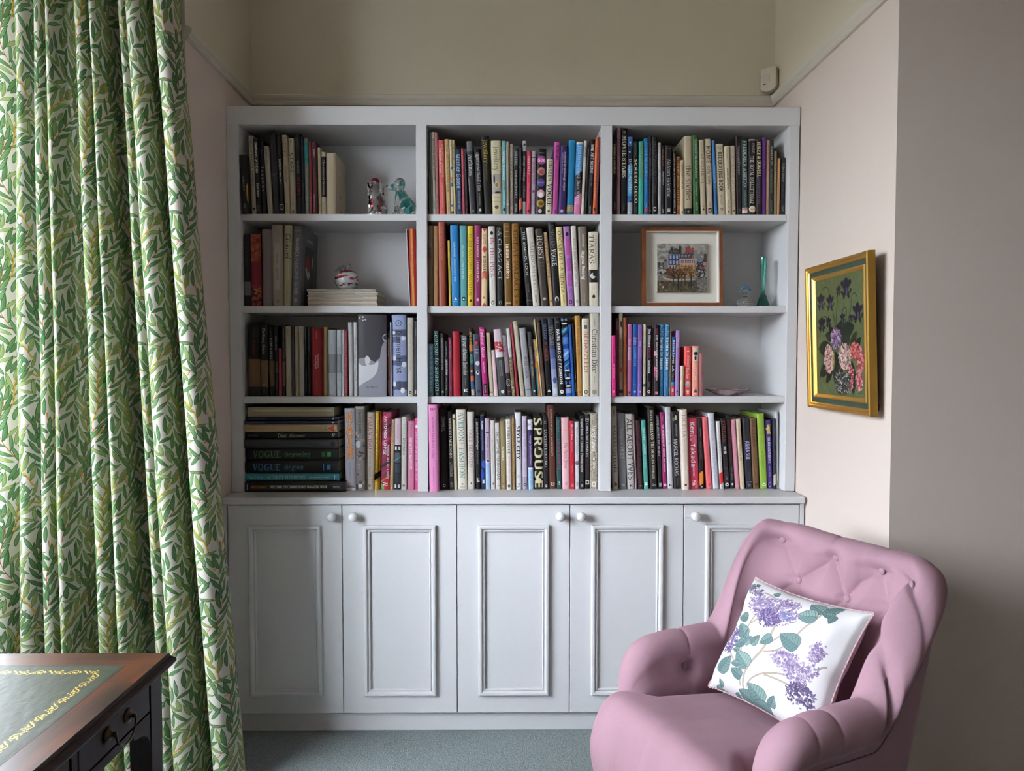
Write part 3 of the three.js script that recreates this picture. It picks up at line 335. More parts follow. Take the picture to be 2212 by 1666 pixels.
    [-556.9, 8.6, 229.3, 183.6, -18.9, 0.24, '#93303b', "thin red book between white ones on the third-row left shelf", 'T|PROPERTY FROM THE ESTATE|#cf8f94|.03|.95|.5|s'],
    [-544.2, 14.9, 255.7, 207.9, -23.2, -0.35, '#c9c9c9', "tall white book without a visible title on the third-row left shelf", 'T|x|#9a9a9c|.14|.16|.3|s'],
    [-526.1, 13.6, 254.9, 197.6, -18.7, 0, '#cfd0d3', "tall white book with small dark blue lettering on the third-row left shelf", 'T|DRESSING IN the fashion of Jeans, Ginseng et Tulle|#3c3f52|.2|.8|.36|r'],
    [-509.3, 96.7, 279.8, 200, -8, 0.25, '#35343a', "broad dark box with a white curved neck shape on the third-row left shelf", 'K|neck|.0|1;T|x|#35343a|.0|.01|.02|s', {box: 1}],
    [-411.1, 9.7, 227, 179.1, -22.2, 0, '#7a4a35', "thin brown book right of the broad dark box on the third-row left shelf", 'B|#2f2620|.0|.12;T|IMAGES OF WOMAN|#e0d4c8|.14|.4|.5|b;B|#b5764a|.4|.7|.5|.8;B|#c9b0a0|.75|.95|.2|.5'],
    [-400.8, 4.5, 255.1, 199.1, -22.3, 0, '#aab2cc', "very thin pale lavender book beside the thick blue one on the third-row left shelf", 'T|i|#7a82a0|.5|.52|.3|s'],
    [-394.2, 48.7, 280.9, 205.2, -26.8, -0.39, '#8f9bbd', "thick lavender blue book with large dark lettering on the third-row left shelf", 'B|#4f5870|.18|.26|.0|1;B|#505a74|.27|.34|.0|.6;B|#525c78|.5|.62|.0|1;B|#4a5268|.82|.92|.0|1;E|#d9dde4|.12|.22|.12|.13;E|#d9dde4|.82|.29|.15|.15;E|#cfd4dd|.15|.53|.15|.2;E|#d9dde4|.85|.61|.16|.2;E|#d3d8e0|.13|.85|.12|.2;E|#dfe2e8|.72|.93|.16|.2;T|Damien Hirst|#12131a|.19|.72|.42|s;E|#2a2d3a|.48|.105|.22|.22;E|#8f9bbd|.48|.105|.18|.18;B|#2a2d3a|.09|.12|.46|.5;T|SUPER|#2a2d3a|.8|.93|.2|s'],
    [-342.3, 21.2, 270.2, 209, -23, 0, '#b9b3a5', "cream grey book right of the thick lavender one on the third-row left shelf", 'T|Fashioning Fiction: My Love Song and Other Fables|#77706a|.07|.67|.26|r;E|#1d1b18|.45|.95|.22|.24;E|#b9b3a5|.45|.95|.1|.12'],
    [-319.6, 9.7, 258.2, 200.4, -25.4, 0.37, '#3b3d40', "narrow grey black book, last on the right on the third-row left shelf", 'T|Saatchi|#8a8c90|.1|.2|.4|s;N|#6a6c70,#222426|.3|.9|8;B|#b9b5a8|.92|.97|.2|.7'],
  ],
  s32: [
    [-269.4, 16.6, 180.6, 136, -22.2, 0, '#7eb4cf', "short light blue book with widely spaced white capitals on the third-row middle shelf", 'T|V A L E N T I N O|#eaf2f5|.05|.9|.5|s;E|#3a5a6c|.5|.95|.12|.14'],
    [-248.8, 20.6, 224.9, 174.2, -22.7, -0.69, '#141517', "black book with turquoise looping script on the third-row middle shelf", 'T|season to season|#86c6ba|.0|.93|.85|i;T|jan|#8a9a98|.95|.98|.4|s'],
    [-227.2, 14.2, 217.3, 169.7, -18.5, -0.34, '#151416', "thin black book with small white script on the third-row middle shelf", 'T|Cinderellas Secrets of Satin Living|#c9c6c2|.08|.58|.42|i;E|#8a8886|.5|.93|.25|.3'],
    [-212.7, 11.5, 190.2, 145.9, -20.7, 0, '#191a1b', "thin black book with a bold white word mid spine on the third-row middle shelf", 'T|MADONNA|#e9e7e4|.33|.62|.6|R;T|style icons|#b9b7b4|.1|.28|.35|s;T|every song|#b9b7b4|.66|.88|.35|s'],
    [-199.1, 13.6, 202.8, 153.3, -19.1, -0.4, '#6e2a45', "plum book with faint pink capitals on the third-row middle shelf", 'T|Les Diva Fashion|#b5808f|.05|.36|.5|r;T|pal|#a87080|.8|.88|.4|s;E|#3d1526|.5|.93|.25|.25'],
    [-183.4, 24.5, 223.9, 171.4, -18.5, -0.75, '#a3172b', "plain red book with glossy spine on the third-row middle shelf", 'T|VOGUE|#b9404c|.06|.12|.3|s;T|i|#8a1020|.95|.97|.3|s'],
    [-154.5, 27.3, 211.4, 168.7, -24.7, -1.4, '#26282a', "charcoal book with white handwriting about 100 years on the third-row middle shelf", 'T|100 years of Fashion Illustration|#ecebe6|.02|.66|.55|i;T|Cally Blackman|#8a8a88|.7|.82|.18|s;U|K|#f4f3ef|.91|.6|R'],
    [-122.5, 13.5, 234, 173.5, -22, -2.27, '#25313a', "multicoloured book with yellow letters on black top on the third-row middle shelf", 'B|#16161a|.0|.24;T|HAUTE CULTURE|#d9b93a|.05|.24|.6|b;B|#c9713a|.24|.34;E|#3a7a72|.6|.45|.6|1.3;E|#d0c46a|.5|.4|.1|.1;E|#d0c46a|.6|.48|.1|.1;E|#c9713a|.3|.63|.4|.3;B|#b9603c|.7|.78;B|#3a5a86|.78|.9;B|#b5a793|.9|.985|.1|.9'],
    [-106.1, 21.2, 214.2, 168, -18.5, -2.95, '#475064', "slate blue book with round vignettes about the seventies on the third-row middle shelf", 'E|#1d1614|.5|.14|.42|.46;E|#c4493c|.5|.14|.3|.34;U|Fashion|#cfd6e0|.25|.7|i;U|70s|#cfd6e0|.3|.6|i;E|#d3d0d6|.55|.47|.35|.36;E|#d9d7dc|.5|.62|.28|.34;E|#23242c|.5|.61|.15|.2;E|#2a2f3d|.5|.92|.25|.3'],
    [-81.8, 18.3, 237.8, 184.3, -19.4, -3.14, '#b3267a', "magenta book lettered Fashion Muse in white on the third-row middle shelf", 'T|Fashion Muse|#f4dfe9|.03|.44|.7|r;T|Debra Mancoff|#efc9dc|.5|.66|.25|b;B|#1b1016|.82|.975|.2|.85;T|PRESTEL|#e9d5de|.84|.96|.3|s'],
    [-58.2, 14.4, 219, 162.4, -25.8, -3.6, '#bfb79c', "cream book right of the magenta one on the third-row middle shelf", 'T|Vogue on Location|#8a8266|.05|.3|.4|s;B|#8d8569|.0|1|.0|.06;U|K|#1d1a14|.94|.7|R'],
    [-42.6, 13.3, 159.4, 122.2, -25.9, -3.85, '#d9bcc2', "short blush pink book, shortest on the shelf on the third-row middle shelf", 'T|Thimbles|#a88a92|.64|.82|.28|i'],
    [-26.5, 27.7, 231, 182.5, -23, -4.77, '#3f4144', "dark grey book with a red blot on its pale top on the third-row middle shelf", 'B|#cbbcc4|.0|.42;N|#b8303a,#c9404a,#a82a34|.2|.33|26;B|#d6ccd4|.34|.42;T|DECADES A FASHION|#b9babc|.47|.7|.16|b|.1;T|edited with photographs|#9a9b9e|.47|.7|.14|b|-.1;E|#e2e2e0|.5|.935|.2|.22;T|12|#3f4144|.92|.95|.15|s'],
    [2, 16.6, 210.9, 164.7, -26.3, -4.94, '#8a888c', "grey and black book with magenta capitals and rings on the third-row middle shelf", 'T|LEGENDARY FASHION|#a8386f|.1|.62|.5|b|.1;T|the fashion|#3d3b40|.04|.4|.2|b|-.25;B|#1d1c20|.62|1;E|#b9b7bb|.5|.78|.52|.75;E|#1d1c20|.5|.78|.42|.62;E|#8a888c|.5|.78|.28|.4;E|#1d1c20|.5|.78|.2|.28;E|#b5403c|.5|.93|.25|.2'],
    [19.4, 12.4, 233.5, 174, -24.8, -5.1, '#cfccca', "book with white top and woven floral lower half on the third-row middle shelf", 'T|TIMELESS|#8a8682|.27|.4|.5|r;B|#7b6f52|.42|1;N|#4d5a36,#a83c3c,#c9bfa0,#2f2a22,#8a9464,#d0a8a0|.42|1|70'],
    [34.5, 8, 251.4, 205.7, -26.3, -5.13, '#a13344', "thin dark red leaning book beside the floral one on the third-row middle shelf", 'T|the red shoe diaries|#d0929a|.2|.5|.4|s'],
    [48.3, 15.7, 259.6, 208.4, -21, -6, '#b0aa94', "tall khaki cream leaning book with pale lettering on the third-row middle shelf", 'T|CHAMPAGNE PAPER STAINERS|#dcd8c8|.05|.6|.5|r;T|pp|#e2decf|.94|.97|.4|s;B|#8a856f|.0|1|.0|.1'],
    [65.7, 22.6, 236, 193, -19.9, -5.63, '#9a9a9e', "silver grey leaning book with black condensed capitals on the third-row middle shelf", 'T|PIERRE CARDIN|#19191c|.42|.74|.5|s;B|#5a5a60|.9|.91|.1|.9'],
    [89.4, 14.7, 223.3, 167.1, -18.9, -4.79, '#2f3336', "charcoal leaning book lettered with FIFTIES ELEGANCE on the third-row middle shelf", 'T|FIFTIES ELEGANCE|#d3d3cf|.38|.72|.4|s;T|Love it|#b9a978|.24|.38|.6|i;E|#e0e0dc|.5|.92|.22|.25'],
    [106.4, 12.3, 195.7, 149, -25.6, -5.39, '#e0a03a', "short rainbow coloured book leaning near the middle on the third-row middle shelf", 'B|#d86a9a|.0|.4|.0|.5;B|#b8c23a|.0|.4|.5|1;B|#2f9fd0|.5|.97|.0|.5;B|#e8892f|.4|1|.5|1;N|#f0d24a,#d8488a,#3aa06a,#2f7fc0|.0|.5|22'],
    [118.9, 4.8, 265.6, 197.4, -20.6, -5.39, '#b9b08c', "slim cream book peeping above the rainbow one on the third-row middle shelf", 'T|x|#8a8262|.4|.42|.3|s'],
    [123.9, 12.4, 255, 204.6, -21.1, -4.89, '#5a4436', "brown leaning book with dark script on the third-row middle shelf", 'T|Harmonised Colour  Nigel Kneale|#2a1e16|.14|.7|.6|i;T|x|#a98a5a|.92|.95|.3|s'],
    [136.6, 22.3, 268.3, 204.3, -25.7, -4, '#131114', "black leaning book with blue and red capitals on the third-row middle shelf", 'T|TIFFANY|#6f86b5|.07|.28|.5|r;T|IN FASHION|#b5564a|.3|.55|.5|r;U|abrams|#8a888a|.87|.6|s;Y|#e9e7e4|.5|.93|.2'],
    [159.1, 20.9, 268.5, 201.5, -19.1, -3.98, '#232836', "blue leaning book fading to lavender at its foot on the third-row middle shelf", 'B|#343d58|.25|.4;B|#4a5684|.4|.52;B|#6a78a8|.52|.65;B|#8a96b8|.65|.8;B|#aab4c4|.8|1;T|MY TIME AT|#9aa0ae|.09|.35|.3|r|.2;T|TIFFANYS|#8a8a5a|.1|.35|.45|r|-.15;E|#3a4a86|.5|.8|.3|.5;B|#c9d0d6|.9|.97|.2|.8'],
    [181.1, 20.6, 270, 208.9, -18.3, -3.91, '#121113', "black leaning book titled RARE BIRD OF FASHION on the third-row middle shelf", 'T|RARE BIRD OF FASHION|#efece6|.14|.85|.55|b;T|II|#a9a6a2|.03|.07|.5|r;E|#e9e6e0|.5|.945|.3|.34;E|#121113|.5|.945|.12|.14'],
    [202.8, 25, 271.9, 207, -25, -3.88, '#2a55a8', "black, blue and turquoise patterned book with white ovals on the third-row middle shelf", 'B|#121418|.0|.13;E|#7da6dc|.1|.03|.3|.2;E|#7da6dc|.9|.03|.3|.2;E|#efe6cf|.5|.08|.4|.12;D|#5fb8a8|.12|.2;D|#23252c|.18|.25;B|#4a86d0|.25|.34;D|#8a8fa8|.26|.32;E|#2a3f8a|.3|.38|.25|.28;B|#5a96dc|.4|.55|.1|.9;D|#a9c9ec|.42|.5;D|#15171c|.52|.58;D|#5fb8a8|.57|.63;B|#121418|.65|.9;E|#5a86d0|.1|.67|.3|.35;E|#5a86d0|.9|.67|.3|.35;E|#efe6cf|.5|.675|.4|.13;E|#6a96dc|.1|.74|.25|.3;E|#6a96dc|.9|.74|.25|.3;E|#efe6cf|.5|.775|.4|.13;E|#5a86d0|.1|.83|.25|.3;E|#5a86d0|.9|.83|.25|.3;E|#efe6cf|.5|.875|.4|.13;B|#9aa6c9|.905|.965;B|#1f5fb8|.97|1'],
    [228, 8.1, 247.4, 199.3, -18.4, -3.49, '#1f5aa8', "narrow royal blue leaning book on the third-row middle shelf", 'T|i|#5a8ac8|.5|.52|.3|s'],
    [236.2, 8.4, 250.6, 190.7, -23.4, -2.84, '#2d2522', "narrow dark brown leaning book left of the ochre one on the third-row middle shelf", 'T|LA MODE|#b9aea4|.66|.76|.4|b;T|Patrimonio|#b9aea4|.82|.94|.35|b'],
    [244.9, 17.2, 277.8, 208.9, -22.6, -1.93, '#b98a45', "ochre book with long brown wedding title on the third-row middle shelf", 'T|THE WEDDING DRESS|#7d5524|.05|.56|.5|s;E|#8a6230|.5|.95|.15|.2;B|#c9a262|.0|1|.7|.8'],
    [262.3, 25.2, 267.9, 213.9, -18.1, -0.69, '#d8d0b6', "cream book titled BEDAZZLED! in thin red capitals on the third-row middle shelf", 'U|NICHOLAS|#8a8266|.03|.7|s;U|PICK|#7a7256|.055|.65|s;B|#4a5a6c|.085|.135|.25|.7;T|BEDAZZLED!|#b5503c|.16|.7|.62|s;T|sixty years|#a39a7c|.74|.86|.2|s;E|#2a281e|.45|.945|.22|.28;E|#d8d0b6|.45|.945|.13|.18'],
    [287.7, 31.2, 285.8, 212.5, -19.5, -0.23, '#c3bdae', "wide stone coloured book, last on the right, black serif title on the third-row middle shelf", 'T|Christian Dior|#1f1d19|.19|.72|.66|r;T|an exhibition|#6a665c|.06|.16|.18|b;T|history|#6a665c|.76|.84|.18|s;E|#8d887c|.5|.95|.26|.28'],
  ],
  s33: [
    [360.8, 14.3, 209, 158.7, 2, -0.74, '#c32c77', "short bright magenta book, first from the left on the third-row right shelf", 'T|Barbie|#5a1038|.34|.46|.5|i;T|all dolled up|#f0b5d0|.47|.7|.4|s;T|qs|#f0b5d0|.9|.94|.4|b'],
    [379.2, 9.9, 268.9, 201.4, -26.2, -0.59, '#6f2440', "tall dark wine book behind the short magenta one on the third-row right shelf", 'T|Barbie|#c9808f|.04|.15|.6|i'],
    [389.8, 14, 285.8, 205.5, -26.5, -0.49, '#b9b096', "tallest book, cream with a dark figure ornament on top on the third-row right shelf", 'E|#1b1812|.5|.13|.2|.8;T|The Collectible|#4a4836|.25|.44|.45|r;T|Barbie Doll|#8d8566|.46|.62|.45|r;B|#b5604a|.65|.71|.25|.7;B|#2f3d5f|.92|.965'],
    [404, 12, 270.1, 201, -20.8, -0.35, '#8f4a2c', "brown orange book, fourth from the left on the third-row right shelf", 'T|AS THE DOLL|#b9774a|.18|.44|.4|s;B|#a35a34|.85|1'],
    [417.1, 14.7, 248.5, 187.9, -23.2, 0, '#bb6d9a', "dusty pink book with pale label on the third-row right shelf", 'T|Barbie|#f0cfe0|.21|.3|.6|i;B|#d6b5c9|.32|.5|.15|.75;T|TREASURES|#8a4a70|.33|.49|.4|s;E|#6a3a5a|.5|.95|.26|.3'],
    [434.4, 18.6, 248.7, 190.2, -26.3, 0, '#1f5aa8', "royal blue book with pink script and FASHION capitals on the third-row right shelf", 'T|Barbie|#f0b9c6|.18|.29|.65|i;T|FASHION|#8fb5e0|.31|.58|.42|r;U|VOL I|#a9c6e6|.84|.6|s;E|#b5cce8|.5|.94|.2|.22'],
    [453.4, 14.3, 247.4, 189.1, -18.6, 0, '#7d5aa0', "violet book right of the royal blue one on the third-row right shelf", 'T|Barbie|#e0b9d6|.24|.31|.5|i;T|FASHION|#a98ac4|.33|.46|.4|r;U|VOL II|#c9b5dc|.84|.6|s;E|#d6c6e6|.5|.94|.18|.2'],
    [471.6, 9.6, 248.5, 198.9, -21.3, 0, '#c4bda6', "thin cream book left of the ULTIMATE one on the third-row right shelf", 'T|Dolls|#b5605a|.1|.17|.5|i;T|Vintage fashion: a Photographic guide|#4a4636|.2|.75|.4|s;B|#4a553c|.83|.87'],
    [482.7, 16.7, 236.9, 180.8, -19.8, 0.34, '#131113', "black book with bold white Ultimate Doll Book title on the third-row right shelf", 'T|The Ultimate|#efece8|.02|.29|.55|b;T|Barbie|#c9406a|.3|.45|.55|i;T|Doll Book|#efece8|.47|.67|.55|b;T|Melillo|#b9b6b2|.79|.87|.35|s;E|#e2dcd4|.5|.935|.3|.32;E|#8a3040|.5|.935|.14|.16'],
    [502.2, 6.2, 244.8, 190.9, -26.2, -0.01, '#4a1f2c', "thin dark maroon book right of the ULTIMATE one on the third-row right shelf", 'T|x|#8a4a5c|.4|.42|.3|s'],
    [508.6, 16.9, 245.9, 185.5, -19.3, 0.01, '#191215', "black book with pink torn patches and white words on the third-row right shelf", 'E|#c98a9a|.1|.4|.3|.5;E|#8f4660|.5|.68|.45|1.1;E|#a85a76|.15|.62|.25|.5;T|Barbie|#d6486f|.05|.13|.55|i;T|LIVE|#efe6e6|.14|.22|.5|b;T|WHAT BARBIE WORE IN FASHION|#efe0e4|.24|.78|.35|b;T|ASSOULIN|#8a6a72|.82|.92|.3|s;B|#e08a96|.935|.975|.25|.8'],
    [527.4, 16.6, 248.7, 190.9, -26.4, 0, '#33719f', "blue book about Japan, left one of an identical pair on the third-row right shelf", 'T|LOVE|#a9cbe0|.01|.16|.7|i;T|Barbie In Japan|#eef2ea|.18|.63|.6|b;T|by Keiko Kimura Shibano|#8fb5d0|.66|.87|.35|i'],
    [544.1, 16.4, 248.4, 184.1, -19.2, 0.43, '#33719f', "blue book about Japan, right one of an identical pair on the third-row right shelf", 'T|LOVE|#a9cbe0|.01|.16|.7|i;T|Barbie In Japan|#eef2ea|.18|.63|.6|b;T|by Keiko Kimura Shibano|#8fb5d0|.66|.87|.35|i'],
    [561.8, 4.7, 238.6, 181.3, -22.9, 0.46, '#a39a7c', "very thin cream book right of the two Japan books on the third-row right shelf", 'T|x|#7a7258|.5|.52|.3|s'],
    [567, 14.8, 204.4, 151.5, -23.9, 0.77, '#24508a', "book banded blue, black and red with white title on the third-row right shelf", 'B|#121114|.33|.76;B|#2a86c8|.76|.82;B|#c03f52|.82|1;T|Barbie Loves|#d9dcf0|.05|.45|.55|b;T|L.A.|#efeef2|.48|.59|.55|b;T|Greg LaVoi|#b9bac0|.62|.75|.4|i;B|#e6a9a9|.87|.93|.3|.7'],
    [583.1, 13.1, 226.4, 180.8, -22, 0.45, '#a383bd', "lavender book, taller than the coral books beside it on the third-row right shelf", 'T|FASHION|#d3bfe2|.12|.26|.5|s;T|x|#e0a9c0|.35|.37|.4|s;E|#3a2a50|.45|.93|.2|.25'],
    [600.9, 10.2, 105.3, 82.6, -18.7, 0.25, '#e0c9b5', "small cream book left of the coral ones on the third-row right shelf", 'T|Vintage Barbie|#8d6a5c|.1|.45|.4|i;T|Patty Cash|#8d6a5c|.65|.97|.4|i'],
    [614.8, 24.1, 172, 129.9, -24.6, 0, '#e0504f', "coral red book with white lettering and pale portrait patch on the third-row right shelf", 'Y|#f6d9d0|.5|.09|.14;T|Dressed!|#f2c9bc|.18|.42|.4|i|.05;T|Barbie|#f4d6cc|.43|.66|.5|i|-.05;E|#a9a0a8|.5|.77|.38|.42;E|#d3c6c9|.5|.73|.22|.26;B|#f2d9d0|.89|.91|.3|.7;B|#f2d9d0|.93|.95|.35|.65'],
    [641.8, 24.4, 172.9, 134.5, -25.8, 0, '#e89a88', "peach book with a black and white picture on top on the third-row right shelf", 'B|#cfcabb|.04|.3|.14|.88;E|#1d1c1e|.5|.15|.3|.26;E|#2a2a2c|.45|.24|.15|.3;T|Barbie|#f4c4b2|.33|.69|.62|i;T|doll|#eeb09e|.72|.8|.3|i;Y|#33566c|.5|.895|.24;B|#f4d0c0|.945|.965|.25|.75'],
    [667.4, 12.8, 147.7, 118.2, -22.3, -0.31, '#9a6466', "short dusty rose book at the open end of the row on the third-row right shelf", 'T|x|#7a4a4c|.5|.52|.2|s', {board: 'rose'}],
  ],
  s41: [
    [-559.6, 34.5, 286.2, 204, -28, -0.45, '#b9b9c4', "pale lilac book with HAIR stacked in orange tube letters on the bottom-row left shelf", 'V|HAIR|#d97a3a|.04|.62|.62;T|& JOHN BARRETT|#77778a|.66|.87|.18|r;U|CRYSTAL|#2a2a30|.955|.8|b;B|#e3e3ea|.97|1'],
    [-524.9, 31.4, 292.8, 202, -30, 0, '#85827e', "grey photographic book with blurred pink drapery on the bottom-row left shelf", 'B|#a9a7a3|.0|.03;N|#5a5852,#a8929a,#8f7a80,#3d3a38,#b9b0b0|.3|.92|46;E|#c3ccd6|.3|.45|.3|.4;T|CHARLES JAMES|#3d3b38|.04|.32|.36|b;E|#e9e7e3|.5|.945|.22|.22;B|#4a4743|.93|1|.0|.25'],
    [-493.3, 28.2, 270.7, 184.9, -47.1, 0.86, '#c6bcae', "cream book with large crimson serif capitals on the bottom-row left shelf", 'T|VALENTINO|#8f2f45|.05|.48|.55|r;T|THEMES AND VARIATIONS|#77706a|.5|.84|.24|r;B|#9a9184|.87|.873;B|#9a9184|.9|.903;E|#8d8475|.45|.95|.18|.2'],
    [-464.9, 22.9, 273.2, 185.5, -46.5, 1.47, '#c4932f', "shiny gold book with a dark diagonal band on the bottom-row left shelf", 'B|#e2bf62|.0|.78|.15|.35;B|#8a6420|.0|.78|.6|.75;D|#1d1916|.76|.88;B|#d9b258|.9|1|.1|.6', {metal: 1}],
    [-440.9, 30.9, 271.9, 188.5, -43.5, 1.74, '#8a2a4c', "zigzag pink and black book with white capitals on the bottom-row left shelf", 'D|#c9486f|.0|.12;D|#1d1b1f|.16|.24;D|#4f7a70|.24|.3;D|#c03a66|.32|.42;D|#1b191d|.44|.5;D|#8a3a52|.52|.6;D|#3a2a30|.62|.72;D|#9a3a48|.72|.8;D|#b5854a|.82|.9;B|#7aa06c|.93|1|.0|.4;B|#c4383a|.86|1|.4|1;T|ANTONIO LOPEZ|#f2e6ea|.05|.55|.36|b|-.12;T|FASHION, ART, SEX & DISCO|#efe0e4|.42|.86|.26|b|.25;T|R|#f0e6e0|.9|.96|.6|i'],
    [-409.2, 11, 246.1, 183.2, -47.5, 1.79, '#c3ad84', "thin tan book right of the zigzag one on the bottom-row left shelf", 'T|ANTONIO S GIRLS|#5f5238|.05|.37|.6|r;T|thames|#7d6e4e|.83|.95|.4|s'],
    [-394.6, 22.4, 248, 185.6, -46.4, 1, '#d3bcc8', "book with pale pink top over a dark film strip on the bottom-row left shelf", 'B|#15161a|.37|1;B|#e9e9ec|.39|.44|.08|.35;B|#e9e9ec|.39|.44|.62|.9;B|#4a5a66|.48|.62|.06|.94;B|#33414c|.64|.76|.06|.94;B|#222c33|.78|.9|.06|.94;D|#8fa3ad|.55|.58;B|#e9e9ec|.93|.98|.08|.35;B|#e9e9ec|.93|.98|.62|.9;T|LOUIS WINTON|#9a7f90|.07|.28|.28|s'],
    [-369.3, 18.7, 255.8, 187.2, -44.8, 0.75, '#c9c7bf', "white book with dark olive name lettering on the bottom-row left shelf", 'T|Claude|#a9a68a|.1|.27|.5|r;T|Montana|#3d3b30|.29|.53|.55|r;T|fashion radical|#a0a6a0|.56|.88|.28|s;E|#33312a|.45|.945|.2|.22;E|#c9c7bf|.45|.945|.09|.1'],
    [-346, 22.2, 240.3, 189.8, -42.2, 0.5, '#c77a9a', "mid pink book with tall white capitals on the bottom-row left shelf", 'T|BRIGITTE BARDOT|#efd6e0|.24|.7|.5|s|-.08;T|MY LIFE IN FASHION|#5a2a42|.04|.23|.2|b;T|with love|#8a3f60|.72|.82|.22|b;T|Flammarion|#9a5a78|.86|.96|.2|s'],
    [-322.2, 10.6, 251.5, 184.1, -47.9, 0.54, '#d8498f', "narrow hot pink book, last on the right on the bottom-row left shelf", 'E|#f2e0ea|.5|.12|.35|.5;T|the little pink book|#f2b9d4|.2|.75|.55|i;T|PLUM|#f2c9dc|.78|.88|.4|s'],
  ],
  s42: [
    [-265.6, 30.3, 300.6, 224.6, 0, -0.72, '#e08cc0', "candy pink book, first from the left, standing forward on the bottom-row middle shelf", 'U|RAP|#5a2348|.055|.6|b;T|WEDDINGS AND MOVIE STARS|#7a3a68|.14|.61|.24|s;T|ALEXANDRE DU LAC|#8a4a78|.72|.94|.16|s'],
    [-234.2, 31.1, 285.1, 181.8, -50.2, -0.9, '#171417', "thick black book with a white name near its top on the bottom-row middle shelf", 'T|CHANEL|#d9d6d6|.1|.29|.36|s;T|THE VOCABULARY OF STYLE|#4a2a38|.32|.92|.28|s;E|#d0cdcd|.5|.955|.16|.18;E|#171417|.5|.955|.08|.09'],
    [-201.2, 16.7, 273.8, 188.6, -43.4, -1.18, '#151315', "black book with cream condensed serif capitals on the bottom-row middle shelf", 'T|NORMAN PARKINSON|#e3dcc6|.08|.6|.62|R;T|LIFEWORK|#d3ccb6|.64|.84|.6|r;T|OCT|#c9c2ae|.9|.97|.4|b'],
    [-183.1, 10.4, 264, 188.8, -43.2, -1.34, '#cfc5ab', "thin cream book between black and wide cream ones on the bottom-row middle shelf", 'E|#3d3626|.5|.06|.3|.3;T|SCHIAPARELLI ELSA SURREALISM|#7d745c|.22|.7|.5|r'],
    [-171.3, 33.1, 279.8, 187, -45, -1.28, '#dfd8c8', "wide cream book with large teal serif capitals on the bottom-row middle shelf", 'T|AVEDON|#4f908a|.03|.4|.62|r;T|FASHION|#4f908a|.47|.86|.62|r;U|1944|#9a9484|.42|.5|s;Y|#4a463c|.5|.93|.08;U|abrams|#8d8778|.97|.6|s'],
    [-135.7, 23.2, 271.9, 183.5, -48.5, -0.61, '#d3cdc3', "cream book with plum capitals about covers on the bottom-row middle shelf", 'B|#b9a0a0|.0|1|.0|.04;T|VOGUE: THE COVERS|#7d5a60|.22|.72|.6|r;Y|#4a4642|.5|.92|.12'],
    [-107.7, 16.4, 248.1, 183.2, -48.8, -0.98, '#141316', "black designer book with bold small white letters on the bottom-row middle shelf", 'T|John Bates: Fashion Designer|#efece8|.05|.44|.4|b;T|Richard Lester|#a9a6a4|.46|.65|.35|s;B|#c9c6c2|.84|.9|.2|.8;N|#2a282a,#8a8886|.84|.9|8'],
    [-89.3, 15.8, 258.9, 183.6, -48.4, -0.95, '#1a2140', "navy book with an electric blue lower half on the bottom-row middle shelf", 'T|Scaasi|#efeef2|.07|.2|.5|b;T|American Couturier|#a9b0cc|.21|.48|.45|s;E|#2f5fc8|.6|.66|.4|.9;E|#1f3f9a|.3|.8|.4|1.2;B|#dfe3ee|.87|.92|.3|.75'],
    [-73.3, 16.2, 248.9, 185.1, -46.9, -0.69, '#b9a5bc', "lilac over pale blue book with dark italic shoe title on the bottom-row middle shelf", 'B|#a9c3e6|.62|1;B|#e2e0e8|.595|.625;E|#4a3f5a|.55|.6|.3|.2;T|vintage shoes|#4f4566|.26|.56|.5|i;E|#4a4156|.5|.2|.4|.15;T|Caroline Cox|#7a8cb0|.65|.78|.3|s;T|carlton|#4a5a78|.86|.95|.25|s'],
    [-55.4, 16.3, 241.9, 182.4, -49.6, -0.73, '#d6d2cf', "white book with faint rosy lettering on the bottom-row middle shelf", 'T|The Secret Life of the Fabulous House of Parasol Suits|#a39a9a|.12|.78|.34|r;E|#c9a9a4|.4|.3|.2|.3;E|#8d8a86|.55|.92|.25|.28'],
    [-36.7, 15.5, 233.5, 185, -47, -1.04, '#d2cfca', "white book with long evenly spaced black capitals on the bottom-row middle shelf", 'T|SALVATORE FERRAGAMO|#26252a|.13|.87|.6|s;U|skira|#55545a|.94|.6|b'],
    [-20.4, 18.9, 239.5, 183.4, -48.6, -0.88, '#8f7f5a', "olive gold book titled ELEGANCE on the bottom-row middle shelf", 'T|ELEGANCE|#efe8d6|.37|.58|.4|b;T|the seeberger|#a89972|.1|.3|.25|s;T|chronicle|#b5a884|.78|.9|.15|s;B|#b0483a|.91|.92|.0|.9;E|#d9cfae|.5|.96|.13|.15'],
    [0, 18.4, 247, 189.7, -42.3, -0.76, '#d8d3cc', "white covers book with pink years on its lower half on the bottom-row middle shelf", 'U|II|#8a8680|.05|.5|r;B|#8a8680|.09|.092|.2|.8;T|PARIS VOGUE|#46434a|.11|.5|.5|R;T|COVERS 1920-2009|#c98a96|.53|.88|.45|r;E|#2a282c|.45|.95|.26|.28;E|#d8d3cc|.45|.95|.12|.13'],
    [20.4, 10, 249.2, 189.8, -42.2, -0.73, '#9f8358', "thin brown book left of STYLE CITY on the bottom-row middle shelf", 'T|HAUTE COUTURE|#4d3b22|.08|.42|.6|r;T|the met|#6a5230|.75|.95|.4|s'],
    [31.8, 21, 269.8, 185.9, -46.1, -0.62, '#dcdde0', "white book titled STYLE CITY in heavy black capitals on the bottom-row middle shelf", 'T|STYLE CITY|#111114|.17|.61|.62|b;U|ROBERT|#3a3a3e|.815|.6|s;U|OCONNOR|#3a3a3e|.835|.7|s;B|#77777c|.845|.847;T|FL|#1d1d20|.92|.98|.4|b'],
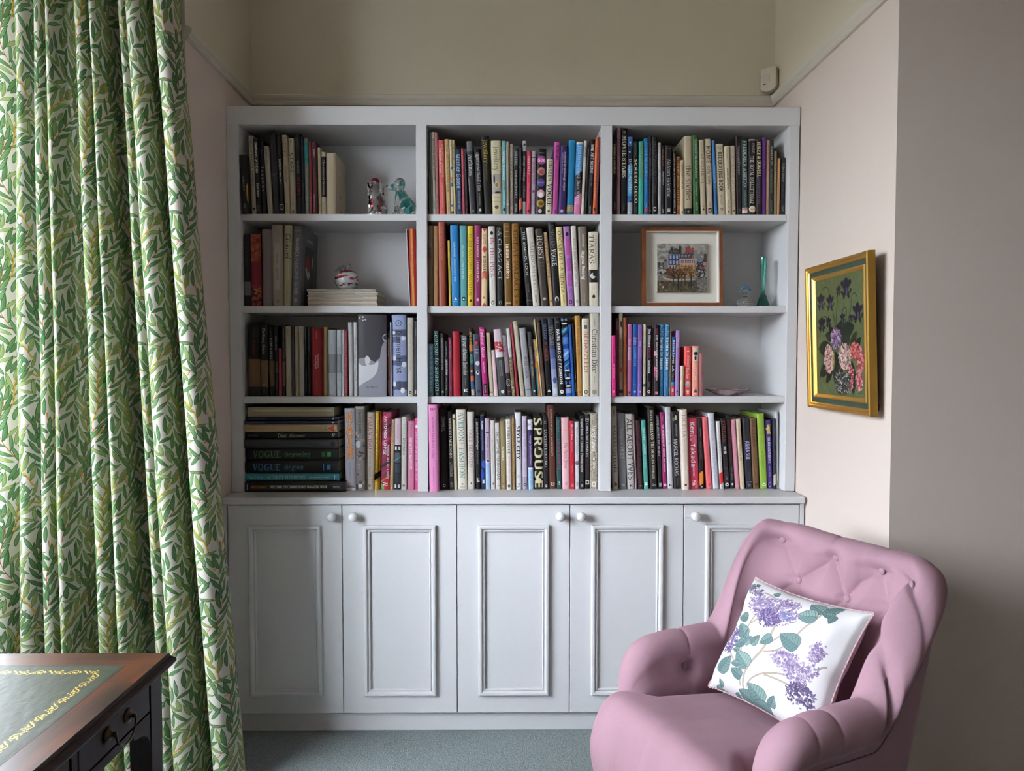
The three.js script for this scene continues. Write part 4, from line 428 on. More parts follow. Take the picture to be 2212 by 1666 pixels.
    [55.1, 18.8, 257.2, 183.2, -48.8, -0.57, '#c3b6c9', "lilac grey book with thin serif race meeting title on the bottom-row middle shelf", 'T|FASHION AT ROYAL ASCOT|#857a8d|.07|.57|.42|r;T|James Sherwood|#9f95a6|.62|.81|.3|r;B|#a89fae|.83|1;E|#33303a|.5|.94|.28|.3;E|#a89fae|.5|.94|.13|.14'],
    [76.5, 17.5, 246.1, 189.7, -42.3, -0.9, '#3f2f5c', "purple book with patterned white top and pale blue foot on the bottom-row middle shelf", 'B|#d9d6de|.0|.145;N|#8a7fa0,#b0a8bf|.0|.14|10;B|#9fc4ee|.7|1;T|vintage fashion knitwear|#d6cee6|.22|.66|.42|i;B|#eceef2|.69|.705;T|Marnie Fogg|#5a7ab0|.74|.84|.25|s;T|carlton|#3d5a8a|.87|.94|.25|s'],
    [97.1, 31.5, 252.6, 183.8, -48.2, -1.14, '#14120f', "black book covered in cream brush stroke letters on the bottom-row middle shelf", 'T|SPROUSE|#d9d0a6|.0|.99|1.12|b;E|#14120f|.5|.12|.12|.3;E|#14120f|.4|.45|.14|.3;E|#d9d0a6|.5|.88|.3|.3;B|#14120f|.13|.15;B|#14120f|.57|.58'],
    [130.5, 16.8, 254.2, 184.2, -47.8, -1.23, '#17161a', "black book with spaced white serif capitals, left of brown on the bottom-row middle shelf", 'T|LUCIEN LELONG|#e3dfda|.17|.7|.55|r;T|II|#a9a6a2|.05|.1|.45|r;E|#d3cfca|.5|.955|.24|.28;E|#17161a|.5|.955|.11|.12'],
    [149.4, 25.3, 296.4, 181, -51, -1.47, '#5b3226', "tall chocolate brown book with cream capitals and white roundel on the bottom-row middle shelf", 'T|ALEXANDER MCQUEEN: SAVAGE BEAUTY|#d6c6b4|.05|.61|.26|r;E|#e0d3c6|.5|.94|.28|.28;E|#5b3226|.5|.94|.2|.2;B|#e0d3c6|.935|.945|.3|.7'],
    [176.4, 16.8, 254.1, 184.4, -47.6, -0.99, '#274a4a', "dark green book with magenta capitals on the bottom-row middle shelf", 'T|LAURA ASHLEY|#a8456c|.3|.73|.62|r;T|Martin Wood|#86a39c|.05|.2|.35|s;B|#c9d3cc|.89|.92|.35|.65;B|#c9d3cc|.93|.94|.35|.55'],
    [195.1, 27.4, 251.7, 185.3, -46.7, -1.12, '#e3b1b6', "pale pink party book with slanted rose lettering on the bottom-row middle shelf", 'T|The Party Dress|#96596a|.35|.71|.42|i;U|BLACK|#b57f8a|.175|.5|s;E|#b57f8a|.5|.92|.14|.22;E|#e3b1b6|.5|.92|.08|.13'],
    [223.4, 15.4, 240.3, 185.5, -46.5, -0.97, '#b71f35', "narrow scarlet book with white serif capitals on the bottom-row middle shelf", 'T|BALENCIAGA|#f0d3d3|.05|.28|.45|R;T|fashion master|#de8a92|.3|.46|.35|s;T|lesley|#de8a92|.64|.76|.3|s;T|S|#f0d3d3|.92|.97|.5|i'],
    [239.6, 16.3, 237, 182.8, -49.2, -0.62, '#d3d2d6', "white star shoes book with a mauve oval on the bottom-row middle shelf", 'T|RAYNE Shoes for Stars|#8d8b94|.08|.49|.5|r;E|#7d5a70|.5|.61|.38|.5;E|#a98a9c|.5|.59|.2|.22;U|Michael|#a3a1a9|.74|.5|s;B|#a9a7b0|.89|.95|.25|.75'],
    [256.6, 15.4, 258.8, 185.5, -46.5, -0.33, '#141316', "black photography book with white serif lettering on the bottom-row middle shelf", 'T|Vogue Book of Fashion Photography|#dedad4|.04|.77|.5|R;T|polly devlin|#8d8a88|.8|.9|.25|s;E|#a9a6a4|.5|.95|.28|.34'],
    [274.4, 18.2, 263, 181, -51, -0.38, '#18161a', "black book with white capitals and a ring on top on the bottom-row middle shelf", 'E|#b9b6b6|.5|.075|.36|.38;E|#18161a|.5|.075|.28|.3;E|#a9a6a6|.5|.07|.12|.14;T|CAROLINE CHARLES|#e6e2de|.12|.57|.46|s;T|fifty years in fashion|#7d2f42|.6|.85|.3|s;B|#d9d5d0|.88|.94|.15|.85;E|#18161a|.5|.91|.22|.22'],
    [292.8, 26.2, 266.3, 183.4, -48.6, 0, '#9a917f', "speckled grey book with white script, last on the right on the bottom-row middle shelf", 'N|#4a453c,#c9c1b0,#6a6458,#d9d2c4,#37332c|.0|1|420;T|Hardy Amies|#f6f4ef|.16|.5|.6|i;T|a life|#f0ede6|.58|.73|.3|b;B|#d9d4ca|.9|.97|.25|.75;E|#9a917f|.5|.935|.14|.16'],
  ],
  s43: [
    [371.4, 20.3, 291.8, 188.5, -43.5, -1.68, '#b9b4a9', "grey cream book with bold black 150 YEARS title on the bottom-row right shelf", 'T|BAZAAR|#3a3833|.23|.5|.55|r;T|150 YEARS|#2a2824|.51|.8|.6|R;T|HARPERS|#4a4842|.04|.12|.4|R;E|#2a2824|.5|.94|.26|.28;E|#b9b4a9|.5|.94|.1|.1'],
    [395.8, 24.9, 268.1, 188.2, -43.8, -2.09, '#8d9099', "steel grey book with pale nostalgia lettering on the bottom-row right shelf", 'T|Nostalgia in|#cfd2d8|.2|.42|.42|i;T|VOGUE|#d6d9de|.44|.6|.6|R;T|R|#e2e4e8|.93|.97|.5|i'],
    [423.6, 25.1, 264.4, 188.4, -43.6, -2.17, '#d6d3cd', "white book with very tall thin black capitals on the bottom-row right shelf", 'T|ALL ABOUT YVES|#26241f|.06|.88|.82|s;U|K|#26241f|.955|.5|b'],
    [451.7, 6.2, 264.2, 186.3, -45.7, -2.62, '#7d5a66', "very thin mauve edged book beside the tall white title on the bottom-row right shelf", 'B|#d0c6c6|.0|1|.0|.3'],
    [461, 16.8, 243.5, 189, -43, -2.64, '#2a1a1f', "dark maroon book with dim red capitals on the bottom-row right shelf", 'T|YVES SAINT LAURENT|#8a3a42|.02|.52|.5|r;T|Forme et couleur|#a3503c|.55|.92|.32|i;E|#c4703a|.5|.95|.18|.18'],
    [482.1, 16.5, 243.3, 187.1, -44.9, -3.1, '#4fa095', "turquoise book with white capitals on the bottom-row right shelf", 'T|YVES SAINT LAURENT|#d9ebe6|.1|.5|.42|R;T|icons of past|#b9dcd4|.52|.7|.3|r;E|#e9f2ee|.5|.925|.32|.34;E|#4fa095|.5|.925|.12|.12'],
    [503.7, 24.8, 286.4, 187.2, -44.8, -2.46, '#161417', "wide black book with cream capitals, THE MODERN WOMAN on the bottom-row right shelf", 'T|DIANA VREELAND  THE MODERN WOMAN|#d9cfae|.03|.87|.42|R;T|R|#c9c6c2|.93|.97|.5|i'],
    [533.2, 14.2, 261.4, 183.1, -48.9, -2.85, '#1a171b', "black book with widely set thin white capitals, left of magenta on the bottom-row right shelf", 'T|JACQUELINE DE RIBES|#cfccd0|.02|.56|.5|s;B|#a9a6aa|.92|.97|.2|.8'],
    [549.1, 16.1, 270.5, 181.3, -50.7, -2.72, '#8f2260', "dark magenta wardrobe book with white capitals on the bottom-row right shelf", 'T|THE WARDROBE OF|#efd6e2|.16|.45|.4|R;T|CECIL BEATON|#efd6e2|.47|.78|.4|R;T|V&A|#dcaac4|.05|.12|.35|r;E|#f0dde8|.5|.95|.3|.32;E|#8f2260|.5|.95|.12|.13'],
    [566, 19.3, 289.1, 182.2, -49.8, -2.32, '#cfd0d3', "tall white book with faint grey capitals and black K on the bottom-row right shelf", 'T|LOVE IT DONT LEAVE IT|#9b9da3|.04|.46|.5|r;T|a life in fashion|#b0b2b8|.5|.7|.3|i;U|K|#0f0f12|.955|.75|R'],
    [588.1, 25.8, 272.3, 184.2, -47.8, -2.78, '#17151a', "black book with long white capitals above a flower on the bottom-row right shelf", 'T|MARCEL ROCHAS|#cfccd2|.35|.83|.55|s|-.08;T|SOPHIE ROCHAS|#a9a6ac|.16|.32|.26|b|.1;E|#c9bf9a|.6|.08|.16|.35;E|#6a7078|.3|.1|.16|.25;T|Flammarion|#8a878d|.86|.96|.2|s'],
    [614, 23.7, 280.3, 202, -30, -2.28, '#dacdbf', "cream book with brown capitals, standing forward of its row on the bottom-row right shelf", 'T|JOE EULA|#946a5c|.06|.34|.55|r;T|Master of Twentieth Century Fashion Illustration|#a98f80|.37|.76|.2|i;E|#6a2a30|.45|.94|.18|.2;T|HARPER|#a98f80|.83|.89|.2|s'],
    [642.1, 32.7, 249.5, 188.5, -43.5, -2.29, '#c33a5a', "crimson book with large white modern lettering on the bottom-row right shelf", 'T|Kenzo Takada|#f6eef0|.05|.69|.55|b|-.05;T|Kazuko Masui|#f0d6dc|.69|.82|.22|b;B|#f3dfe3|.88|.965|.3|.7;N|#c33a5a,#d8607c|.88|.965|8;E|#d4607a|.7|.3|.4|.5'],
    [677.7, 15.1, 249.2, 186, -46, -2.39, '#1f1b1e', "black book with an orange lozenge near its foot on the bottom-row right shelf", 'T|Contemporary Fashion|#c9c4c4|.13|.26|.3|s|.1;T|fifties pacifier|#86818a|.32|.58|.4|s;D|#e0862f|.74|.95;B|#1f1b1e|.95|1;E|#e3dfe0|.5|.97|.15|.15'],
    [702.8, 19, 253.3, 186.6, -45.4, -4.36, '#dd6a70', "coral pink leaning book with faint lettering on the bottom-row right shelf", 'T|VIVIENNE WESTWOOD|#b5485a|.05|.3|.35|s;T|REINVENTING THE SHOE FOR WOMEN|#a83c50|.31|.8|.26|s;T|V&A|#8a3044|.92|.97|.4|b'],
    [725.3, 21.1, 266.2, 186.6, -45.4, -4.66, '#cdd0da', "pale blue white leaning book with grey blue capitals on the bottom-row right shelf", 'T|THE NEW ENGLISH  DOMESTIC MANNEQUIN PEARLS|#8a90a8|.05|.93|.42|r'],
    [749.7, 13, 238.5, 187.1, -44.9, -4.08, '#d6d4d2', "thin white leaning book with a red lozenge on the bottom-row right shelf", 'T|The Way We Wore|#a39a98|.08|.3|.4|s;T|Black Style Then|#6d5a5c|.3|.6|.35|s;D|#c4262f|.74|.93;T|V|#3d3a3a|.95|.98|.3|b'],
    [766, 17.6, 247.5, 185.4, -46.6, -4.04, '#191519', "black leaning book with DRESS in brick red capitals on the bottom-row right shelf", 'T|DRESS|#8a4a40|.02|.34|.8|r;E|#8fb0b9|.5|.42|.25|.4;E|#c9b5b0|.5|.48|.3|.3;N|#3d363a,#5a5056|.54|.8|12;T|GEE|#8a8488|.82|.88|.4|b;E|#e2dedb|.5|.94|.36|.36;E|#191519|.5|.94|.14|.14'],
    [786.8, 16.4, 258, 181, -51, -4.13, '#1b1719', "black leaning book titled MODELS OF INFLUENCE on the bottom-row right shelf", 'T|MODELS OF INFLUENCE|#8a3f46|.05|.62|.55|r;T|NIGEL BARKER|#a39ea0|.7|.88|.3|s;E|#d9d4d2|.5|.94|.24|.26'],
    [804.1, 13.6, 244.7, 181.3, -43.8, -4.18, '#c98a98', "dusty pink leaning book left of the cream style one on the bottom-row right shelf", 'T|x|#a86a7c|.5|.52|.2|s;E|#e0c0c8|.5|.95|.14|.14;B|#b07084|.0|1|.0|.15'],
    [820.1, 16.4, 246.2, 183.3, -44.3, -4.39, '#d8c7ab', "cream leaning book with dark style lettering on the bottom-row right shelf", 'T|Suzy Menkes The|#77694e|.05|.28|.32|r;T|WINDSOR|#4d4434|.29|.49|.45|r;T|style|#5f543f|.5|.6|.55|i;T|grafton|#857759|.9|.97|.25|s'],
    [840.9, 24.6, 247.5, 185.5, -46.5, -3.58, '#1f2027', "black leaning book with two bold lilac words on the bottom-row right shelf", 'T|ANNA SUI|#b3aede|.32|.58|.72|b;T|Andrew Bolton|#6a6a78|.76|.87|.18|s;B|#c9c9d6|.9|.908|.05|.95;T|AS|#c9c9d6|.93|.97|.4|i'],
    [866.6, 21.2, 249, 185.8, -46.2, -3.44, '#6f5138', "brown leaning book with dark handwritten name on the bottom-row right shelf", 'T|Fabric formes|#2a1c12|.03|.4|.6|i;T|a life|#94755a|.65|.75|.2|s;U|K|#2a1c12|.94|.6|b'],
    [892.4, 24.2, 265.4, 186.9, -45.1, -3.56, '#8db042', "lime green leaning book with faint olive title on the bottom-row right shelf", 'T|Christian Lacroix On Fashion|#5c7a26|.24|.73|.42|i;T|Christian|#b5b84a|.25|.48|.44|i;E|#f2f5e6|.5|.945|.26|.26;E|#8db042|.5|.945|.1|.1'],
    [917.4, 19.9, 242.5, 181.6, -50.4, -2.36, '#3e2c7a', "purple book with a yellow stamp and white capitals on the bottom-row right shelf", 'B|#c9b068|.07|.205|.2|.75;N|#8a7440,#e0cc8a|.07|.205|14;T|THE PUPA EXPERIENCE|#e6e0f0|.24|.63|.46|R;T|anna dello|#b5abd6|.67|.83|.3|i;E|#a89fd0|.45|.94|.25|.5;E|#3e2c7a|.45|.94|.16|.35'],
    [937.6, 10, 247.6, 187.6, -44.4, -1.55, '#2c2b3a', "thin navy book with a cream corner at its foot on the bottom-row right shelf", 'T|Fashion Theory|#77788a|.12|.35|.4|s;T|CULTURE|#86879a|.46|.66|.4|s;D|#c9bfa0|.78|.95'],
    [947.8, 9.6, 271.9, 183.3, -48.7, -1.17, '#d2d3d6', "thin white book, last on the right on the bottom-row right shelf", 'T|the fashion guide|#a3a4a8|.08|.24|.35|s;T|CHANEL|#3a3a3e|.9|.97|.3|b'],
  ],
};
const FLAT = [
  [-898.3, 799, 342.6, 35.7, 225, 0, '#17171a', "longest black flat book at the bottom of the stack on the bottom-row left shelf", 'T|ANDY WARHOL|#b9772f|.06|.23|.32|b;T|THE COMPLETE COMMISSIONED MAGAZINE WORK|#e6e4e0|.245|.825|.32|b;T|PRESTEL|#c9c7c3|.88|.95|.16|b;B|#6a6a6e|.85|.97|.3|.32;B|#6a6a6e|.85|.97|.68|.7;B|#8a8a8c|.02|.03|.2|.8'],
  [-907.5, 835.1, 323.9, 25.5, 212.6, -12.4, '#3f8c98', "teal flat book, second from the bottom of the stack on the bottom-row left shelf", 'T|AUDREY HEPBURN|#a9d0c9|.23|.64|.52|r;T|Sean H Ferrer|#b9dcd8|.04|.19|.3|i;T|AN ELEGANT SPIRIT|#d0e6e6|.68|.9|.2|s;B|#cfe3e2|.945|.955|.2|.8'],
  [-904.9, 861, 319.8, 44, 212.6, -12.4, '#101216', "black flat book with blue GOWN title on the bottom-row left shelf", 'T|VOGUE|#3a749a|.08|.38|.62|R;T|the gown|#4a8ab5|.42|.63|.42|i;B|#2f86c8|.88|.92|.3|.7;B|#3f8fc8|.84|.85|.25|.75'],
  [-906.4, 905.4, 320.8, 43.4, 208.4, -16.6, '#101214', "black flat book with green JEWELLERY title on the bottom-row left shelf", 'T|VOGUE|#4a7a4c|.08|.38|.62|R;T|the jewellery|#5a9a58|.42|.7|.42|i;B|#3f9a48|.88|.92|.3|.7;B|#2f7a3a|.82|.85|.3|.7'],
  [-901.8, 949.2, 323.3, 30.1, 217.7, -7.3, '#3d3e43', "dark grey flat book below the black Glamour one on the bottom-row left shelf", 'T|THE FASHION OF RUSSIAN DE DESIGN|#26272b|.2|.8|.34|s;E|#1d1e22|.5|.94|.3|.3'],
  [-906, 979.7, 320, 24.8, 209.4, -15.6, '#111114', "black flat book with white Glamour title on the bottom-row left shelf", 'T|Dior|#d6d4d0|.35|.45|.62|r;T|Glamour|#b9b7b3|.48|.65|.5|i;T|Mark Shaw|#9a9896|.03|.14|.28|s;T|R|#c9c7c3|.93|.97|.6|i'],
  [-903.7, 1004.9, 318.4, 26.2, 218.7, -6.3, '#b09c76', "cream book with orange letters and red triangle, lying flat on the bottom-row left shelf", 'T|A GRAND AMERICAN ALBUM|#b5703a|.04|.36|.32|s;B|#7a6a4c|.88|.883|.1|.9;Y|#b5302c|.5|.94|.34'],
  [-899.1, 1031.5, 318.4, 12.2, 218.2, -6.8, '#1d2138', "lower of two thin navy books in the flat stack on the bottom-row left shelf", 'T|A SUMMER GARDEN ALBUM|#77789a|.02|.22|.5|s;E|#aab4d6|.5|.95|.25|.25'],
  [-897.2, 1044.1, 315.5, 12.9, 207.2, -17.8, '#1d2138', "upper of two thin navy books in the flat stack on the bottom-row left shelf", 'T|A WINTER GARDEN ALBUM|#77789a|.02|.22|.5|s;E|#aab4d6|.5|.95|.25|.25'],
  [-889, 1057.4, 295.1, 32.4, 212.5, -12.5, '#9a9178', "cream boxed book at the top of the flat stack on the bottom-row left shelf", 'B|#847b64|.06|.98|.42|.5;B|#a9a087|.06|.98|.5|.8'],
];

const FONT = { s: ['', 'sans-serif'], b: ['bold', 'sans-serif'], r: ['', 'serif'], R: ['bold', 'serif'], i: ['', 'serif', 1], O: ['bold', 'sans-serif', 1] };
function drawSpine(ctx, X, Y, W, H, colour, ops) {
  ctx.save(); ctx.beginPath(); ctx.rect(X, Y, W, H); ctx.clip(); ctx.translate(X, Y);
  ctx.fillStyle = colour; ctx.fillRect(0, 0, W, H);
  const put = (text, cx, cy, len, size, f, rot) => {
    const [weight, family, slant] = FONT[f] ?? FONT.s, px = Math.max(6, size);
    ctx.save(); ctx.translate(cx, cy); if (rot) ctx.rotate(Math.PI / 2);
    ctx.font = `${weight} ${px}px ${family}`;
    const w = Math.max(1, ctx.measureText(text).width);
    ctx.scale(len / w, 1); if (slant) ctx.transform(1, 0, -0.22, 1, 0, 0);
    ctx.fillText(text, -w / 2, px * 0.35); ctx.restore();
  };
  for (const op of ops.split(';')) {
    const a = op.split('|'), k = a[0], n = a.map(Number);
    if (k === 'T') { ctx.fillStyle = a[2]; put(a[1], W * (0.5 + (n[7] || 0)), H * (n[3] + n[4]) / 2, H * (n[4] - n[3]), W * n[5] * 1.2, a[6], true); }
    else if (k === 'U') { ctx.fillStyle = a[2]; put(a[1], W / 2, H * n[3], W * n[4], Math.min(W * n[4] / Math.max(2, a[1].length) * 2, W * 0.5), a[5]); }
    else if (k === 'V') { const L = a[1], m = L.length; for (let i = 0; i < m; i++) { const cy = H * (n[3] + (n[4] - n[3]) * (i + 0.5) / m), hh = H * (n[4] - n[3]) / m * 1.12; ctx.lineJoin = ctx.lineCap = 'round';
        for (const [lw, c] of [[W * 0.17, '#8a4420'], [W * 0.13, a[2]], [W * 0.045, '#f3c27e']]) { ctx.save(); ctx.translate(W / 2, cy); ctx.font = `${hh}px sans-serif`; const w = ctx.measureText(L[i]).width, s = L[i] === 'I' ? 1 : W * n[5] / w; ctx.scale(s, 1); ctx.strokeStyle = c; ctx.lineWidth = lw; ctx.strokeText(L[i], -w / 2, hh * 0.35); if (c !== '#f3c27e') { ctx.fillStyle = c; ctx.fillText(L[i], -w / 2, hh * 0.35); } ctx.restore(); } } }
    else if (k === 'B') { ctx.fillStyle = a[1]; const x0 = isNaN(n[4]) ? 0 : n[4], x1 = isNaN(n[5]) ? 1 : n[5], y1 = isNaN(n[3]) ? n[2] + 0.004 : n[3]; ctx.fillRect(W * x0, H * n[2], W * (x1 - x0), H * (y1 - n[2])); }
    else if (k === 'D') { ctx.fillStyle = a[1]; ctx.beginPath(); const s = W * 0.6; ctx.moveTo(0, H * n[2] + s); ctx.lineTo(W, H * n[2] - s * 0.2); ctx.lineTo(W, H * n[3] - s); ctx.lineTo(0, H * n[3] + s * 0.2); ctx.fill(); }
    else if (k === 'E') { ctx.fillStyle = a[1]; ctx.beginPath(); ctx.ellipse(W * n[2], H * n[3], W * n[4], W * n[5], 0, 0, 7); ctx.fill(); }
    else if (k === 'Y') { ctx.fillStyle = a[1]; const r = W * n[4] * 1.3, x = W * n[2], y = H * n[3]; ctx.beginPath(); ctx.moveTo(x, y - r); ctx.lineTo(x + r, y + r * 0.8); ctx.lineTo(x - r, y + r * 0.8); ctx.fill(); }
    else if (k === 'L') { ctx.fillStyle = a[1]; const x = W / 2, y = H * n[2], r = W * n[3] * 1.5; ctx.beginPath(); ctx.moveTo(x, y - r * 1.4); ctx.lineTo(x + r, y); ctx.lineTo(x, y + r * 1.4); ctx.lineTo(x - r, y); ctx.fill(); }
    else if (k === 'N') { const cs = a[1].split(','); for (let i = 0; i < n[4]; i++) { ctx.fillStyle = cs[Math.floor(rnd() * cs.length)]; const r = W * (n[4] > 200 ? 0.02 + 0.03 * rnd() : 0.06 + 0.14 * rnd()); ctx.beginPath(); ctx.ellipse(W * rnd(), H * lerp(n[2], n[3], rnd()), r, r * (0.6 + 0.8 * rnd()), rnd() * 3, 0, 7); ctx.fill(); } }
    else if (k === 'K') {   // a box printed with a dark head shape above a white neck and grey ground
      ctx.fillStyle = '#8f909c'; ctx.fillRect(0, 0, W, H); ctx.fillStyle = '#35343a'; ctx.beginPath(); ctx.moveTo(0, 0); ctx.lineTo(W, 0); ctx.lineTo(W, H * 0.3); ctx.quadraticCurveTo(W * 0.8, H * 0.36, W * 0.78, H * 0.52); ctx.lineTo(W * 0.6, H * 0.58); ctx.lineTo(W * 0.3, H * 0.52); ctx.lineTo(0, H * 0.54); ctx.fill();
      ctx.fillStyle = '#d3d3d8'; ctx.beginPath(); ctx.moveTo(0, H * 0.58); ctx.quadraticCurveTo(W * 0.2, H * 0.66, W * 0.34, H * 0.6); ctx.quadraticCurveTo(W * 0.5, H * 0.64, W * 0.72, H * 0.56); ctx.quadraticCurveTo(W * 0.74, H * 0.74, W * 0.38, H * 0.8); ctx.quadraticCurveTo(W * 0.15, H * 0.84, 0, H * 0.89); ctx.fill();
      ctx.beginPath(); ctx.moveTo(W * 0.24, H * 0.54); ctx.quadraticCurveTo(W * 0.3, H * 0.48, W * 0.36, H * 0.51); ctx.quadraticCurveTo(W * 0.46, H * 0.54, W * 0.44, H * 0.57); ctx.quadraticCurveTo(W * 0.34, H * 0.63, W * 0.26, H * 0.6); ctx.fill();
      ctx.strokeStyle = '#c9c9d0'; ctx.lineWidth = W * 0.03; ctx.beginPath(); ctx.arc(W * 1.0, H * 0.28, W * 0.12, 1.4, 4.6); ctx.stroke();
      ctx.fillStyle = '#b9b7be'; for (const [x, y] of [[0.06, 0.04], [0.18, 0.03], [0.18, 0.07], [0.27, 0.06]]) { ctx.beginPath(); ctx.arc(W * x, H * y, W * 0.03, 0, 7); ctx.fill(); }
      ctx.fillStyle = '#2a2a30'; put('G I V E N C H Y', W * 0.5, H * 0.885, W * 0.4, H * 0.022, 'b'); ctx.fillStyle = '#5a3a66'; put('h g', W * 0.45, H * 0.19, W * 0.12, H * 0.02, 's');
    }
  }
  ctx.restore();
}
function drawBoard(ctx, X, Y, W, H, kind, colour) {
  ctx.save(); ctx.beginPath(); ctx.rect(X, Y, W, H); ctx.clip(); ctx.translate(X, Y); ctx.fillStyle = colour; ctx.fillRect(0, 0, W, H);
  if (kind === 'cream') {
    ctx.fillStyle = '#4a4030'; ctx.fillRect(W * 0.3, H * 0.215, W * 0.45, 2); ctx.font = `${H * 0.055}px serif`; ctx.fillText('A L B U M', W * 0.2, H * 0.36, W * 0.65);
    ctx.fillRect(W * 0.36, H * 0.48, W * 0.36, 1); ctx.beginPath(); ctx.ellipse(W * 0.42, H * 0.65, W * 0.05, W * 0.03, 0.4, 0, 7); ctx.fill(); ctx.fillRect(W * 0.45, H * 0.67, W * 0.16, 3); ctx.fillRect(W * 0.3, H * 0.9, W * 0.34, 2); ctx.fillRect(W * 0.46, H * 0.87, W * 0.05, H * 0.03);
  } else if (kind === 'grey') {
    ctx.fillStyle = '#b9babb'; ctx.font = `bold ${H * 0.05}px sans-serif`; ctx.fillText('IN AMERICA', W * 0.28, H * 0.16, W * 0.45);
    ctx.fillStyle = '#2c3134'; ctx.fillRect(W * 0.18, H * 0.22, W * 0.6, H * 0.78);
    ctx.fillStyle = '#8e2f38'; ctx.beginPath(); ctx.moveTo(W * 0.24, H * 0.52); ctx.quadraticCurveTo(W * 0.25, H * 0.35, W * 0.4, H * 0.32); ctx.quadraticCurveTo(W * 0.53, H * 0.34, W * 0.55, H * 0.55); ctx.lineTo(W * 0.47, H * 0.51); ctx.lineTo(W * 0.42, H * 0.56); ctx.lineTo(W * 0.34, H * 0.5); ctx.fill();
    ctx.fillStyle = '#c3bab6'; ctx.beginPath(); ctx.moveTo(W * 0.22, H * 0.51); ctx.lineTo(W * 0.33, H * 0.5); ctx.lineTo(W * 0.41, H * 0.57); ctx.lineTo(W * 0.46, H * 0.52); ctx.lineTo(W * 0.55, H * 0.57); ctx.lineTo(W * 0.42, H * 0.66); ctx.fill();
    ctx.beginPath(); ctx.ellipse(W * 0.68, H * 0.4, W * 0.03, H * 0.1, 0.2, 0, 7); ctx.fill();
  } else { ctx.fillStyle = '#d3a09c'; ctx.globalAlpha = 0.5; for (let i = 0; i < 90; i++) { ctx.beginPath(); ctx.arc(W * rnd(), H * rnd(), 3 + 4 * rnd(), 0, 7); ctx.fill(); } }
  ctx.restore();
}
const pageTex = dataMap(64, 128, (x, y) => { const s = 196 + 34 * noise(y * 0.9, x * 0.05, 4) + 14 * rnd(); return [s, s * 0.95, s * 0.84]; });
const pageMat = std({ map: pageTex, roughness: 0.95 });
// local frame: x across the spine, y up, spine face at z = 0, depth to -d
function bookGeometry(w, h, d, cell, hard) {
  const t = Math.min(hard ? 0.0024 : 0.0009, w * 0.16), prof = [], r = Math.min(w * 0.22, 0.0028), bulge = Math.min(w * 0.09, 0.0022);
  const n = 8;
  for (let i = 0; i <= n; i++) { const s = i / n, x = w * s, e = Math.min(x, w - x); prof.push([x, -r + r * Math.sqrt(Math.max(0, 1 - Math.max(0, 1 - e / r) ** 2)) - bulge + bulge * (1 - (2 * s - 1) ** 2)]); }
  const pos = [], nor = [], uv = [];
  const quad = (a, b, c, e, na, nb, ua, ub, uc, ue) => { pos.push(...a, ...b, ...c, ...a, ...c, ...e); nor.push(...na, ...nb, ...nb, ...na, ...nb, ...na); uv.push(...ua, ...ub, ...uc, ...ua, ...uc, ...ue); };
  const nrm = (i) => { const p = prof[Math.max(0, i - 1)], q = prof[Math.min(n, i + 1)], dx = q[0] - p[0], dz = q[1] - p[1], l = Math.hypot(dx, dz) || 1; return [-dz / l, 0, dx / l]; };
  const { u0, u1, v0, v1, sw, bu } = cell;   // sw: a plain spot of the cover colour, bu: cover picture
  for (let i = 0; i < n; i++) {
    const [xa, za] = prof[i], [xb, zb] = prof[i + 1], ua = lerp(u0, u1, i / n), ub = lerp(u0, u1, (i + 1) / n);
    quad([xa, 0, za], [xb, 0, zb], [xb, h, zb], [xa, h, za], nrm(i), nrm(i + 1), [ua, v0], [ub, v0], [ub, v1], [ua, v1]);
  }
  const flat = (a, b, c, e, nn, us) => quad(a, b, c, e, nn, nn, ...(us ?? [sw, sw, sw, sw]));
  const z0 = prof[0][1], b = -d;
  flat([0, 0, b], [0, 0, z0], [0, h, z0], [0, h, b], [-1, 0, 0]);
  flat([w, 0, z0], [w, 0, b], [w, h, b], [w, h, z0], [1, 0, 0], bu && [[bu[0], v0], [bu[1], v0], [bu[1], v1], [bu[0], v1]]);
  flat([t, 0, z0 - t], [t, 0, b], [t, h, b], [t, h, z0 - t], [1, 0, 0]);
  flat([w - t, 0, b], [w - t, 0, z0 - t], [w - t, h, z0 - t], [w - t, h, b], [-1, 0, 0]);
  flat([t, 0, z0 - t], [t, h, z0 - t], [w - t, h, z0 - t], [w - t, 0, z0 - t], [0, 0, -1]);
  flat([0, 0, b], [0, h, b], [t, h, b], [t, 0, b], [0, 0, -1]); flat([w - t, 0, b], [w - t, h, b], [w, h, b], [w, 0, b], [0, 0, -1]);
  for (const [y, s] of [[h, 1], [0, -1]]) {
    const f = (a, bb, c, e) => s > 0 ? flat(a, bb, c, e, [0, 1, 0]) : flat(e, c, bb, a, [0, -1, 0]);
    f([0, y, z0 - t], [t, y, z0 - t], [t, y, b], [0, y, b]); f([w - t, y, z0 - t], [w, y, z0 - t], [w, y, b], [w - t, y, b]);
    for (let i = 0; i < n; i++) f([prof[i][0], y, prof[i][1]], [prof[i + 1][0], y, prof[i + 1][1]], [prof[i + 1][0], y, z0 - t], [prof[i][0], y, z0 - t]);
  }
  const g = new THREE.BufferGeometry();
  g.setAttribute('position', new THREE.Float32BufferAttribute(pos, 3)); g.setAttribute('normal', new THREE.Float32BufferAttribute(nor, 3)); g.setAttribute('uv', new THREE.Float32BufferAttribute(uv, 2));
  const inset = hard ? 0.003 : 0.0004, pages = box(t + 0.0001, w - t - 0.0001, inset, h - inset, b + inset + 0.0003, z0 - t - 0.0001);
  const pu = pages.attributes.uv, pp = pages.attributes.position; for (let i = 0; i < pp.count; i++) pu.setXY(i, pp.getZ(i) * 2, pp.getX(i) * 9);
  return [g, pages];
}
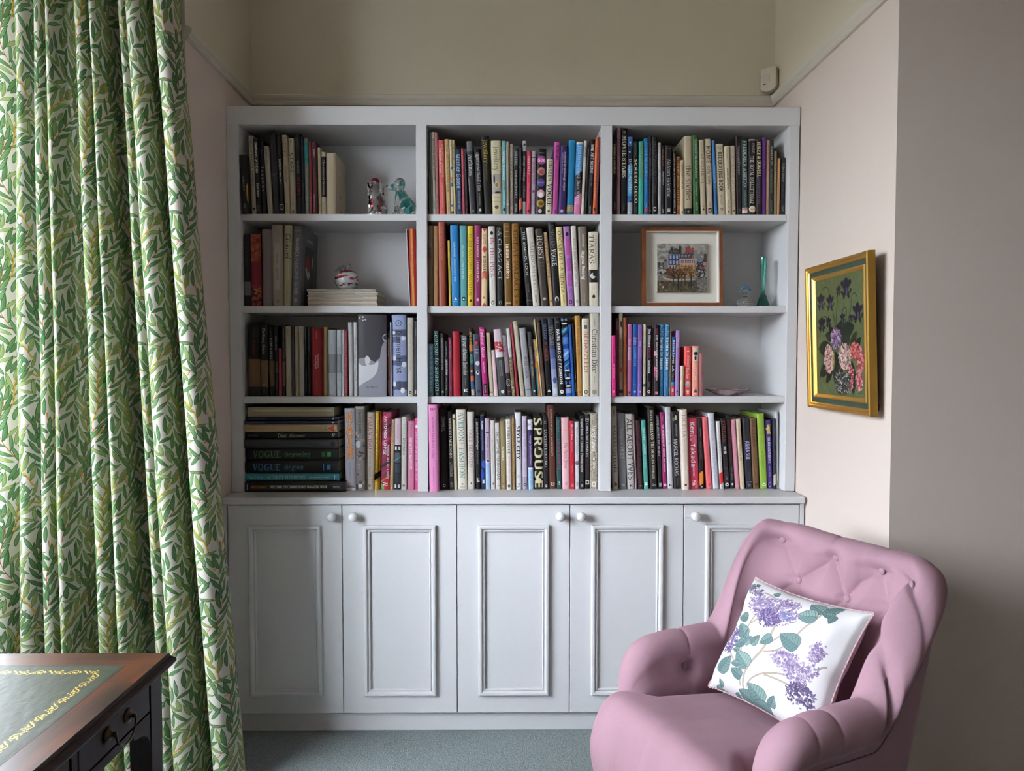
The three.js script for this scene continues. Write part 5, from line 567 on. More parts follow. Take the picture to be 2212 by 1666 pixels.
function bookRow(rows, W, H, S, place, group) {
  let X = 3; const cells = [];
  const c = canvas(W, H, (ctx) => {
    ctx.fillStyle = '#777'; ctx.fillRect(0, 0, W, H);
    for (const r of rows) {
      const w = r.w * S, h = r.h * S, opt = r.opt;
      ctx.fillStyle = r.colour; ctx.fillRect(X - 2, 0, w + 8, h + 4); drawSpine(ctx, X, 2, w, h, r.colour, r.ops);
      const cell = { u0: X / W, u1: (X + w) / W, v1: 1 - 2 / H, v0: 1 - (2 + h) / H, sw: [(X + w + 3) / W, 1 - (2 + h * 0.5) / H] }; X += w + 8;
      if (opt.board) { drawBoard(ctx, X, 2, r.d * S, h, opt.board, r.colour); cell.bu = [(X + 0.5) / W, (X + r.d * S - 0.5) / W]; X += r.d * S + 4; }
      cells.push(cell);
    }
  });
  const map = canvasMap(c); map.wrapS = map.wrapT = THREE.ClampToEdgeWrapping;
  const mat = phys({ map, roughness: 0.5, specularIntensity: 0.8 }), metal = std({ map, roughness: 0.22, metalness: 0.85 });
  rows.forEach((r, i) => {
    const hard = !r.opt.box && (r.w > 0.014 ? rnd() < 0.72 : rnd() < 0.3), [cover, pages] = bookGeometry(r.w, r.h, r.d, cells[i], hard);
    const o = thing('book', r.label, 'book', [0, 0, 0], 0, group);
    part('cover', cover, r.opt.metal ? metal : mat, o); part('page_block', pages, pageMat, o);
    place(o, r, i);
  });
}
for (const [key, list] of Object.entries(BOOKS)) {
  const shelf = SHELF[key[1]], where = ['', 'top', 'second-row', 'third-row', 'bottom-row'][key[1]] + ' ' + ['', 'left', 'middle', 'right'][key[2]] + ' shelf';
  reseed(key.charCodeAt(1) * 31 + key.charCodeAt(2));
  bookRow(list.map(([x, w, h, d, sb, lean, colour, label, ops, opt = {}]) => ({ x: x / 1000, w: w / 1000, h: h / 1000, d: d / 1000, sb: sb / 1000, lean, colour, label, ops, opt })), 2048, 900, 2950, (o, r) => {
    const a = -r.lean * Math.PI / 180, right = a < 0;   // leaning books stand on one lower corner
    o.rotation.z = a;
    const px = right ? r.x + r.w : r.x; o.position.set(right ? px - r.w * Math.cos(a) : px, shelf + 0.0003 + (right ? -r.w * Math.sin(a) : 0), r.sb);
  }, 'books on the ' + where);
}
bookRow(FLAT.map(([x, y, len, th, d, sb, colour, label, ops]) => ({ x: Math.max(x / 1000, -0.9013), y: y / 1000, h: len / 1000, w: th / 1000, d: d / 1000, sb: sb / 1000, colour, label, ops, opt: {} })), 1200, 1040, 2950, (o, r) => {
  o.rotation.z = Math.PI / 2; o.position.set(r.x + r.h, r.y + 0.0003, r.sb);
}, 'books lying in a flat stack on the bottom-row left shelf');

// ---------------------------------------------------------------- curtain
{
  // printed cotton: my own willow-leaf trail, 0.37 m repeat
  const N = 1024;
  reseed(41);
  const cloth = canvas(N, N, (ctx) => {
    ctx.fillStyle = '#c6c2b6'; ctx.fillRect(0, 0, N, N);
    const wrap = (f) => { for (const dx of [-N, 0, N]) for (const dy of [-N, 0, N]) { ctx.save(); ctx.translate(dx, dy); f(); ctx.restore(); } };
    const stem = (pts, w, col) => wrap(() => { ctx.strokeStyle = col; ctx.lineWidth = w; ctx.lineCap = 'round'; ctx.beginPath(); ctx.moveTo(...pts[0]); for (let i = 1; i + 1 < pts.length; i++) ctx.quadraticCurveTo(...pts[i], (pts[i][0] + pts[i + 1][0]) / 2, (pts[i][1] + pts[i + 1][1]) / 2); ctx.lineTo(...pts[pts.length - 1]); ctx.stroke(); });
    const leaf = (x, y, a, len, wid, bend, fill, line) => wrap(() => {
      ctx.save(); ctx.translate(x, y); ctx.rotate(a);
      ctx.beginPath(); ctx.moveTo(0, 0); ctx.bezierCurveTo(len * 0.25, -wid * 0.9, len * 0.62, -wid + bend * 0.5, len, bend); ctx.bezierCurveTo(len * 0.7, wid * 0.55 + bend * 0.7, len * 0.3, wid * 0.95, 0, 0);
      ctx.fillStyle = fill; ctx.fill(); ctx.strokeStyle = line; ctx.lineWidth = 3.2; ctx.stroke();
      ctx.lineWidth = 1.6; ctx.globalAlpha = 0.5; for (const k of [-0.45, 0, 0.45]) { ctx.beginPath(); ctx.moveTo(len * 0.06, 0); ctx.quadraticCurveTo(len * 0.5, wid * k + bend * 0.15, len * 0.92, bend * 0.88); ctx.stroke(); }
      ctx.restore();
    });
    const DARK = ['#66885a', '#5d7e52', '#709363', '#54744a'], LIGHT = ['#929f6a', '#9ba973', '#879660'];
    const trail = (x0, y0, len, sway, dark, phase, dir = 1) => {
      const at = (t) => [x0 + sway * Math.sin(t * 6.283 + phase) + dir * 190 * (t - 0.5), y0 - len * t], pts = [];
      for (let i = 0; i <= 24; i++) pts.push(at(i / 24));
      const n = Math.round(len / 42), leaves = [];
      for (let i = 1; i <= n; i++) {
        const t = i / (n + 0.5), p = at(t), q = at(t + 0.01), a = Math.atan2(q[1] - p[1], q[0] - p[0]), s = i % 2 ? 1 : -1;
        leaves.push([p[0], p[1], a + s * (0.5 + 0.4 * rnd()), (122 + 52 * rnd()) * (1 - 0.15 * t), 17 + 6 * rnd(), -s * (18 + 52 * rnd()), s]);
      }
      const e = at(1), q = at(0.99); leaves.push([e[0], e[1], Math.atan2(e[1] - q[1], e[0] - q[0]), 116, 25, 8, 1]);
      stem(pts, dark ? 5 : 11, dark ? '#b06a46' : '#c59a4a');
      for (const l of leaves) leaf(l[0], l[1], l[2], l[3], l[4], l[5], (dark ? DARK : LIGHT)[Math.floor(rnd() * 3)], dark ? '#2f5434' : '#55743d');
    };
    // pale trails with golden forks lie behind the dark ones
    trail(150, 1010, 640, 26, false, 0.4, 0.7); trail(660, 480, 640, 30, false, 2.4, -0.7); trail(420, 900, 460, 30, false, 1.2, 1); trail(930, 1000, 430, 24, false, 0.2, -1);
    for (const [x, y, d] of [[150, 1010, 1], [660, 480, -1]]) { stem([[x, y], [x + 20 * d, y + 40], [x - 50 * d, y + 110], [x - 120 * d, y + 150]], 13, '#bd9146'); stem([[x, y + 30], [x + 60 * d, y - 40], [x + 90 * d, y - 120]], 8, '#c08a54'); stem([[x - 20, y + 70], [x - 70, y], [x - 80, y - 90]], 8, '#b88448'); }
    trail(60, 620, 660, 40, true, 0, 1); trail(330, 330, 640, 38, true, 2.2, -0.6); trail(560, 920, 660, 42, true, 4.0, 1); trail(830, 560, 640, 38, true, 1.0, -0.8);
    // sprigs fill what is still bare
    for (let k = 0; k < 9000; k++) {
      const x = N * rnd(), y = N * rnd(), up = -Math.PI / 2 + (rnd() - 0.5) * 2.3, len = 96 + 56 * rnd(), bend = (rnd() - 0.5) * 84; let free = true;
      for (const [f, o] of [[0.06, 0], [0.3, 7], [0.3, -7], [0.55, 9], [0.55, -9], [0.8, 6], [0.98, 0]]) {
        const px = x + Math.cos(up) * len * f - Math.sin(up) * (o + bend * f * f), py = y + Math.sin(up) * len * f + Math.cos(up) * (o + bend * f * f), d = ctx.getImageData(((px % N) + N) % N | 0, ((py % N) + N) % N | 0, 1, 1).data;
        if (d[0] < 192 || d[1] < 188) { free = false; break; }
      }
      if (free) leaf(x, y, up, len, 17 + 5 * rnd(), bend, (k % 3 ? DARK : LIGHT)[Math.floor(rnd() * 3)], k % 3 ? '#2f5434' : '#55743d');
    }
    // curled tendrils
    for (let i = 0; i < 9; i++) { const x = N * rnd(), y = N * rnd(); stem([[x, y], [x + 20, y - 22], [x + 44, y - 10], [x + 58, y - 34], [x + 70, y - 22]], 3, '#b5805a'); }
  });
  const map = canvasMap(cloth);
  const weave = dataMap(64, 64, (x, y) => { const s = ((x >> 1) + (y >> 1)) % 2 ? 140 : 116; return [s, s, s]; }, false); weave.repeat.set(40, 40);
  const mat = phys({ map, roughness: 1, transmission: 0.2, thickness: 0, bumpMap: weave, bumpScale: 0.0002, specularIntensity: 0.2 });
  const liningMat = std({ color: lin(0.62, 0.6, 0.54), roughness: 1 });
  // plan of the gathered folds: [across, towards the room] in cm, from the window side to the bookcase side
  const plan = [[-19.8, -1.5], [-19, 1.6], [-15.4, 3.6], [-12.6, 2.8], [-11, -3.4], [-9.6, 2.6], [-7.5, 4], [-5.8, 3.2], [-4.6, -4], [-3.4, 2.4], [-2, 3.2], [-0.9, 2.6], [0.1, -3.6], [1.1, 2.8], [2.7, 4.2], [3.8, 3], [4.2, -6.5], [5.2, -7.4], [6.2, -7], [7, -5.6], [7.9, -7.2], [9.2, -7.2], [10.2, -6.8], [10.6, 1.6], [11.6, 3.6], [13, 3.6], [14.1, 2.4], [15, -4], [15.9, 2.6], [17.4, 4], [18.7, 2.8], [19.3, -5.2], [20.2, -6.8], [21.4, -6], [22.4, -4.6], [23.4, -0.4], [25.1, 1.4], [26.5, 0], [27.3, -6.4], [28.2, 2.4], [29.6, 4.6], [32, 4.8], [33.8, 3.2], [34.5, -3.6], [35.6, -4.4], [36.8, -3.6], [37.6, 1.6], [38.8, 4], [41.4, 4.4], [43.2, 2.6], [43.8, -0.4], [43.2, -3]];
  const curve = new THREE.CatmullRomCurve3(plan.map(([a, b]) => V3(a / 100, 0, b / 100)), false, 'centripetal'), nu = 420, nv = 40, P = curve.getSpacedPoints(nu), L = curve.getLength();
  const WU = 0.45, Y1 = 2.98, Y0 = 0.006, CX = -1.293, CZ = 0.372;
  const shape = (u, v, off) => {
    const i = Math.min(nu, Math.round(u * nu)), p = P[i], q = P[Math.min(nu, i + 1)], o = P[Math.max(0, i - 1)], y = lerp(Y0, Y1, v), k = 1.176 - 0.16 * y, kz = 1.36 - 0.06 * y;
    const tx = q.x - o.x, tz = q.z - o.z, l = Math.hypot(tx, tz) || 1, wob = 0.006 * noise(p.x * 9, y * 1.7, 2.2);
    return V3(CX + p.x * k + wob + (tz / l) * off, y + 0.003 * noise(p.x * 30, 1, 1) * (1 - v), CZ + p.z * kz + 0.004 * noise(p.x * 12, y * 1.3, 7) - (tx / l) * off);
  };
  const c = thing('curtain', 'long gathered curtain printed with green willow leaves on white', 'curtain');
  part('cloth', gridSurface(nu, nv, (u, v) => shape(u, v, 0), (u, v) => [u * L / WU + 0.1, lerp(Y0, Y1, v) / 0.365 + 0.08]), mat, c);
}

// ---------------------------------------------------------------- writing desk
{
  const X1 = -0.5585, X0 = -1.12, Z0 = 1.2505, Z1 = 2.12, TY = 0.76;
  const wood = (r, g, b, k, sx, sy) => dataMap(512, 512, (x, y) => {
    const fl = noise(x / 70 * sx, y / 190 * sy, 3), fl2 = noise(x / 22 * sx, y / 120 * sy, 8), gr = noise(x / 3 * sx, y / 60 * sy, 1), f = 1 + k * (0.55 * fl + 0.35 * fl2 + 0.22 * gr);
    return [r * f, g * (f - 0.05 * fl), b * (f - 0.1 * fl)].map((c) => clamp(c, 0, 255));
  });
  const topMap = wood(66, 34, 18, 1.1, 1, 1); topMap.repeat.set(2.2, 2.2);
  const darkMap = wood(38, 23, 21, 0.4, 1, 1); darkMap.repeat.set(3, 3);
  const top = phys({ map: topMap, roughness: 0.34, specularIntensity: 0.6, clearcoat: 0.15, clearcoatRoughness: 0.16 }), dark = phys({ map: darkMap, roughness: 0.5, specularIntensity: 0.5, clearcoat: 0.08, clearcoatRoughness: 0.25 });
  const brass = std({ color: lin(0.075, 0.05, 0.03), metalness: 0.9, roughness: 0.3 }), shadowGap = std({ color: lin(0.012, 0.01, 0.01), roughness: 0.9 });
  const d = thing('writing_desk', 'dark mahogany writing desk with gilt tooled green leather top', 'desk');
  // top: veneered border round the leather, moulded edge below
  const lx0 = X0 + 0.0595, lx1 = X1 - 0.0595, lz0 = Z0 + 0.05, lz1 = Z1 - 0.05, t0 = TY - 0.009;
  const strip = (a, b, c2, e) => planarUV(box(a, b, t0, TY, c2, e), 0, 2);
  const top1 = [[X0 + 0.0125, X1 - 0.0125, Z0 + 0.0035, lz0], [X0 + 0.0125, X1 - 0.0125, lz1, Z1 - 0.0125], [X0 + 0.0125, lx0, lz0, lz1], [lx1, X1 - 0.0125, lz0, lz1]];
  top1.forEach(([a, b, c2, e], i) => { const g = strip(a, b, c2, e); if (i < 2) { const uv = g.attributes.uv; for (let j = 0; j < uv.count; j++) uv.setXY(j, uv.getY(j) + 0.3, uv.getX(j)); } part('crossbanding', g, top, d); });
  const mp = [[0.0125, TY], [0.0105, TY - 0.0012], [0.009, TY - 0.004], [0.0055, TY - 0.0062], [0.0015, TY - 0.0085], [0, TY - 0.0115], [0.0012, TY - 0.0148], [0.0048, TY - 0.0165], [0.0055, TY - 0.0195], [0.0085, TY - 0.021], [0.0125, TY - 0.024], [0.02, TY - 0.0242]];
  {
    const pos = [], idx = [], uv = [];
    for (const [o, y] of mp) for (const [x, z] of [[X0 + o, Z0 + o * 0.28], [X0 + o, Z1 - o], [X1 - o, Z1 - o], [X1 - o, Z0 + o * 0.28]]) { pos.push(x, y, z); uv.push(z + x, y * 3); }
    for (let i = 0; i + 1 < mp.length; i++) for (let s = 0; s < 4; s++) { const a = i * 4 + s, b = i * 4 + (s + 1) % 4, c2 = a + 4, e = b + 4; idx.push(a, e, b, a, c2, e); }
    let g = new THREE.BufferGeometry(); g.setAttribute('position', new THREE.Float32BufferAttribute(pos, 3)); g.setAttribute('uv', new THREE.Float32BufferAttribute(uv, 2)); g.setIndex(idx); g = g.toNonIndexed(); g.computeVertexNormals();
    part('edge_moulding', toCreasedNormals(g, 0.5), dark, d);
  }
  // leather with blind and gilt tooling; the gilt has its own metalness
  reseed(77);
  const LW = 1024, lw = lx1 - lx0, ll = lz1 - lz0, LH = Math.round(LW * ll / lw), px = LW / lw;
  const tool = (ctx, gilt, base) => {
    const loop = (inset, f) => { const a = inset * px; f([a, a], [LW - a, a]); f([LW - a, a], [LW - a, LH - a]); f([LW - a, LH - a], [a, LH - a]); f([a, LH - a], [a, a]); };
    const dots = (inset, step, r, col) => loop(inset, ([x0, y0], [x1, y1]) => { const L = Math.hypot(x1 - x0, y1 - y0), n = Math.round(L / (step * px)); ctx.fillStyle = col; for (let i = 0; i < n; i++) { ctx.beginPath(); ctx.arc(lerp(x0, x1, i / n), lerp(y0, y1, i / n), r * px, 0, 7); ctx.fill(); } });
    const line = (inset, w, col) => loop(inset, ([x0, y0], [x1, y1]) => { ctx.strokeStyle = col; ctx.lineWidth = w * px; ctx.beginPath(); ctx.moveTo(x0, y0); ctx.lineTo(x1, y1); ctx.stroke(); });
    if (base) { dots(0.0042, 0.0036, 0.0011, '#1d1f18'); line(0.0018, 0.0009, '#25261e'); line(0.0462, 0.0008, '#20211a'); dots(0.045, 0.003, 0.0004, '#85836a'); }
    // gilt scrolls between 2.0 and 3.4 cm in
    loop(0.0272, ([x0, y0], [x1, y1]) => {
      const L = Math.hypot(x1 - x0, y1 - y0), n = Math.round(L / (0.052 * px)), a = Math.atan2(y1 - y0, x1 - x0), u = L / n, h = 0.0066 * px;
      for (let i = 0; i < n; i++) {
        ctx.save(); ctx.translate(x0, y0); ctx.rotate(a); ctx.translate(i * u, 0); ctx.strokeStyle = ctx.fillStyle = gilt; ctx.lineWidth = 0.00125 * px; ctx.lineCap = 'round';
        for (const [o, s] of [[0, 1], [0.5, -1]]) {
          ctx.save(); ctx.translate(o * u, 0); ctx.scale(1, s);
          ctx.beginPath(); ctx.moveTo(0, h); ctx.bezierCurveTo(u * 0.12, h, u * 0.16, -h, u * 0.3, -h * 0.95); ctx.bezierCurveTo(u * 0.42, -h * 0.8, u * 0.42, h * 0.5, u * 0.32, h * 0.45); ctx.bezierCurveTo(u * 0.22, h * 0.4, u * 0.24, -h * 0.3, u * 0.32, -h * 0.2); ctx.stroke();
          ctx.beginPath(); ctx.ellipse(u * 0.31, h * 0.1, u * 0.025, h * 0.22, 0, 0, 7); ctx.fill();
          for (const [lx, ly, r] of [[0.06, 0.5, 0.5], [0.16, -0.2, 0.9], [0.2, 0.6, -0.6], [0.43, -0.5, 0.7], [0.47, 0.1, -0.5], [0.4, 0.85, 0.2]]) { ctx.beginPath(); ctx.ellipse(u * lx, h * ly, u * 0.036, h * 0.18, r, 0, 7); ctx.fill(); }
          ctx.restore();
        }
        ctx.restore();
      }
    });
  };
  const lc = canvas(LW, LH, (ctx) => {
    ctx.fillStyle = '#34382c'; ctx.fillRect(0, 0, LW, LH);
    for (let i = 0; i < 5200; i++) { ctx.fillStyle = rnd() < 0.5 ? '#3c4032' : '#2d3126'; ctx.globalAlpha = 0.25; ctx.beginPath(); ctx.ellipse(LW * rnd(), LH * rnd(), 4 + 14 * rnd(), 3 + 9 * rnd(), 3 * rnd(), 0, 7); ctx.fill(); }
    ctx.globalAlpha = 1; ctx.strokeStyle = '#7a7c6c'; ctx.lineWidth = 1.2; for (const [x, y, w, h] of [[820, 300, 120, -14], [890, 590, 60, 30], [700, 420, 70, 40]]) { ctx.beginPath(); ctx.moveTo(x, y); ctx.quadraticCurveTo(x + w / 2, y + h, x + w, y + h * 0.6); ctx.stroke(); }
    tool(ctx, '#f0c652', true);
  });
  const mc = canvas(LW, LH, (ctx) => { ctx.fillStyle = '#000'; ctx.fillRect(0, 0, LW, LH); tool(ctx, '#fff', false); });
  const lb = dataMap(256, 256, (x, y) => { const s = 128 + 70 * noise(x / 7, y / 7, 2) + 50 * noise(x / 3, y / 3, 6); return [s, s, s]; }, false);
  const leatherMap = canvasMap(lc), metalMap = canvasMap(mc, false);
  const leather = phys({ map: leatherMap, metalnessMap: metalMap, metalness: 0.8, specularIntensity: 0.5, roughness: 0.4, bumpMap: lb, bumpScale: 0.0006 });
  const lg = box(lx0, lx1, t0, TY + 0.0002, lz0, lz1), lp = lg.attributes.position, lu = lg.attributes.uv;
  for (let i = 0; i < lp.count; i++) lu.setXY(i, (lp.getX(i) - lx0) / lw, 1 - (lp.getZ(i) - lz0) / ll);
  part('leather_panel', lg, leather, d);
  // frame: frieze rails, legs, drawers
  const FX = -0.5755, FY0 = 0.687, FY1 = TY - 0.0242, lg4 = 0.036;
  part('underframe', planarUV(box(X0 + 0.03, FX - 0.012, FY0 - 0.004, FY1, Z0 + 0.03, Z1 - 0.03), 2, 1), dark, d);
  part('back_panel', planarUV(box(X0 + 0.028, X0 + 0.04, 0.12, FY0 - 0.003, Z0 + 0.06, Z1 - 0.06), 2, 1), dark, d);
  const legShape = (x, z) => { const g = new THREE.BoxGeometry(lg4, FY1, lg4, 1, 8, 1).translate(0, FY1 / 2, 0), p = g.attributes.position; for (let i = 0; i < p.count; i++) { const y = p.getY(i), k = y > 0.6 ? 1 : lerp(0.62, 1, y / 0.6); p.setX(i, p.getX(i) * k); p.setZ(i, p.getZ(i) * k); } g.computeVertexNormals(); return g.translate(x, 0, z); };
  for (const z of [Z0 + 0.0195 + lg4 / 2, Z1 - 0.0195 - lg4 / 2]) for (const x of [FX - lg4 / 2, X0 + 0.017 + lg4 / 2]) part('leg', legShape(x, z), dark, d);
  // right-hand face: three drawers over an apron that ends in curved brackets
  const zs = Z0 + 0.0195 + lg4, ze = Z1 - 0.0195 - lg4;
  const dz = [[zs + 0.004, zs + 0.194], [zs + 0.215, ze - 0.215], [ze - 0.194, ze - 0.004]];
  const rosette = lathe([[0, 0.0135], [0.0028, 0.013], [0.0036, 0.0095], [0.0028, 0.0075], [0.0052, 0.006], [0.0066, 0.0042], [0.0098, 0.003], [0.0108, 0.0012], [0.011, 0]], 24).rotateZ(-Math.PI / 2);
  const bail = new THREE.TubeGeometry(new THREE.CatmullRomCurve3([V3(0.012, 0, -0.027), V3(0.013, -0.008, -0.0262), V3(0.0135, -0.018, -0.0215), V3(0.0138, -0.0255, -0.011), V3(0.0138, -0.0272, 0), V3(0.0138, -0.0255, 0.011), V3(0.0135, -0.018, 0.0215), V3(0.013, -0.008, 0.0262), V3(0.012, 0, 0.027)]), 40, 0.0016, 8);
  for (const [a, b] of dz) {
    const dr = part('drawer', planarUV(box(FX - 0.011, FX - 0.0005, FY0 + 0.0015, FY1 - 0.001, a, b, 0.001), 2, 1), dark, d);
    const m = (a + b) / 2;
    for (const s of b - a > 0.25 ? [-0.09, 0.09] : [0]) {
      part('handle', bail, brass, dr).position.set(FX, 0.7155, m + s);
      for (const q of [-0.027, 0.027]) part('rosette', rosette, brass, dr).position.set(FX, 0.7155, m + s + q);
    }
  }
  for (const [a, b] of [[zs + 0.198, zs + 0.211], [ze - 0.211, ze - 0.198]]) part('stile', planarUV(box(FX - 0.012, FX, 0.62, FY1, a, b), 2, 1), dark, d);
  const apron = (a, b) => {
    const s = new THREE.Shape(), top0 = FY0 - 0.0015, low = 0.6715; s.moveTo(a, top0); s.lineTo(b, top0); s.lineTo(b, 0.631);
    s.quadraticCurveTo(b - 0.005, 0.655, b - 0.024, 0.66); s.quadraticCurveTo(b - 0.04, 0.663, b - 0.048, 0.6655); s.lineTo(b - 0.05, low); s.lineTo(a + 0.05, low); s.lineTo(a + 0.048, 0.6655); s.quadraticCurveTo(a + 0.04, 0.663, a + 0.024, 0.66); s.quadraticCurveTo(a + 0.005, 0.655, a, 0.631); s.closePath();
    const g = new THREE.ExtrudeGeometry(s, { depth: 0.011, bevelEnabled: false, curveSegments: 10 }); g.rotateY(-Math.PI / 2); return planarUV(g.translate(FX - 0.0005, 0, 0), 2, 1);   // shape x runs along z
  };
  for (const [a, b] of [[dz[0][0], dz[0][1]], [dz[1][0], dz[1][1]], [dz[2][0], dz[2][1]]]) part('apron', apron(a, b), dark, d);
}

// ---------------------------------------------------------------- tufted armchair
{
  const velvetMap = dataMap(512, 512, (x, y) => { const k = 1 + 0.035 * noise(x / 90, y / 70, 4) + 0.025 * noise(x / 33, y / 51, 8) + 0.03 * (rnd() - 0.5); return [163 * k, 129 * k, 141 * k].map((c) => clamp(c, 0, 255)); });
  const velvet = phys({ map: velvetMap, roughness: 0.85, sheen: 0.55, sheenColor: lin(0.9, 0.74, 0.82), sheenRoughness: 0.45, specularIntensity: 0.3 });
  const seamMat = phys({ color: lin(0.35, 0.215, 0.26), roughness: 0.8, sheen: 0.5, sheenColor: lin(1, 0.8, 0.9), sheenRoughness: 0.4 });
  const woodMat = std({ color: lin(0.2, 0.09, 0.04), roughness: 0.4 });
  const chair = thing('armchair', 'small mauve pink velvet armchair with buttoned back and rolled arms', 'armchair', [0.543, 0, 0.841], -1.1475);
  const base = (s) => {
    const d = Math.abs(s), g = s < 0 ? -1 : 1; let x, z, nx, nz;
    if (d < 0.085) { x = d; z = -0.19; nx = 0; nz = -1; }
    else if (d < 0.242) { const f = (d - 0.085) / 0.1; x = 0.085 + 0.1 * Math.sin(f); z = -0.09 - 0.1 * Math.cos(f); nx = Math.sin(f); nz = -Math.cos(f); }
    else { x = 0.185; z = -0.09 + d - 0.242; nx = 1; nz = 0; }
    return [g * x, z, g * nx, nz];
  };
  const dims = (s) => {
    const d = Math.abs(s), z = base(s)[1], up = 1 - smooth(d, 0.145, 0.236);
    let H = lerp(0.56, 0.822, up); const r = lerp(0.046, 0.05, up), L = lerp(0.004, 0.06, 1 - smooth(d, 0.12, 0.24)) + 0.036 * up * Math.exp(-(((d - 0.155) / 0.05) ** 2));
    if (z > 0.035) H = 0.4 + (H - 0.4) * (1 - Math.min(1, (z - 0.035) / 0.146) ** 2.7) ** (1 / 2.7);
    const tf = z > 0.115 ? Math.sqrt(Math.max(0, 1 - ((z - 0.115) / 0.0705) ** 2)) : 1;
    return { H, r: Math.min(r, (H - 0.36) / 1.6), L, tf };
  };
  // section: [offset outwards, height, t] where t is the length along the upholstery from seat level
  const section = (s, v) => {
    const { H, r, L, tf } = dims(s); let o, y, t;
    const hi = H - r, inner = hi - 0.42;
    if (v < 0.5) { y = lerp(0.36, hi, v / 0.5); const k = clamp((y - 0.42) / Math.max(0.02, inner), 0, 1); o = L * k ** 1.15; t = y - 0.42; }
    else if (v < 0.8) { const a = Math.PI - (v - 0.5) / 0.3 * (Math.PI + 0.95); o = L + r + r * Math.cos(a); y = hi + r * Math.sin(a); t = inner + (Math.PI - a) * r; }
    else { const k = (v - 0.8) / 0.2, o0 = L + r + r * Math.cos(-0.95), y0 = hi + r * Math.sin(-0.95), e = Math.min(1, k * 5); o = lerp(o0 - 0.012 * e, 0.078, Math.max(0, (k - 0.2) / 0.8)); y = lerp(y0, 0.17, k); t = 9; }
    return [0.044 + (o - 0.044) * tf, y, t];
  };
  // buttons [s, t] and the pleats that join them
  const BT = [[-0.126, 0.36], [0.01, 0.357], [0.107, 0.355], [0.158, 0.383], [-0.089, 0.277], [0.058, 0.276], [0.13, 0.29], [-0.15, 0.19], [-0.02, 0.19], [0.095, 0.19], [0.207, 0.25], [-0.339, 0.056], [0.339, 0.056]];
  const PL = [[[-0.126, 0.36], [-0.13, 0.5], 0.8], [[0.01, 0.357], [-0.012, 0.5], 0.8], [[0.107, 0.355], [0.098, 0.5], 0.8], [[0.158, 0.383], [0.138, 0.5], 0.8], [[-0.126, 0.36], [-0.089, 0.277]], [[-0.089, 0.277], [0.01, 0.357]], [[0.01, 0.357], [0.058, 0.276]], [[0.058, 0.276], [0.107, 0.355]], [[0.107, 0.355], [0.13, 0.29]], [[0.13, 0.29], [0.158, 0.383]],
    [[-0.089, 0.277], [-0.15, 0.19]], [[-0.089, 0.277], [-0.02, 0.19]], [[0.058, 0.276], [-0.02, 0.19]], [[0.058, 0.276], [0.095, 0.19]], [[0.13, 0.29], [0.095, 0.19]], [[0.13, 0.29], [0.207, 0.25], 0.7], [[0.207, 0.25], [0.202, 0.4], 0.6], [[-0.205, 0.2], [-0.2, 0.36], 0.6], [[-0.15, 0.19], [-0.16, 0], 0.6], [[-0.02, 0.19], [-0.02, 0], 0.6], [[0.095, 0.19], [0.1, 0], 0.6],
    [[-0.339, 0.056], [-0.31, 0.3], 0.8], [[-0.339, 0.056], [-0.339, -0.05], 0.8], [[-0.4, 0.16], [-0.402, 0.3], 0.5], [[0.339, 0.056], [0.337, 0.3], 0.8], [[0.339, 0.056], [0.339, -0.05], 0.8], [[0.4, 0.12], [0.405, 0.3], 0.5], [[0.228, 0.21], [0.222, 0.36], 0.5]];
  const seg = (p, a, b) => { const dx = b[0] - a[0], dy = b[1] - a[1], k = clamp(((p[0] - a[0]) * dx + (p[1] - a[1]) * dy) / (dx * dx + dy * dy + 1e-9), 0, 1); return Math.hypot(p[0] - a[0] - k * dx, p[1] - a[1] - k * dy); };
  const tuft = (s, t) => {
    let d = 0;
    for (const [a, b, w = 1] of PL) { const q = seg([s, t], a, b); d = Math.max(d, w < 1 ? 0.0042 * w * Math.exp(-q / 0.0045) + 0.0012 * Math.exp(-((q / 0.02) ** 2)) : 0.0105 * Math.exp(-q / 0.006) + 0.0125 * Math.exp(-((q / 0.028) ** 2))); }
    for (const b of BT) { const q = Math.hypot(s - b[0], t - b[1]); d = Math.max(d, 0.024 * Math.exp(-((q / 0.021) ** 2)) + 0.004 * Math.exp(-q / 0.03)); }
    return d;
  };
  const at = (s, v, puff = true) => {
    const [x, z, nx, nz] = base(s), [o, y, t] = section(s, v), d = puff && v < 0.8 ? tuft(s, t) * smooth(v, 0.02, 0.12) * (1 - smooth(v, 0.74, 0.8)) : 0;
    // plumpness of the padding, pushed in along the section normal at pleats and buttons
    const e = 1e-3, [o1, y1] = section(s, v + e), tx = o1 - o, ty = y1 - y, l = Math.hypot(tx, ty) || 1, no = ty / l, ny = -tx / l;   // into the padding
    const plump = v < 0.5 ? -0.007 * Math.sin(Math.PI * v / 0.5) ** 2 : 0, k = d + plump;
    return V3(x + nx * (o + no * k), y + ny * k, z + nz * (o + no * k));
  };
  const S = 0.517;
  const shell = part('tufted_shell', gridSurface(440, 230, (u, v) => at(lerp(-S, S, u) * 0.9999, v * 0.9995), (u, v) => [u * 1.7, v * 1.5]), velvet, chair);
  // covered buttons and fine seams lying in the pleats
  const onShell = (s, t, out = 0) => { let lo = 0.02, hi = 0.79; for (let i = 0; i < 30; i++) { const m = (lo + hi) / 2; if (section(s, m)[2] < t) lo = m; else hi = m; } const p = at(s, lo), q = at(s, lo, false), [, , nx, nz] = base(s); return [p, V3(-nx, 0.12, -nz).normalize()]; };
  const btn = new THREE.SphereGeometry(0.0088, 18, 10).scale(1, 1, 0.6);
  for (const [s, t] of BT) { const [p, n] = onShell(s, t), b = part('button', btn, seamMat, chair); b.position.copy(p).addScaledVector(n, 0.004); b.quaternion.setFromUnitVectors(V3(0, 0, 1), n); }
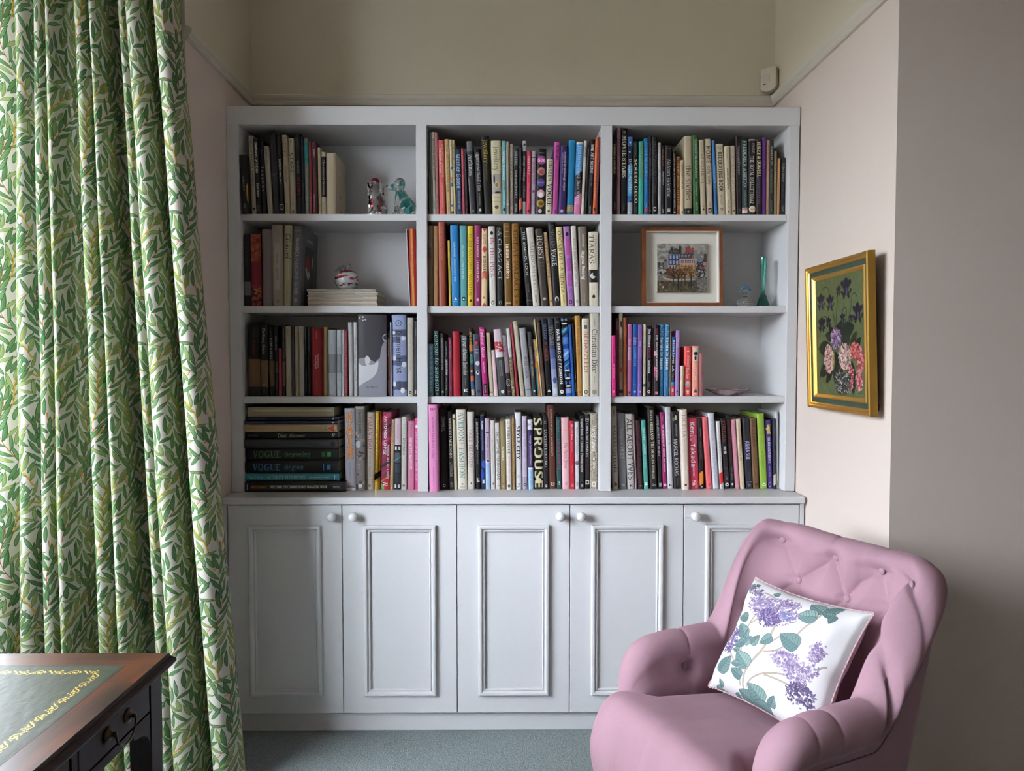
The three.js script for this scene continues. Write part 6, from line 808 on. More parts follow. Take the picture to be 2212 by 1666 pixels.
  // piping under the roll, from one arm front round the back to the other
  const pip = []; for (let i = 0; i <= 120; i++) { const s = lerp(-S + 0.012, S - 0.012, i / 120), p = at(s, 0.812), [, , nx, nz] = base(s); pip.push(V3(p.x + nx * 0.002, p.y, p.z + nz * 0.002)); }
  part('piping', tube(pip, 0.0028, 240, 6), seamMat, chair);
  // sprung seat with a T-shaped front that wraps before the arms
  {
    const g = new THREE.BoxGeometry(2, 2, 2, 48, 20, 48), p = g.attributes.position, hx = 0.184, y0 = 0.2, y1 = 0.43, z0 = -0.2, z1 = 0.298, R = 0.092;
    for (let i = 0; i < p.count; i++) {
      let x = p.getX(i) * 0.25, y = p.getY(i) * (y1 - y0) / 2, z = p.getZ(i) * (z1 - z0) / 2;
      const q = V3(clamp(x, -0.25 + R, 0.25 - R), clamp(y, -(y1 - y0) / 2 + R, (y1 - y0) / 2 - R), clamp(z, -(z1 - z0) / 2 + R, (z1 - z0) / 2 - R)), dlt = V3(x, y, z).sub(q); if (dlt.length() > 1e-6) dlt.setLength(R); q.add(dlt);
      let X = q.x, Y = q.y + (y0 + y1) / 2, Z = q.z + (z0 + z1) / 2;
      const w = lerp(hx / 0.25, 1.0, smooth(Z, 0.135, 0.205)); X *= w;
      const top = smooth(Y, 0.36, y1), cr = (1 - (X / 0.27) ** 2) * (1 - ((Z - 0.06) / 0.3) ** 2); Y += top * (0.012 * Math.max(0, cr) + 0.15 * (Z - 0.02));
      if (Z > 0.1) { const side = smooth(Y, 0.2, 0.33); Z -= (1 - side) * 0.018; X *= 1 - 0.03 * (1 - side); }
      p.setXYZ(i, X, Y, Z);
    }
    g.deleteAttribute('uv'); g.deleteAttribute('normal'); const m = mergeVertices(g, 1e-5); m.computeVertexNormals(); planarUV(m, 0, 2, 1.6);
    part('seat', m, velvet, chair);
  }
  part('seat_frame', box(-0.22, 0.22, 0.165, 0.235, -0.2, 0.235, 0.012), velvet, chair);
  const legG = lathe([[0.0001, 0], [0.0105, 0.0005], [0.0115, 0.012], [0.0125, 0.05], [0.016, 0.11], [0.02, 0.16], [0.021, 0.172], [0.0001, 0.174]], 20);
  for (const [x, z] of [[-0.205, 0.225], [0.205, 0.225], [-0.17, -0.17], [0.17, -0.17]]) part('leg', legG, woodMat, chair).position.set(x, 0, z);
}

// ---------------------------------------------------------------- cushion on the armchair
{
  const W = 1024, Q = W / 1000;
  reseed(91);
  const art = canvas(W, W, (ctx) => {
    ctx.fillStyle = '#cecbcc'; ctx.fillRect(0, 0, W, W); ctx.scale(Q, Q);
    const STEMS = [[384, 898, 359, 811, 389, 671, 450, 537, 463, 320, 473, 272], [350, 896, 307, 791, 213, 716, 110, 652], [343, 818, 237, 612, 216, 444, 246, 302, 295, 247], [242, 378, 307, 297], [389, 671, 363, 737], [460, 560, 547, 528, 623, 433], [476, 474, 546, 385], [659, 352, 697, 246, 748, 171, 756, 102], [418, 889, 422, 825, 502, 734, 634, 676, 719, 657], [538, 731, 654, 718, 775, 717], [380, 899, 473, 977, 630, 985], [167, 988, 239, 1010], [219, 89, 300, 90, 341, 103], [173, 387, 159, 355], [546, 385, 659, 352], [940, 481, 898, 528]];
    for (const [i, s] of STEMS.entries()) for (const [w, c] of [[i < 1 ? 17 : 12, '#6d655b'], [i < 1 ? 11 : 7, '#a89a86']]) {
      ctx.strokeStyle = c; ctx.lineWidth = w; ctx.lineCap = ctx.lineJoin = 'round'; ctx.beginPath(); ctx.moveTo(s[0], s[1]);
      for (let k = 2; k + 3 < s.length; k += 2) ctx.quadraticCurveTo(s[k], s[k + 1], (s[k] + s[k + 2]) / 2, (s[k + 1] + s[k + 3]) / 2); ctx.lineTo(s[s.length - 2], s[s.length - 1]); ctx.stroke();
    }
    const LEAVES = [[75, 371, 190, 343], [133, 413, 241, 503], [235, 446, 253, 521], [167, 611, 252, 550], [171, 642, 240, 629], [217, 640, 370, 733], [178, 700, 130, 861], [211, 754, 287, 736], [229, 796, 348, 830], [391, 509, 476, 421], [305, 481, 259, 565], [369, 450, 324, 546], [532, 373, 716, 416], [631, 52, 755, 98], [841, 15, 761, 92], [590, 180, 740, 144], [754, 107, 833, 104], [838, 172, 835, 99], [90, 998, 167, 988], [148, 913, 191, 966], [333, 932, 494, 992], [424, 851, 582, 935], [485, 962, 636, 999], [659, 848, 636, 939], [284, 1004, 338, 975], [22, 110, 87, 72], [82, 50, 121, 56], [301, 71, 361, 65]];
    for (const [x0, y0, x1, y1] of LEAVES) {
      const L = Math.hypot(x1 - x0, y1 - y0), a = Math.atan2(y1 - y0, x1 - x0), w = L * (L > 140 ? 0.42 : 0.38); ctx.save(); ctx.translate(x0, y0); ctx.rotate(a);
      const shape = () => { ctx.beginPath(); ctx.moveTo(0, 0); ctx.bezierCurveTo(L * 0.2, -w * 0.4, L * 0.6, -w * 1.35, L * 0.93, -w * 0.75); ctx.quadraticCurveTo(L * 1.04, -w * 0.3, L, 0); ctx.quadraticCurveTo(L * 1.05, w * 0.4, L * 0.9, w * 0.8); ctx.bezierCurveTo(L * 0.55, w * 1.2, L * 0.2, w * 0.55, 0, 0); };
      shape(); ctx.fillStyle = ['#738d88', '#66807d', '#7e9893'][Math.floor(rnd() * 3)]; ctx.fill(); ctx.strokeStyle = '#33494a'; ctx.lineWidth = 3; ctx.stroke();
      ctx.save(); shape(); ctx.clip(); ctx.fillStyle = '#4d6a6c'; ctx.globalAlpha = 0.55; ctx.fillRect(0, 0, L * 1.1, w * 1.2); ctx.globalAlpha = 1; ctx.lineWidth = 2.2; ctx.beginPath(); ctx.moveTo(0, 0); ctx.lineTo(L, 0); for (let k = 1; k < 7; k++) { const x = L * k / 7; ctx.moveTo(x + L * 0.08, 0); ctx.quadraticCurveTo(x, -w * 0.5, x - L * 0.12, -w); ctx.moveTo(x + L * 0.08, 0); ctx.quadraticCurveTo(x, w * 0.5, x - L * 0.12, w); } ctx.stroke(); ctx.restore(); ctx.restore();
    }
    const LILAC = [[366, 203, 242, 112, 0], [373, 282, 108, 82, 1], [495, 107, 92, 40, 0], [183, 195, 50, 36, 0], [515, 214, 58, 36, 2], [108, 570, 72, 120, 1], [669, 552, 142, 72, 0], [775, 601, 117, 80, 0], [853, 415, 58, 88, 0], [845, 744, 108, 88, 3], [128, 106, 92, 40, 4], [878, 544, 50, 48, 0]];
    const TINT = [['#ad9bb8', '#967fa3', '#c3b2c8', '#826d92', '#cdbfcf'], ['#7f6a9a', '#6c5788', '#9b86ad', '#b3a2bd', '#5b4878'], ['#8fa3cc', '#7d92c0', '#a9b8d8', '#9f8fc0', '#6f82b5'], ['#6a5a78', '#806f90', '#554566', '#a293ac', '#483a58'], ['#8a7f92', '#a398a8', '#6d6278', '#b9b0bc', '#574d60']];
    for (const [cx, cy, rx, ry, m] of LILAC) {
      const n = Math.round(rx * ry / 62);
      for (let i = 0; i < n; i++) {
        const a = rnd() * 6.283, q = Math.sqrt(rnd()) * (0.85 + 0.25 * rnd()), x = cx + rx * q * Math.cos(a), y = cy + ry * q * Math.sin(a), r = 7.5 + 4 * rnd();
        ctx.save(); ctx.translate(x, y); ctx.rotate(rnd() * 6); ctx.fillStyle = TINT[m][Math.floor(rnd() * 5)]; ctx.strokeStyle = m === 1 || m === 3 ? '#352a55' : '#54466c'; ctx.lineWidth = 1.6;
        const pet = q > 0.85 ? 2 : 4; for (let k = 0; k < pet; k++) { ctx.beginPath(); ctx.ellipse(r * 0.55, 0, r * 0.6, r * 0.38, 0, 0, 7); ctx.fill(); ctx.stroke(); ctx.rotate(Math.PI / 2); }
        ctx.fillStyle = '#3a2f55'; ctx.beginPath(); ctx.arc(0, 0, r * 0.16, 0, 7); ctx.fill(); ctx.restore();
      }
    }
  });
  const map = canvasMap(art); map.wrapS = map.wrapT = THREE.ClampToEdgeWrapping;
  const print = std({ map, roughness: 0.75 }), plain = std({ color: lin(0.62, 0.45, 0.47), roughness: 0.85 }), cord = std({ color: lin(0.5, 0.34, 0.36), roughness: 0.8 });
  // corners in the armchair's frame (x to the near arm, z to the front)
  const A = V3(-0.15, 0.694, -0.172), B = V3(0.192, 0.712, -0.178), C = V3(-0.146, 0.443, -0.02), D = V3(0.173, 0.441, -0.044), mid = V3(0, 0, 0).add(A).add(B).add(C).add(D).multiplyScalar(0.25);
  const U = B.clone().sub(A).add(D).sub(C).multiplyScalar(0.25), Vv = A.clone().sub(C).add(B).sub(D).multiplyScalar(0.25), n = U.clone().cross(Vv).normalize();
  const base = mid.clone().setY(0.441);
  const P = (a, b, side) => {   // a, b in -1..1, b up
    const al = a * (1 - 0.085 * (1 - b * b)), be = b * (1 - 0.085 * (1 - a * a)), s = (al + 1) / 2, t = (be + 1) / 2;
    const p = C.clone().lerp(D, s).lerp(A.clone().lerp(B, s), t), h = 0.05 * (Math.max(0, 1 - a ** 4) * Math.max(0, 1 - b ** 4)) ** 0.55;
    const wr = 0.0035 * Math.sin(9 * a + 5 * b + 3 * noise(a * 2, b * 2, 4)) * smooth(Math.max(Math.abs(a), Math.abs(b)), 0.5, 0.85) * (1 - smooth(Math.max(Math.abs(a), Math.abs(b)), 0.93, 1));
    return p.addScaledVector(n, side * (h + wr * side)).sub(base);
  };
  const world = base.clone().applyAxisAngle(V3(0, 1, 0), -1.1475).add(V3(0.543, 0, 0.841));
  const c = thing('cushion', 'white square cushion printed with lilac blossom leaning in the armchair', 'cushion', world.toArray(), -1.1475);
  part('front_panel', gridSurface(60, 60, (u, v) => P(u * 2 - 1, v * 2 - 1, 1), (u, v) => [u, v]), print, c);
  part('back_panel', gridSurface(40, 40, (u, v) => P(1 - u * 2, v * 2 - 1, -1)), plain, c);
  const rim = []; for (const [k, f] of [[0, (t) => [t, -1]], [1, (t) => [1, t]], [2, (t) => [-t, 1]], [3, (t) => [-1, -t]]]) for (let i = 0; i < 16; i++) rim.push(P(...f(-1 + 2 * i / 16), 0));
  const twist = new THREE.CatmullRomCurve3(rim, true), strand = (ph) => { const pts = []; for (let i = 0; i < 460; i++) { const t = i / 460, p = twist.getPointAt(t), a = t * 6.283 * 150 / 2 + ph; pts.push(p.add(V3(Math.cos(a) * 0.0012, Math.sin(a) * 0.0012, Math.sin(a + 1) * 0.0012))); } return new THREE.TubeGeometry(new THREE.CatmullRomCurve3(pts, true), 700, 0.0017, 5, true); };
  part('piping_cord', merge([strand(0), strand(Math.PI)]), cord, c);
}

// ---------------------------------------------------------------- ornaments and pictures on the shelves
const clearGlass = phys({ color: lin(1, 1, 1), transmission: 1, thickness: 0.01, roughness: 0.03, ior: 1.47, attenuationColor: lin(0.86, 0.88, 0.84), attenuationDistance: 0.12 });
function blob(bones, k, cells, size, centre, colour) {   // smooth-joined tapered capsules, meshed once
  const mc = new MarchingCubes(cells, new THREE.MeshStandardMaterial(), true, false, 200000); mc.isolation = 0;
  const half = size / 2, p = V3(), ab = V3(), ap = V3();
  for (let z = 0; z < cells; z++) for (let y = 0; y < cells; y++) for (let x = 0; x < cells; x++) {
    p.set((x - cells / 2) / (cells / 2) * half, (y - cells / 2) / (cells / 2) * half, (z - cells / 2) / (cells / 2) * half).add(centre);
    let d = 1e3; for (const [a, b, ra, rb] of bones) { ab.subVectors(b, a); ap.subVectors(p, a); const t = clamp(ap.dot(ab) / Math.max(1e-9, ab.lengthSq()), 0, 1), q = ap.addScaledVector(ab, -t).length() - lerp(ra, rb, t), h = clamp(0.5 + 0.5 * (d - q) / k, 0, 1); d = lerp(d, q, h) - k * h * (1 - h); }
    mc.field[x + y * cells + z * cells * cells] = -d * 1000;
  }
  mc.update();
  const n = mc.count, pos = new Float32Array(n * 3), nor = new Float32Array(n * 3), col = colour ? new Float32Array(n * 3) : null;
  for (let i = 0; i < n; i++) {
    for (let c = 0; c < 3; c++) { pos[i * 3 + c] = mc.positionArray[i * 3 + c] * half + centre.getComponent(c); if (c === 1) pos[i * 3 + 1] = Math.max(0, pos[i * 3 + 1]); nor[i * 3 + c] = mc.normalArray[i * 3 + c]; }
    if (col) { const q = colour(pos[i * 3], pos[i * 3 + 1], pos[i * 3 + 2]); col.set(q, i * 3); }
  }
  let g = new THREE.BufferGeometry(); g.setAttribute('position', new THREE.BufferAttribute(pos, 3)); if (col) g.setAttribute('color', new THREE.BufferAttribute(col, 3));
  g = mergeVertices(g, 2e-5); g.computeVertexNormals(); g.setAttribute('uv', new THREE.BufferAttribute(new Float32Array(g.attributes.position.count * 2), 2)); return g;
}
// sitting glass dogs; local +z is the way they face
{
  const glassDog = (name, label, x, z, turn, tint, dark, spots, cap, sx) => {
    const E = (x1, y1, z1, x2, y2, z2, r1, r2) => [V3(x1, y1, z1), V3(x2, y2, z2), r1, r2], bones = [];
    bones.push(E(0, 0.036, -0.018, 0, 0.074, 0.002, 0.0325, 0.0215), E(0, 0.074, 0.004, 0, 0.096, 0.009, 0.017, 0.013), E(0, 0.112, 0.008, 0, 0.117, 0.006, 0.0205, 0.0195), E(0, 0.106, 0.024, 0, 0.1035, 0.047, 0.0115, 0.0065), E(0, 0.099, 0.03, 0, 0.098, 0.043, 0.006, 0.004), E(0, 0.012, -0.038, 0.01, 0.007, -0.044, 0.009, 0.006));
    for (const s of [-1, 1]) bones.push(E(s * 0.0125, 0.068, 0.014, s * 0.0135, 0.006, 0.021, 0.0105, 0.0072), E(s * 0.0135, 0.006, 0.022, s * 0.014, 0.0055, 0.03, 0.0064, 0.0058), E(s * 0.019, 0.026, -0.012, s * 0.02, 0.018, -0.002, 0.0185, 0.0125), E(s * 0.021, 0.0065, 0.0, s * 0.0215, 0.006, 0.014, 0.0072, 0.0058));
    const colour = (px, py, pz) => {
      if (cap && py > 0.118 && pz < 0.028) return tint;
      for (const [a, b, c, r, d] of spots) { const dd = Math.hypot((px - a), (py - b) * 0.75, (pz - c)); if (dd < 0.86 * r * (1 + 0.14 * Math.sin(4 * Math.atan2(py - b, px - a + pz - c)))) return d ? dark : tint; }
      return [0.97, 0.97, 0.95];
    };
    const glass = phys({ color: lin(1, 1, 1), vertexColors: true, transmission: 1, thickness: 0.01, roughness: 0.03, ior: 1.45 });
    const o = thing(name, label, 'figurine', [x, SHELF[1] + 0.0004, z], turn, 'glass dogs on the top left shelf');
    part('body', blob(bones, 0.0085, 128, 0.165, V3(0, 0.07, 0), colour), glass, o);
    const ear = (s) => blob([[V3(s * 0.019, 0.124, 0.002), V3(s * 0.026, 0.104, 0.002), 0.005, 0.0078], [V3(s * 0.026, 0.104, 0.002), V3(s * 0.0275, 0.084, 0.003), 0.0078, 0.006], [V3(s * 0.0275, 0.084, 0.003), V3(s * 0.033, 0.079, 0.003), 0.0045, 0.003]], 0.005, 40, 0.09, V3(s * 0.025, 0.1, 0.002));
    for (const s of [-1, 1]) part('ear', ear(s), clearGlass, o);
    const bead = new THREE.SphereGeometry(1, 16, 12), black = std({ color: lin(0.01, 0.01, 0.012), roughness: 0.15 }), white = std({ color: lin(0.75, 0.78, 0.85), roughness: 0.2 }), blue = std({ color: lin(0.03, 0.08, 0.22), roughness: 0.15 });
    const nose = part('nose', bead, black, o); nose.scale.setScalar(0.0036); nose.position.set(0, 0.1065, 0.0535);
    for (const s of [-1, 1]) { const e = part('eye', bead, white, o); e.scale.set(0.0042, 0.0042, 0.0028); e.position.set(s * 0.0095, 0.1145, 0.0262); const i = part('pupil', bead, blue, e); i.scale.set(0.6, 0.6, 0.6); i.position.set(0, 0, 0.65); }
    o.scale.set(sx, 1, sx);
  };
  glassDog('glass_dog', 'clear glass dog with red cap and maroon patches on the top left shelf', -0.4555, -0.078, -0.38, [0.5, 0.03, 0.06], [0.2, 0.03, 0.05], [[-0.024, 0.07, 0.006, 0.017, 1], [0.022, 0.058, 0.006, 0.019, 1], [-0.004, 0.048, 0.02, 0.013, 0], [0.018, 0.03, 0.014, 0.012, 1], [-0.03, 0.022, -0.012, 0.013, 1], [-0.012, 0.09, 0.012, 0.008, 0], [0.0, 0.03, -0.04, 0.014, 1]], true, 0.94);
  glassDog('glass_dog', 'clear glass dog with teal green patches on the top left shelf', -0.3655, -0.075, -1.42, [0.02, 0.36, 0.31], [0.02, 0.12, 0.1], [[-0.024, 0.078, 0.0, 0.015, 0], [0.024, 0.078, 0.0, 0.015, 0], [-0.028, 0.044, -0.016, 0.016, 0], [0.028, 0.044, -0.016, 0.016, 0], [0, 0.07, 0.022, 0.012, 1], [0, 0.08, -0.02, 0.011, 1], [-0.03, 0.022, -0.036, 0.012, 1], [0.03, 0.022, -0.036, 0.012, 1], [-0.014, 0.026, 0.022, 0.01, 1], [0.014, 0.026, 0.022, 0.01, 1], [0, 0.134, 0.012, 0.011, 0], [-0.02, 0.112, 0.002, 0.008, 0], [0.02, 0.112, 0.002, 0.008, 0], [-0.01, 0.106, 0.03, 0.009, 0], [0.01, 0.106, 0.03, 0.009, 0], [0, 0.125, -0.012, 0.008, 1]], false, 0.94);
}
// cream magazines in a flat pile
let pileTop = SHELF[2];
{
  reseed(5);
  const N = 12, ords = ['topmost', 'second from the top', 'third from the top', 'fourth from the top', 'fifth from the top', 'sixth from the top', 'sixth from the bottom', 'fifth from the bottom', 'fourth from the bottom', 'third from the bottom', 'second from the bottom', 'bottom one'];
  for (let i = 0; i < N; i++) {
    const t = 0.0044 + 0.0007 * rnd(), w = 0.236 + 0.006 * rnd(), d = 0.176 + 0.012 * rnd(), x = -0.6885 + (rnd() - 0.5) * 0.006, z = -0.043 + (rnd() - 0.5) * 0.008, a = (rnd() - 0.5) * 0.012 - 0.01;
    const k = N - 1 - i, o = thing('magazine', `cream spined magazine, ${ords[k]} in the pile under the glass apple`, 'magazine', [x, pileTop + 0.0002, z], a, 'magazines piled under the glass apple');
    const tone = [0.66, 0.5, 0.6, 0.72, 0.45, 0.63][i % 6] + 0.06 * rnd(), cov = phys({ color: lin(tone, tone * 0.9, tone * 0.74), roughness: 0.4 });
    const g = new THREE.Shape(); g.moveTo(0, 0); g.lineTo(-d, 0); g.lineTo(-d, 0.0004); g.lineTo(-0.001, 0.0004); g.lineTo(-0.001, t - 0.0007); g.lineTo(-d, t - 0.0007); g.lineTo(-d, t - 0.0003); g.lineTo(0.0002, t - 0.0003); g.quadraticCurveTo(0.0012, t / 2, 0, 0);
    part('cover', new THREE.ExtrudeGeometry(g, { depth: w, bevelEnabled: false }).rotateY(-Math.PI / 2).translate(w, 0, 0), k === 0 ? phys({ color: lin(0.5, 0.46, 0.4), roughness: 0.35 }) : cov, o);
    part('page_block', box(0.001, w - 0.001, 0.0005, t - 0.0008, -d + 0.001, -0.0012), std({ color: lin(0.45, 0.4, 0.33), roughness: 0.9 }), o);
    if (k % 3 !== 1) part('spine_lettering', box(0.03 + 0.05 * rnd(), 0.13 + 0.06 * rnd(), t * 0.38, t * 0.58, 0.0009, 0.00115), std({ color: lin(0.3, 0.26, 0.2), roughness: 0.8 }), o);
    pileTop += t + 0.0002;
  }
}
// glass apple
{
  const stemGlass = phys({ color: lin(0.62, 0.7, 0.72), transmission: 0.85, thickness: 0.01, roughness: 0.06, ior: 1.5 });
  const art = canvas(512, 512, (ctx, w, h) => {
    ctx.fillStyle = '#cfd3d4'; ctx.fillRect(0, 0, w, h); reseed(17); ctx.fillStyle = '#8f1620';
    const drop = (x, y, r, l, a) => { for (const o of [-w, 0, w]) { ctx.save(); ctx.translate(x + o, y); ctx.rotate(a); ctx.beginPath(); ctx.moveTo(0, -l); ctx.bezierCurveTo(r * 1.2, -l * 0.2, r * 1.2, l, 0, l); ctx.bezierCurveTo(-r * 1.2, l, -r * 1.2, -l * 0.2, 0, -l); ctx.fill(); ctx.restore(); } };
    for (let i = 0; i < 11; i++) drop(i * 47 + 20 * rnd(), 70 + 50 * rnd(), 20 + 12 * rnd(), 44 + 30 * rnd(), (rnd() - 0.5) * 0.9);
    for (let i = 0; i < 13; i++) drop(i * 40 + 26 * rnd(), 190 + 90 * rnd(), 13 + 10 * rnd(), 20 + 16 * rnd(), 0.5 + rnd() * 1.3);
    ctx.fillStyle = '#3d1a20'; for (let i = 0; i < 10; i++) drop(i * 52 + 30 * rnd(), 300 + 60 * rnd(), 7, 18, rnd() * 3); ctx.fillStyle = '#7d1a24'; for (let i = 0; i < 8; i++) drop(i * 66 + 30 * rnd(), 320 + 40 * rnd(), 9, 26, 1.2 + 0.6 * rnd());
  });
  const map = canvasMap(art), skin = phys({ map, roughness: 0.12, clearcoat: 1, clearcoatRoughness: 0.04 });
  const o = thing('glass_apple', 'white glass apple with dark red petal marks on the magazines', 'ornament', [-0.5655, pileTop + 0.0003, -0.105], 0.4);
  const pts = []; for (let i = 0; i <= 36; i++) { const a = -Math.PI / 2 + Math.PI * i / 36, r = 0.043 * Math.cos(a) ** 0.92, y = 0.0375 + 0.0385 * Math.sin(a) - 0.011 * Math.exp(-((r / 0.011) ** 2)) * (a > 0 ? 1 : 0); pts.push([r, Math.max(0, y - 0.0004)]); }
  part('body', lathe(pts, 48), skin, o);
  part('stem', tube([V3(0, 0.058, 0), V3(0.001, 0.07, 0), V3(0.004, 0.082, 0), V3(0.0075, 0.09, 0.001), V3(0.01, 0.0935, 0.001)], 0.0032, 24, 10), stemGlass, o);
  part('stem_tip', new THREE.SphereGeometry(0.0046, 16, 12).translate(0.0103, 0.094, 0.001), stemGlass, o);
  part('leaf', blob([[V3(0, 0.066, 0), V3(-0.012, 0.086, 0), 0.0028, 0.0036], [V3(-0.012, 0.086, 0), V3(-0.026, 0.078, 0.002), 0.0036, 0.0052], [V3(-0.026, 0.078, 0.002), V3(-0.043, 0.066, 0.006), 0.0052, 0.002]], 0.004, 48, 0.07, V3(-0.02, 0.076, 0)), stemGlass, o);
}
// framed street scene, small canvas floated in a box frame
{
  reseed(23);
  const pic = canvas(512, 512, (ctx, w) => {
    const R = (c, x0, y0, x1, y1) => { ctx.fillStyle = c; ctx.fillRect(w * x0, w * y0, w * (x1 - x0), w * (y1 - y0)); }, poly = (c, ...p) => { ctx.fillStyle = c; ctx.beginPath(); for (let i = 0; i < p.length; i += 2) ctx.lineTo(w * p[i], w * p[i + 1]); ctx.fill(); };
    const dabs = (cs, n, x0, y0, x1, y1, r, st = 1) => { for (let i = 0; i < n; i++) { ctx.fillStyle = cs[Math.floor(rnd() * cs.length)]; ctx.beginPath(); ctx.ellipse(w * lerp(x0, x1, rnd()), w * lerp(y0, y1, rnd()), w * r * (0.5 + rnd()), w * r * st * (0.4 + rnd()), rnd() * 3, 0, 7); ctx.fill(); } };
    R('#a9a89e', 0, 0, 1, 1); dabs(['#b9b7ac', '#979890', '#c6c3b6', '#86887f', '#a8a99f'], 160, 0, 0, 1, 0.45, 0.06, 0.6); dabs(['#7f8a92', '#8d98a0'], 22, 0.78, 0.25, 1, 0.42, 0.04);
    R('#8d9089', 0, 0.38, 0.2, 0.66); dabs(['#d0cfc8', '#77786f', '#3c3834', '#5a3f36', '#b9b8b0'], 90, 0, 0.42, 0.25, 0.66, 0.025);
    poly('#55524c', 0.12, 0.37, 0.17, 0.31, 0.21, 0.37); R('#8b8a86', 0.13, 0.37, 0.22, 0.52);
    poly('#37342f', 0.22, 0.21, 0.27, 0.12, 0.44, 0.12, 0.47, 0.22); R('#302d2a', 0.28, 0.08, 0.315, 0.14); R('#302d2a', 0.37, 0.09, 0.39, 0.13); R('#33322e', 0.44, 0.05, 0.49, 0.22); dabs(['#6a675f', '#22201e', '#837f74'], 40, 0.24, 0.13, 0.46, 0.21, 0.012);
    R('#b39c98', 0.2, 0.23, 0.235, 0.5); R('#2b4c84', 0.23, 0.225, 0.445, 0.445); R('#1d3564', 0.23, 0.335, 0.445, 0.347);
    for (const y of [0.245, 0.355]) for (const x of [0.255, 0.315, 0.385]) { R('#d6dbe2', x, y, x + 0.035, y + 0.07); R('#7f8ba5', x + 0.012, y + 0.015, x + 0.022, y + 0.06); }
    R('#c9c5bb', 0.23, 0.445, 0.46, 0.52); for (const x of [0.25, 0.31, 0.37]) R('#4a4842', x, 0.465, x + 0.03, 0.51);
    poly('#a55a50', 0.55, 0.2, 0.57, 0.12, 0.61, 0.1, 0.62, 0.05, 0.66, 0.05, 0.67, 0.1, 0.71, 0.1, 0.745, 0.13, 0.74, 0.21); dabs(['#c98478', '#6a2f2c', '#b5443c'], 34, 0.57, 0.08, 0.73, 0.19, 0.012);
    poly('#4b4d60', 0.445, 0.31, 0.47, 0.21, 0.73, 0.2, 0.75, 0.31); for (const x of [0.51, 0.58, 0.645]) { ctx.fillStyle = '#c9c4c0'; ctx.beginPath(); ctx.ellipse(w * x, w * 0.26, w * 0.02, w * 0.026, 0, 0, 7); ctx.fill(); R('#2a2a33', x - 0.008, 0.25, x + 0.008, 0.28); } R('#b5713c', 0.7, 0.24, 0.735, 0.31);
    R('#d9b3ae', 0.455, 0.31, 0.755, 0.42); for (const x of [0.485, 0.565, 0.635, 0.71]) { R('#3a3230', x, 0.34, x + 0.045, 0.4); R('#e3cfc8', x + 0.012, 0.355, x + 0.034, 0.395); }
    R('#cdbfa6', 0.46, 0.42, 0.755, 0.53); for (const x of [0.49, 0.56, 0.63, 0.71]) R('#5a4c3c', x, 0.45, x + 0.03, 0.52);
    poly('#3b3438', 0.78, 0.5, 0.81, 0.36, 0.9, 0.42, 0.93, 0.33, 1, 0.3, 1, 0.55, 0.78, 0.58); R('#53302c', 0.95, 0.21, 1, 0.35); R('#c99c94', 0.93, 0.38, 1, 0.5); R('#6a3a3a', 0.83, 0.39, 0.88, 0.5); dabs(['#8a4a48', '#22252c', '#5a5a66', '#c3bab4'], 60, 0.78, 0.4, 1, 0.58, 0.016);
    dabs(['#22252a', '#4a4d55', '#c9c8c6', '#8d8d90', '#101216'], 150, 0.77, 0.56, 1, 0.8, 0.02); R('#7d7b74', 0.8, 0.72, 1, 1); poly('#8d8b84', 0.78, 0.74, 1, 0.88, 1, 1, 0.8, 1); dabs(['#9a988f', '#6d6b64'], 40, 0.8, 0.82, 1, 1, 0.02);
    R('#8c8880', 0, 0.64, 0.8, 0.8); poly('#c3beb2', 0.1, 0.66, 0.16, 0.7, 0.3, 0.73, 0.76, 0.72, 0.76, 0.75, 0.28, 0.77, 0.13, 0.73); R('#4d4536', 0, 0.78, 0.8, 1); dabs(['#5a5140', '#3d3629', '#6a5f48', '#4a4a38', '#77694c'], 170, 0, 0.78, 0.82, 1, 0.026);
    dabs(['#5c2f26', '#7a3f2a', '#3a2420', '#9a6a3c', '#2a2422'], 260, 0.2, 0.5, 0.55, 0.72, 0.014); dabs(['#c08a44', '#a86a34', '#d6a860', '#8a5a30', '#5a3a24', '#e0bd84'], 420, 0.36, 0.44, 0.78, 0.68, 0.013);
    ctx.strokeStyle = '#231b18'; ctx.lineCap = 'round'; for (const [x, y0, y1, lw] of [[0.33, 0.7, 0.88, 0.016], [0.425, 0.68, 0.95, 0.026], [0.5, 0.68, 0.87, 0.02], [0.56, 0.68, 0.84, 0.018], [0.685, 0.68, 0.88, 0.024]]) { ctx.lineWidth = w * lw; ctx.beginPath(); ctx.moveTo(w * x, w * y1); ctx.lineTo(w * x, w * y0); ctx.stroke(); ctx.lineWidth = w * 0.007; for (let k = -3; k < 4; k++) { ctx.beginPath(); ctx.moveTo(w * x, w * y0); ctx.quadraticCurveTo(w * (x + k * 0.012), w * (y0 - 0.07), w * (x + k * 0.03), w * (y0 - 0.15 - 0.03 * rnd())); ctx.stroke(); } }
    for (const [x, y, c1, c2] of [[0.055, 0.82, '#c9c4bb', '#3a342e'], [0.115, 0.83, '#c03038', '#e6e0da']]) { R(c1, x - 0.015, y, x + 0.015, y + 0.045); R(c2, x - 0.012, y + 0.045, x + 0.012, y + 0.085); R('#2a2220', x - 0.008, y - 0.02, x + 0.008, y); } R('#5a628a', 0.78, 0.74, 0.815, 0.83); R('#3a4266', 0.775, 0.82, 0.795, 0.89); R('#8d8a86', 0.76, 0.88, 0.775, 0.9);
    ctx.fillStyle = '#a9a294'; ctx.font = `italic ${w * 0.035}px serif`; ctx.fillText('Jane Pyeford', w * 0.05, w * 0.975);
  });
  const pmap = canvasMap(pic); pmap.wrapS = pmap.wrapT = THREE.ClampToEdgeWrapping;
  const f = thing('framed_picture', 'square wooden box frame holding a painting of town houses and trees', 'picture', [0.6135, SHELF[2] + 0.0022, -0.05], 0);
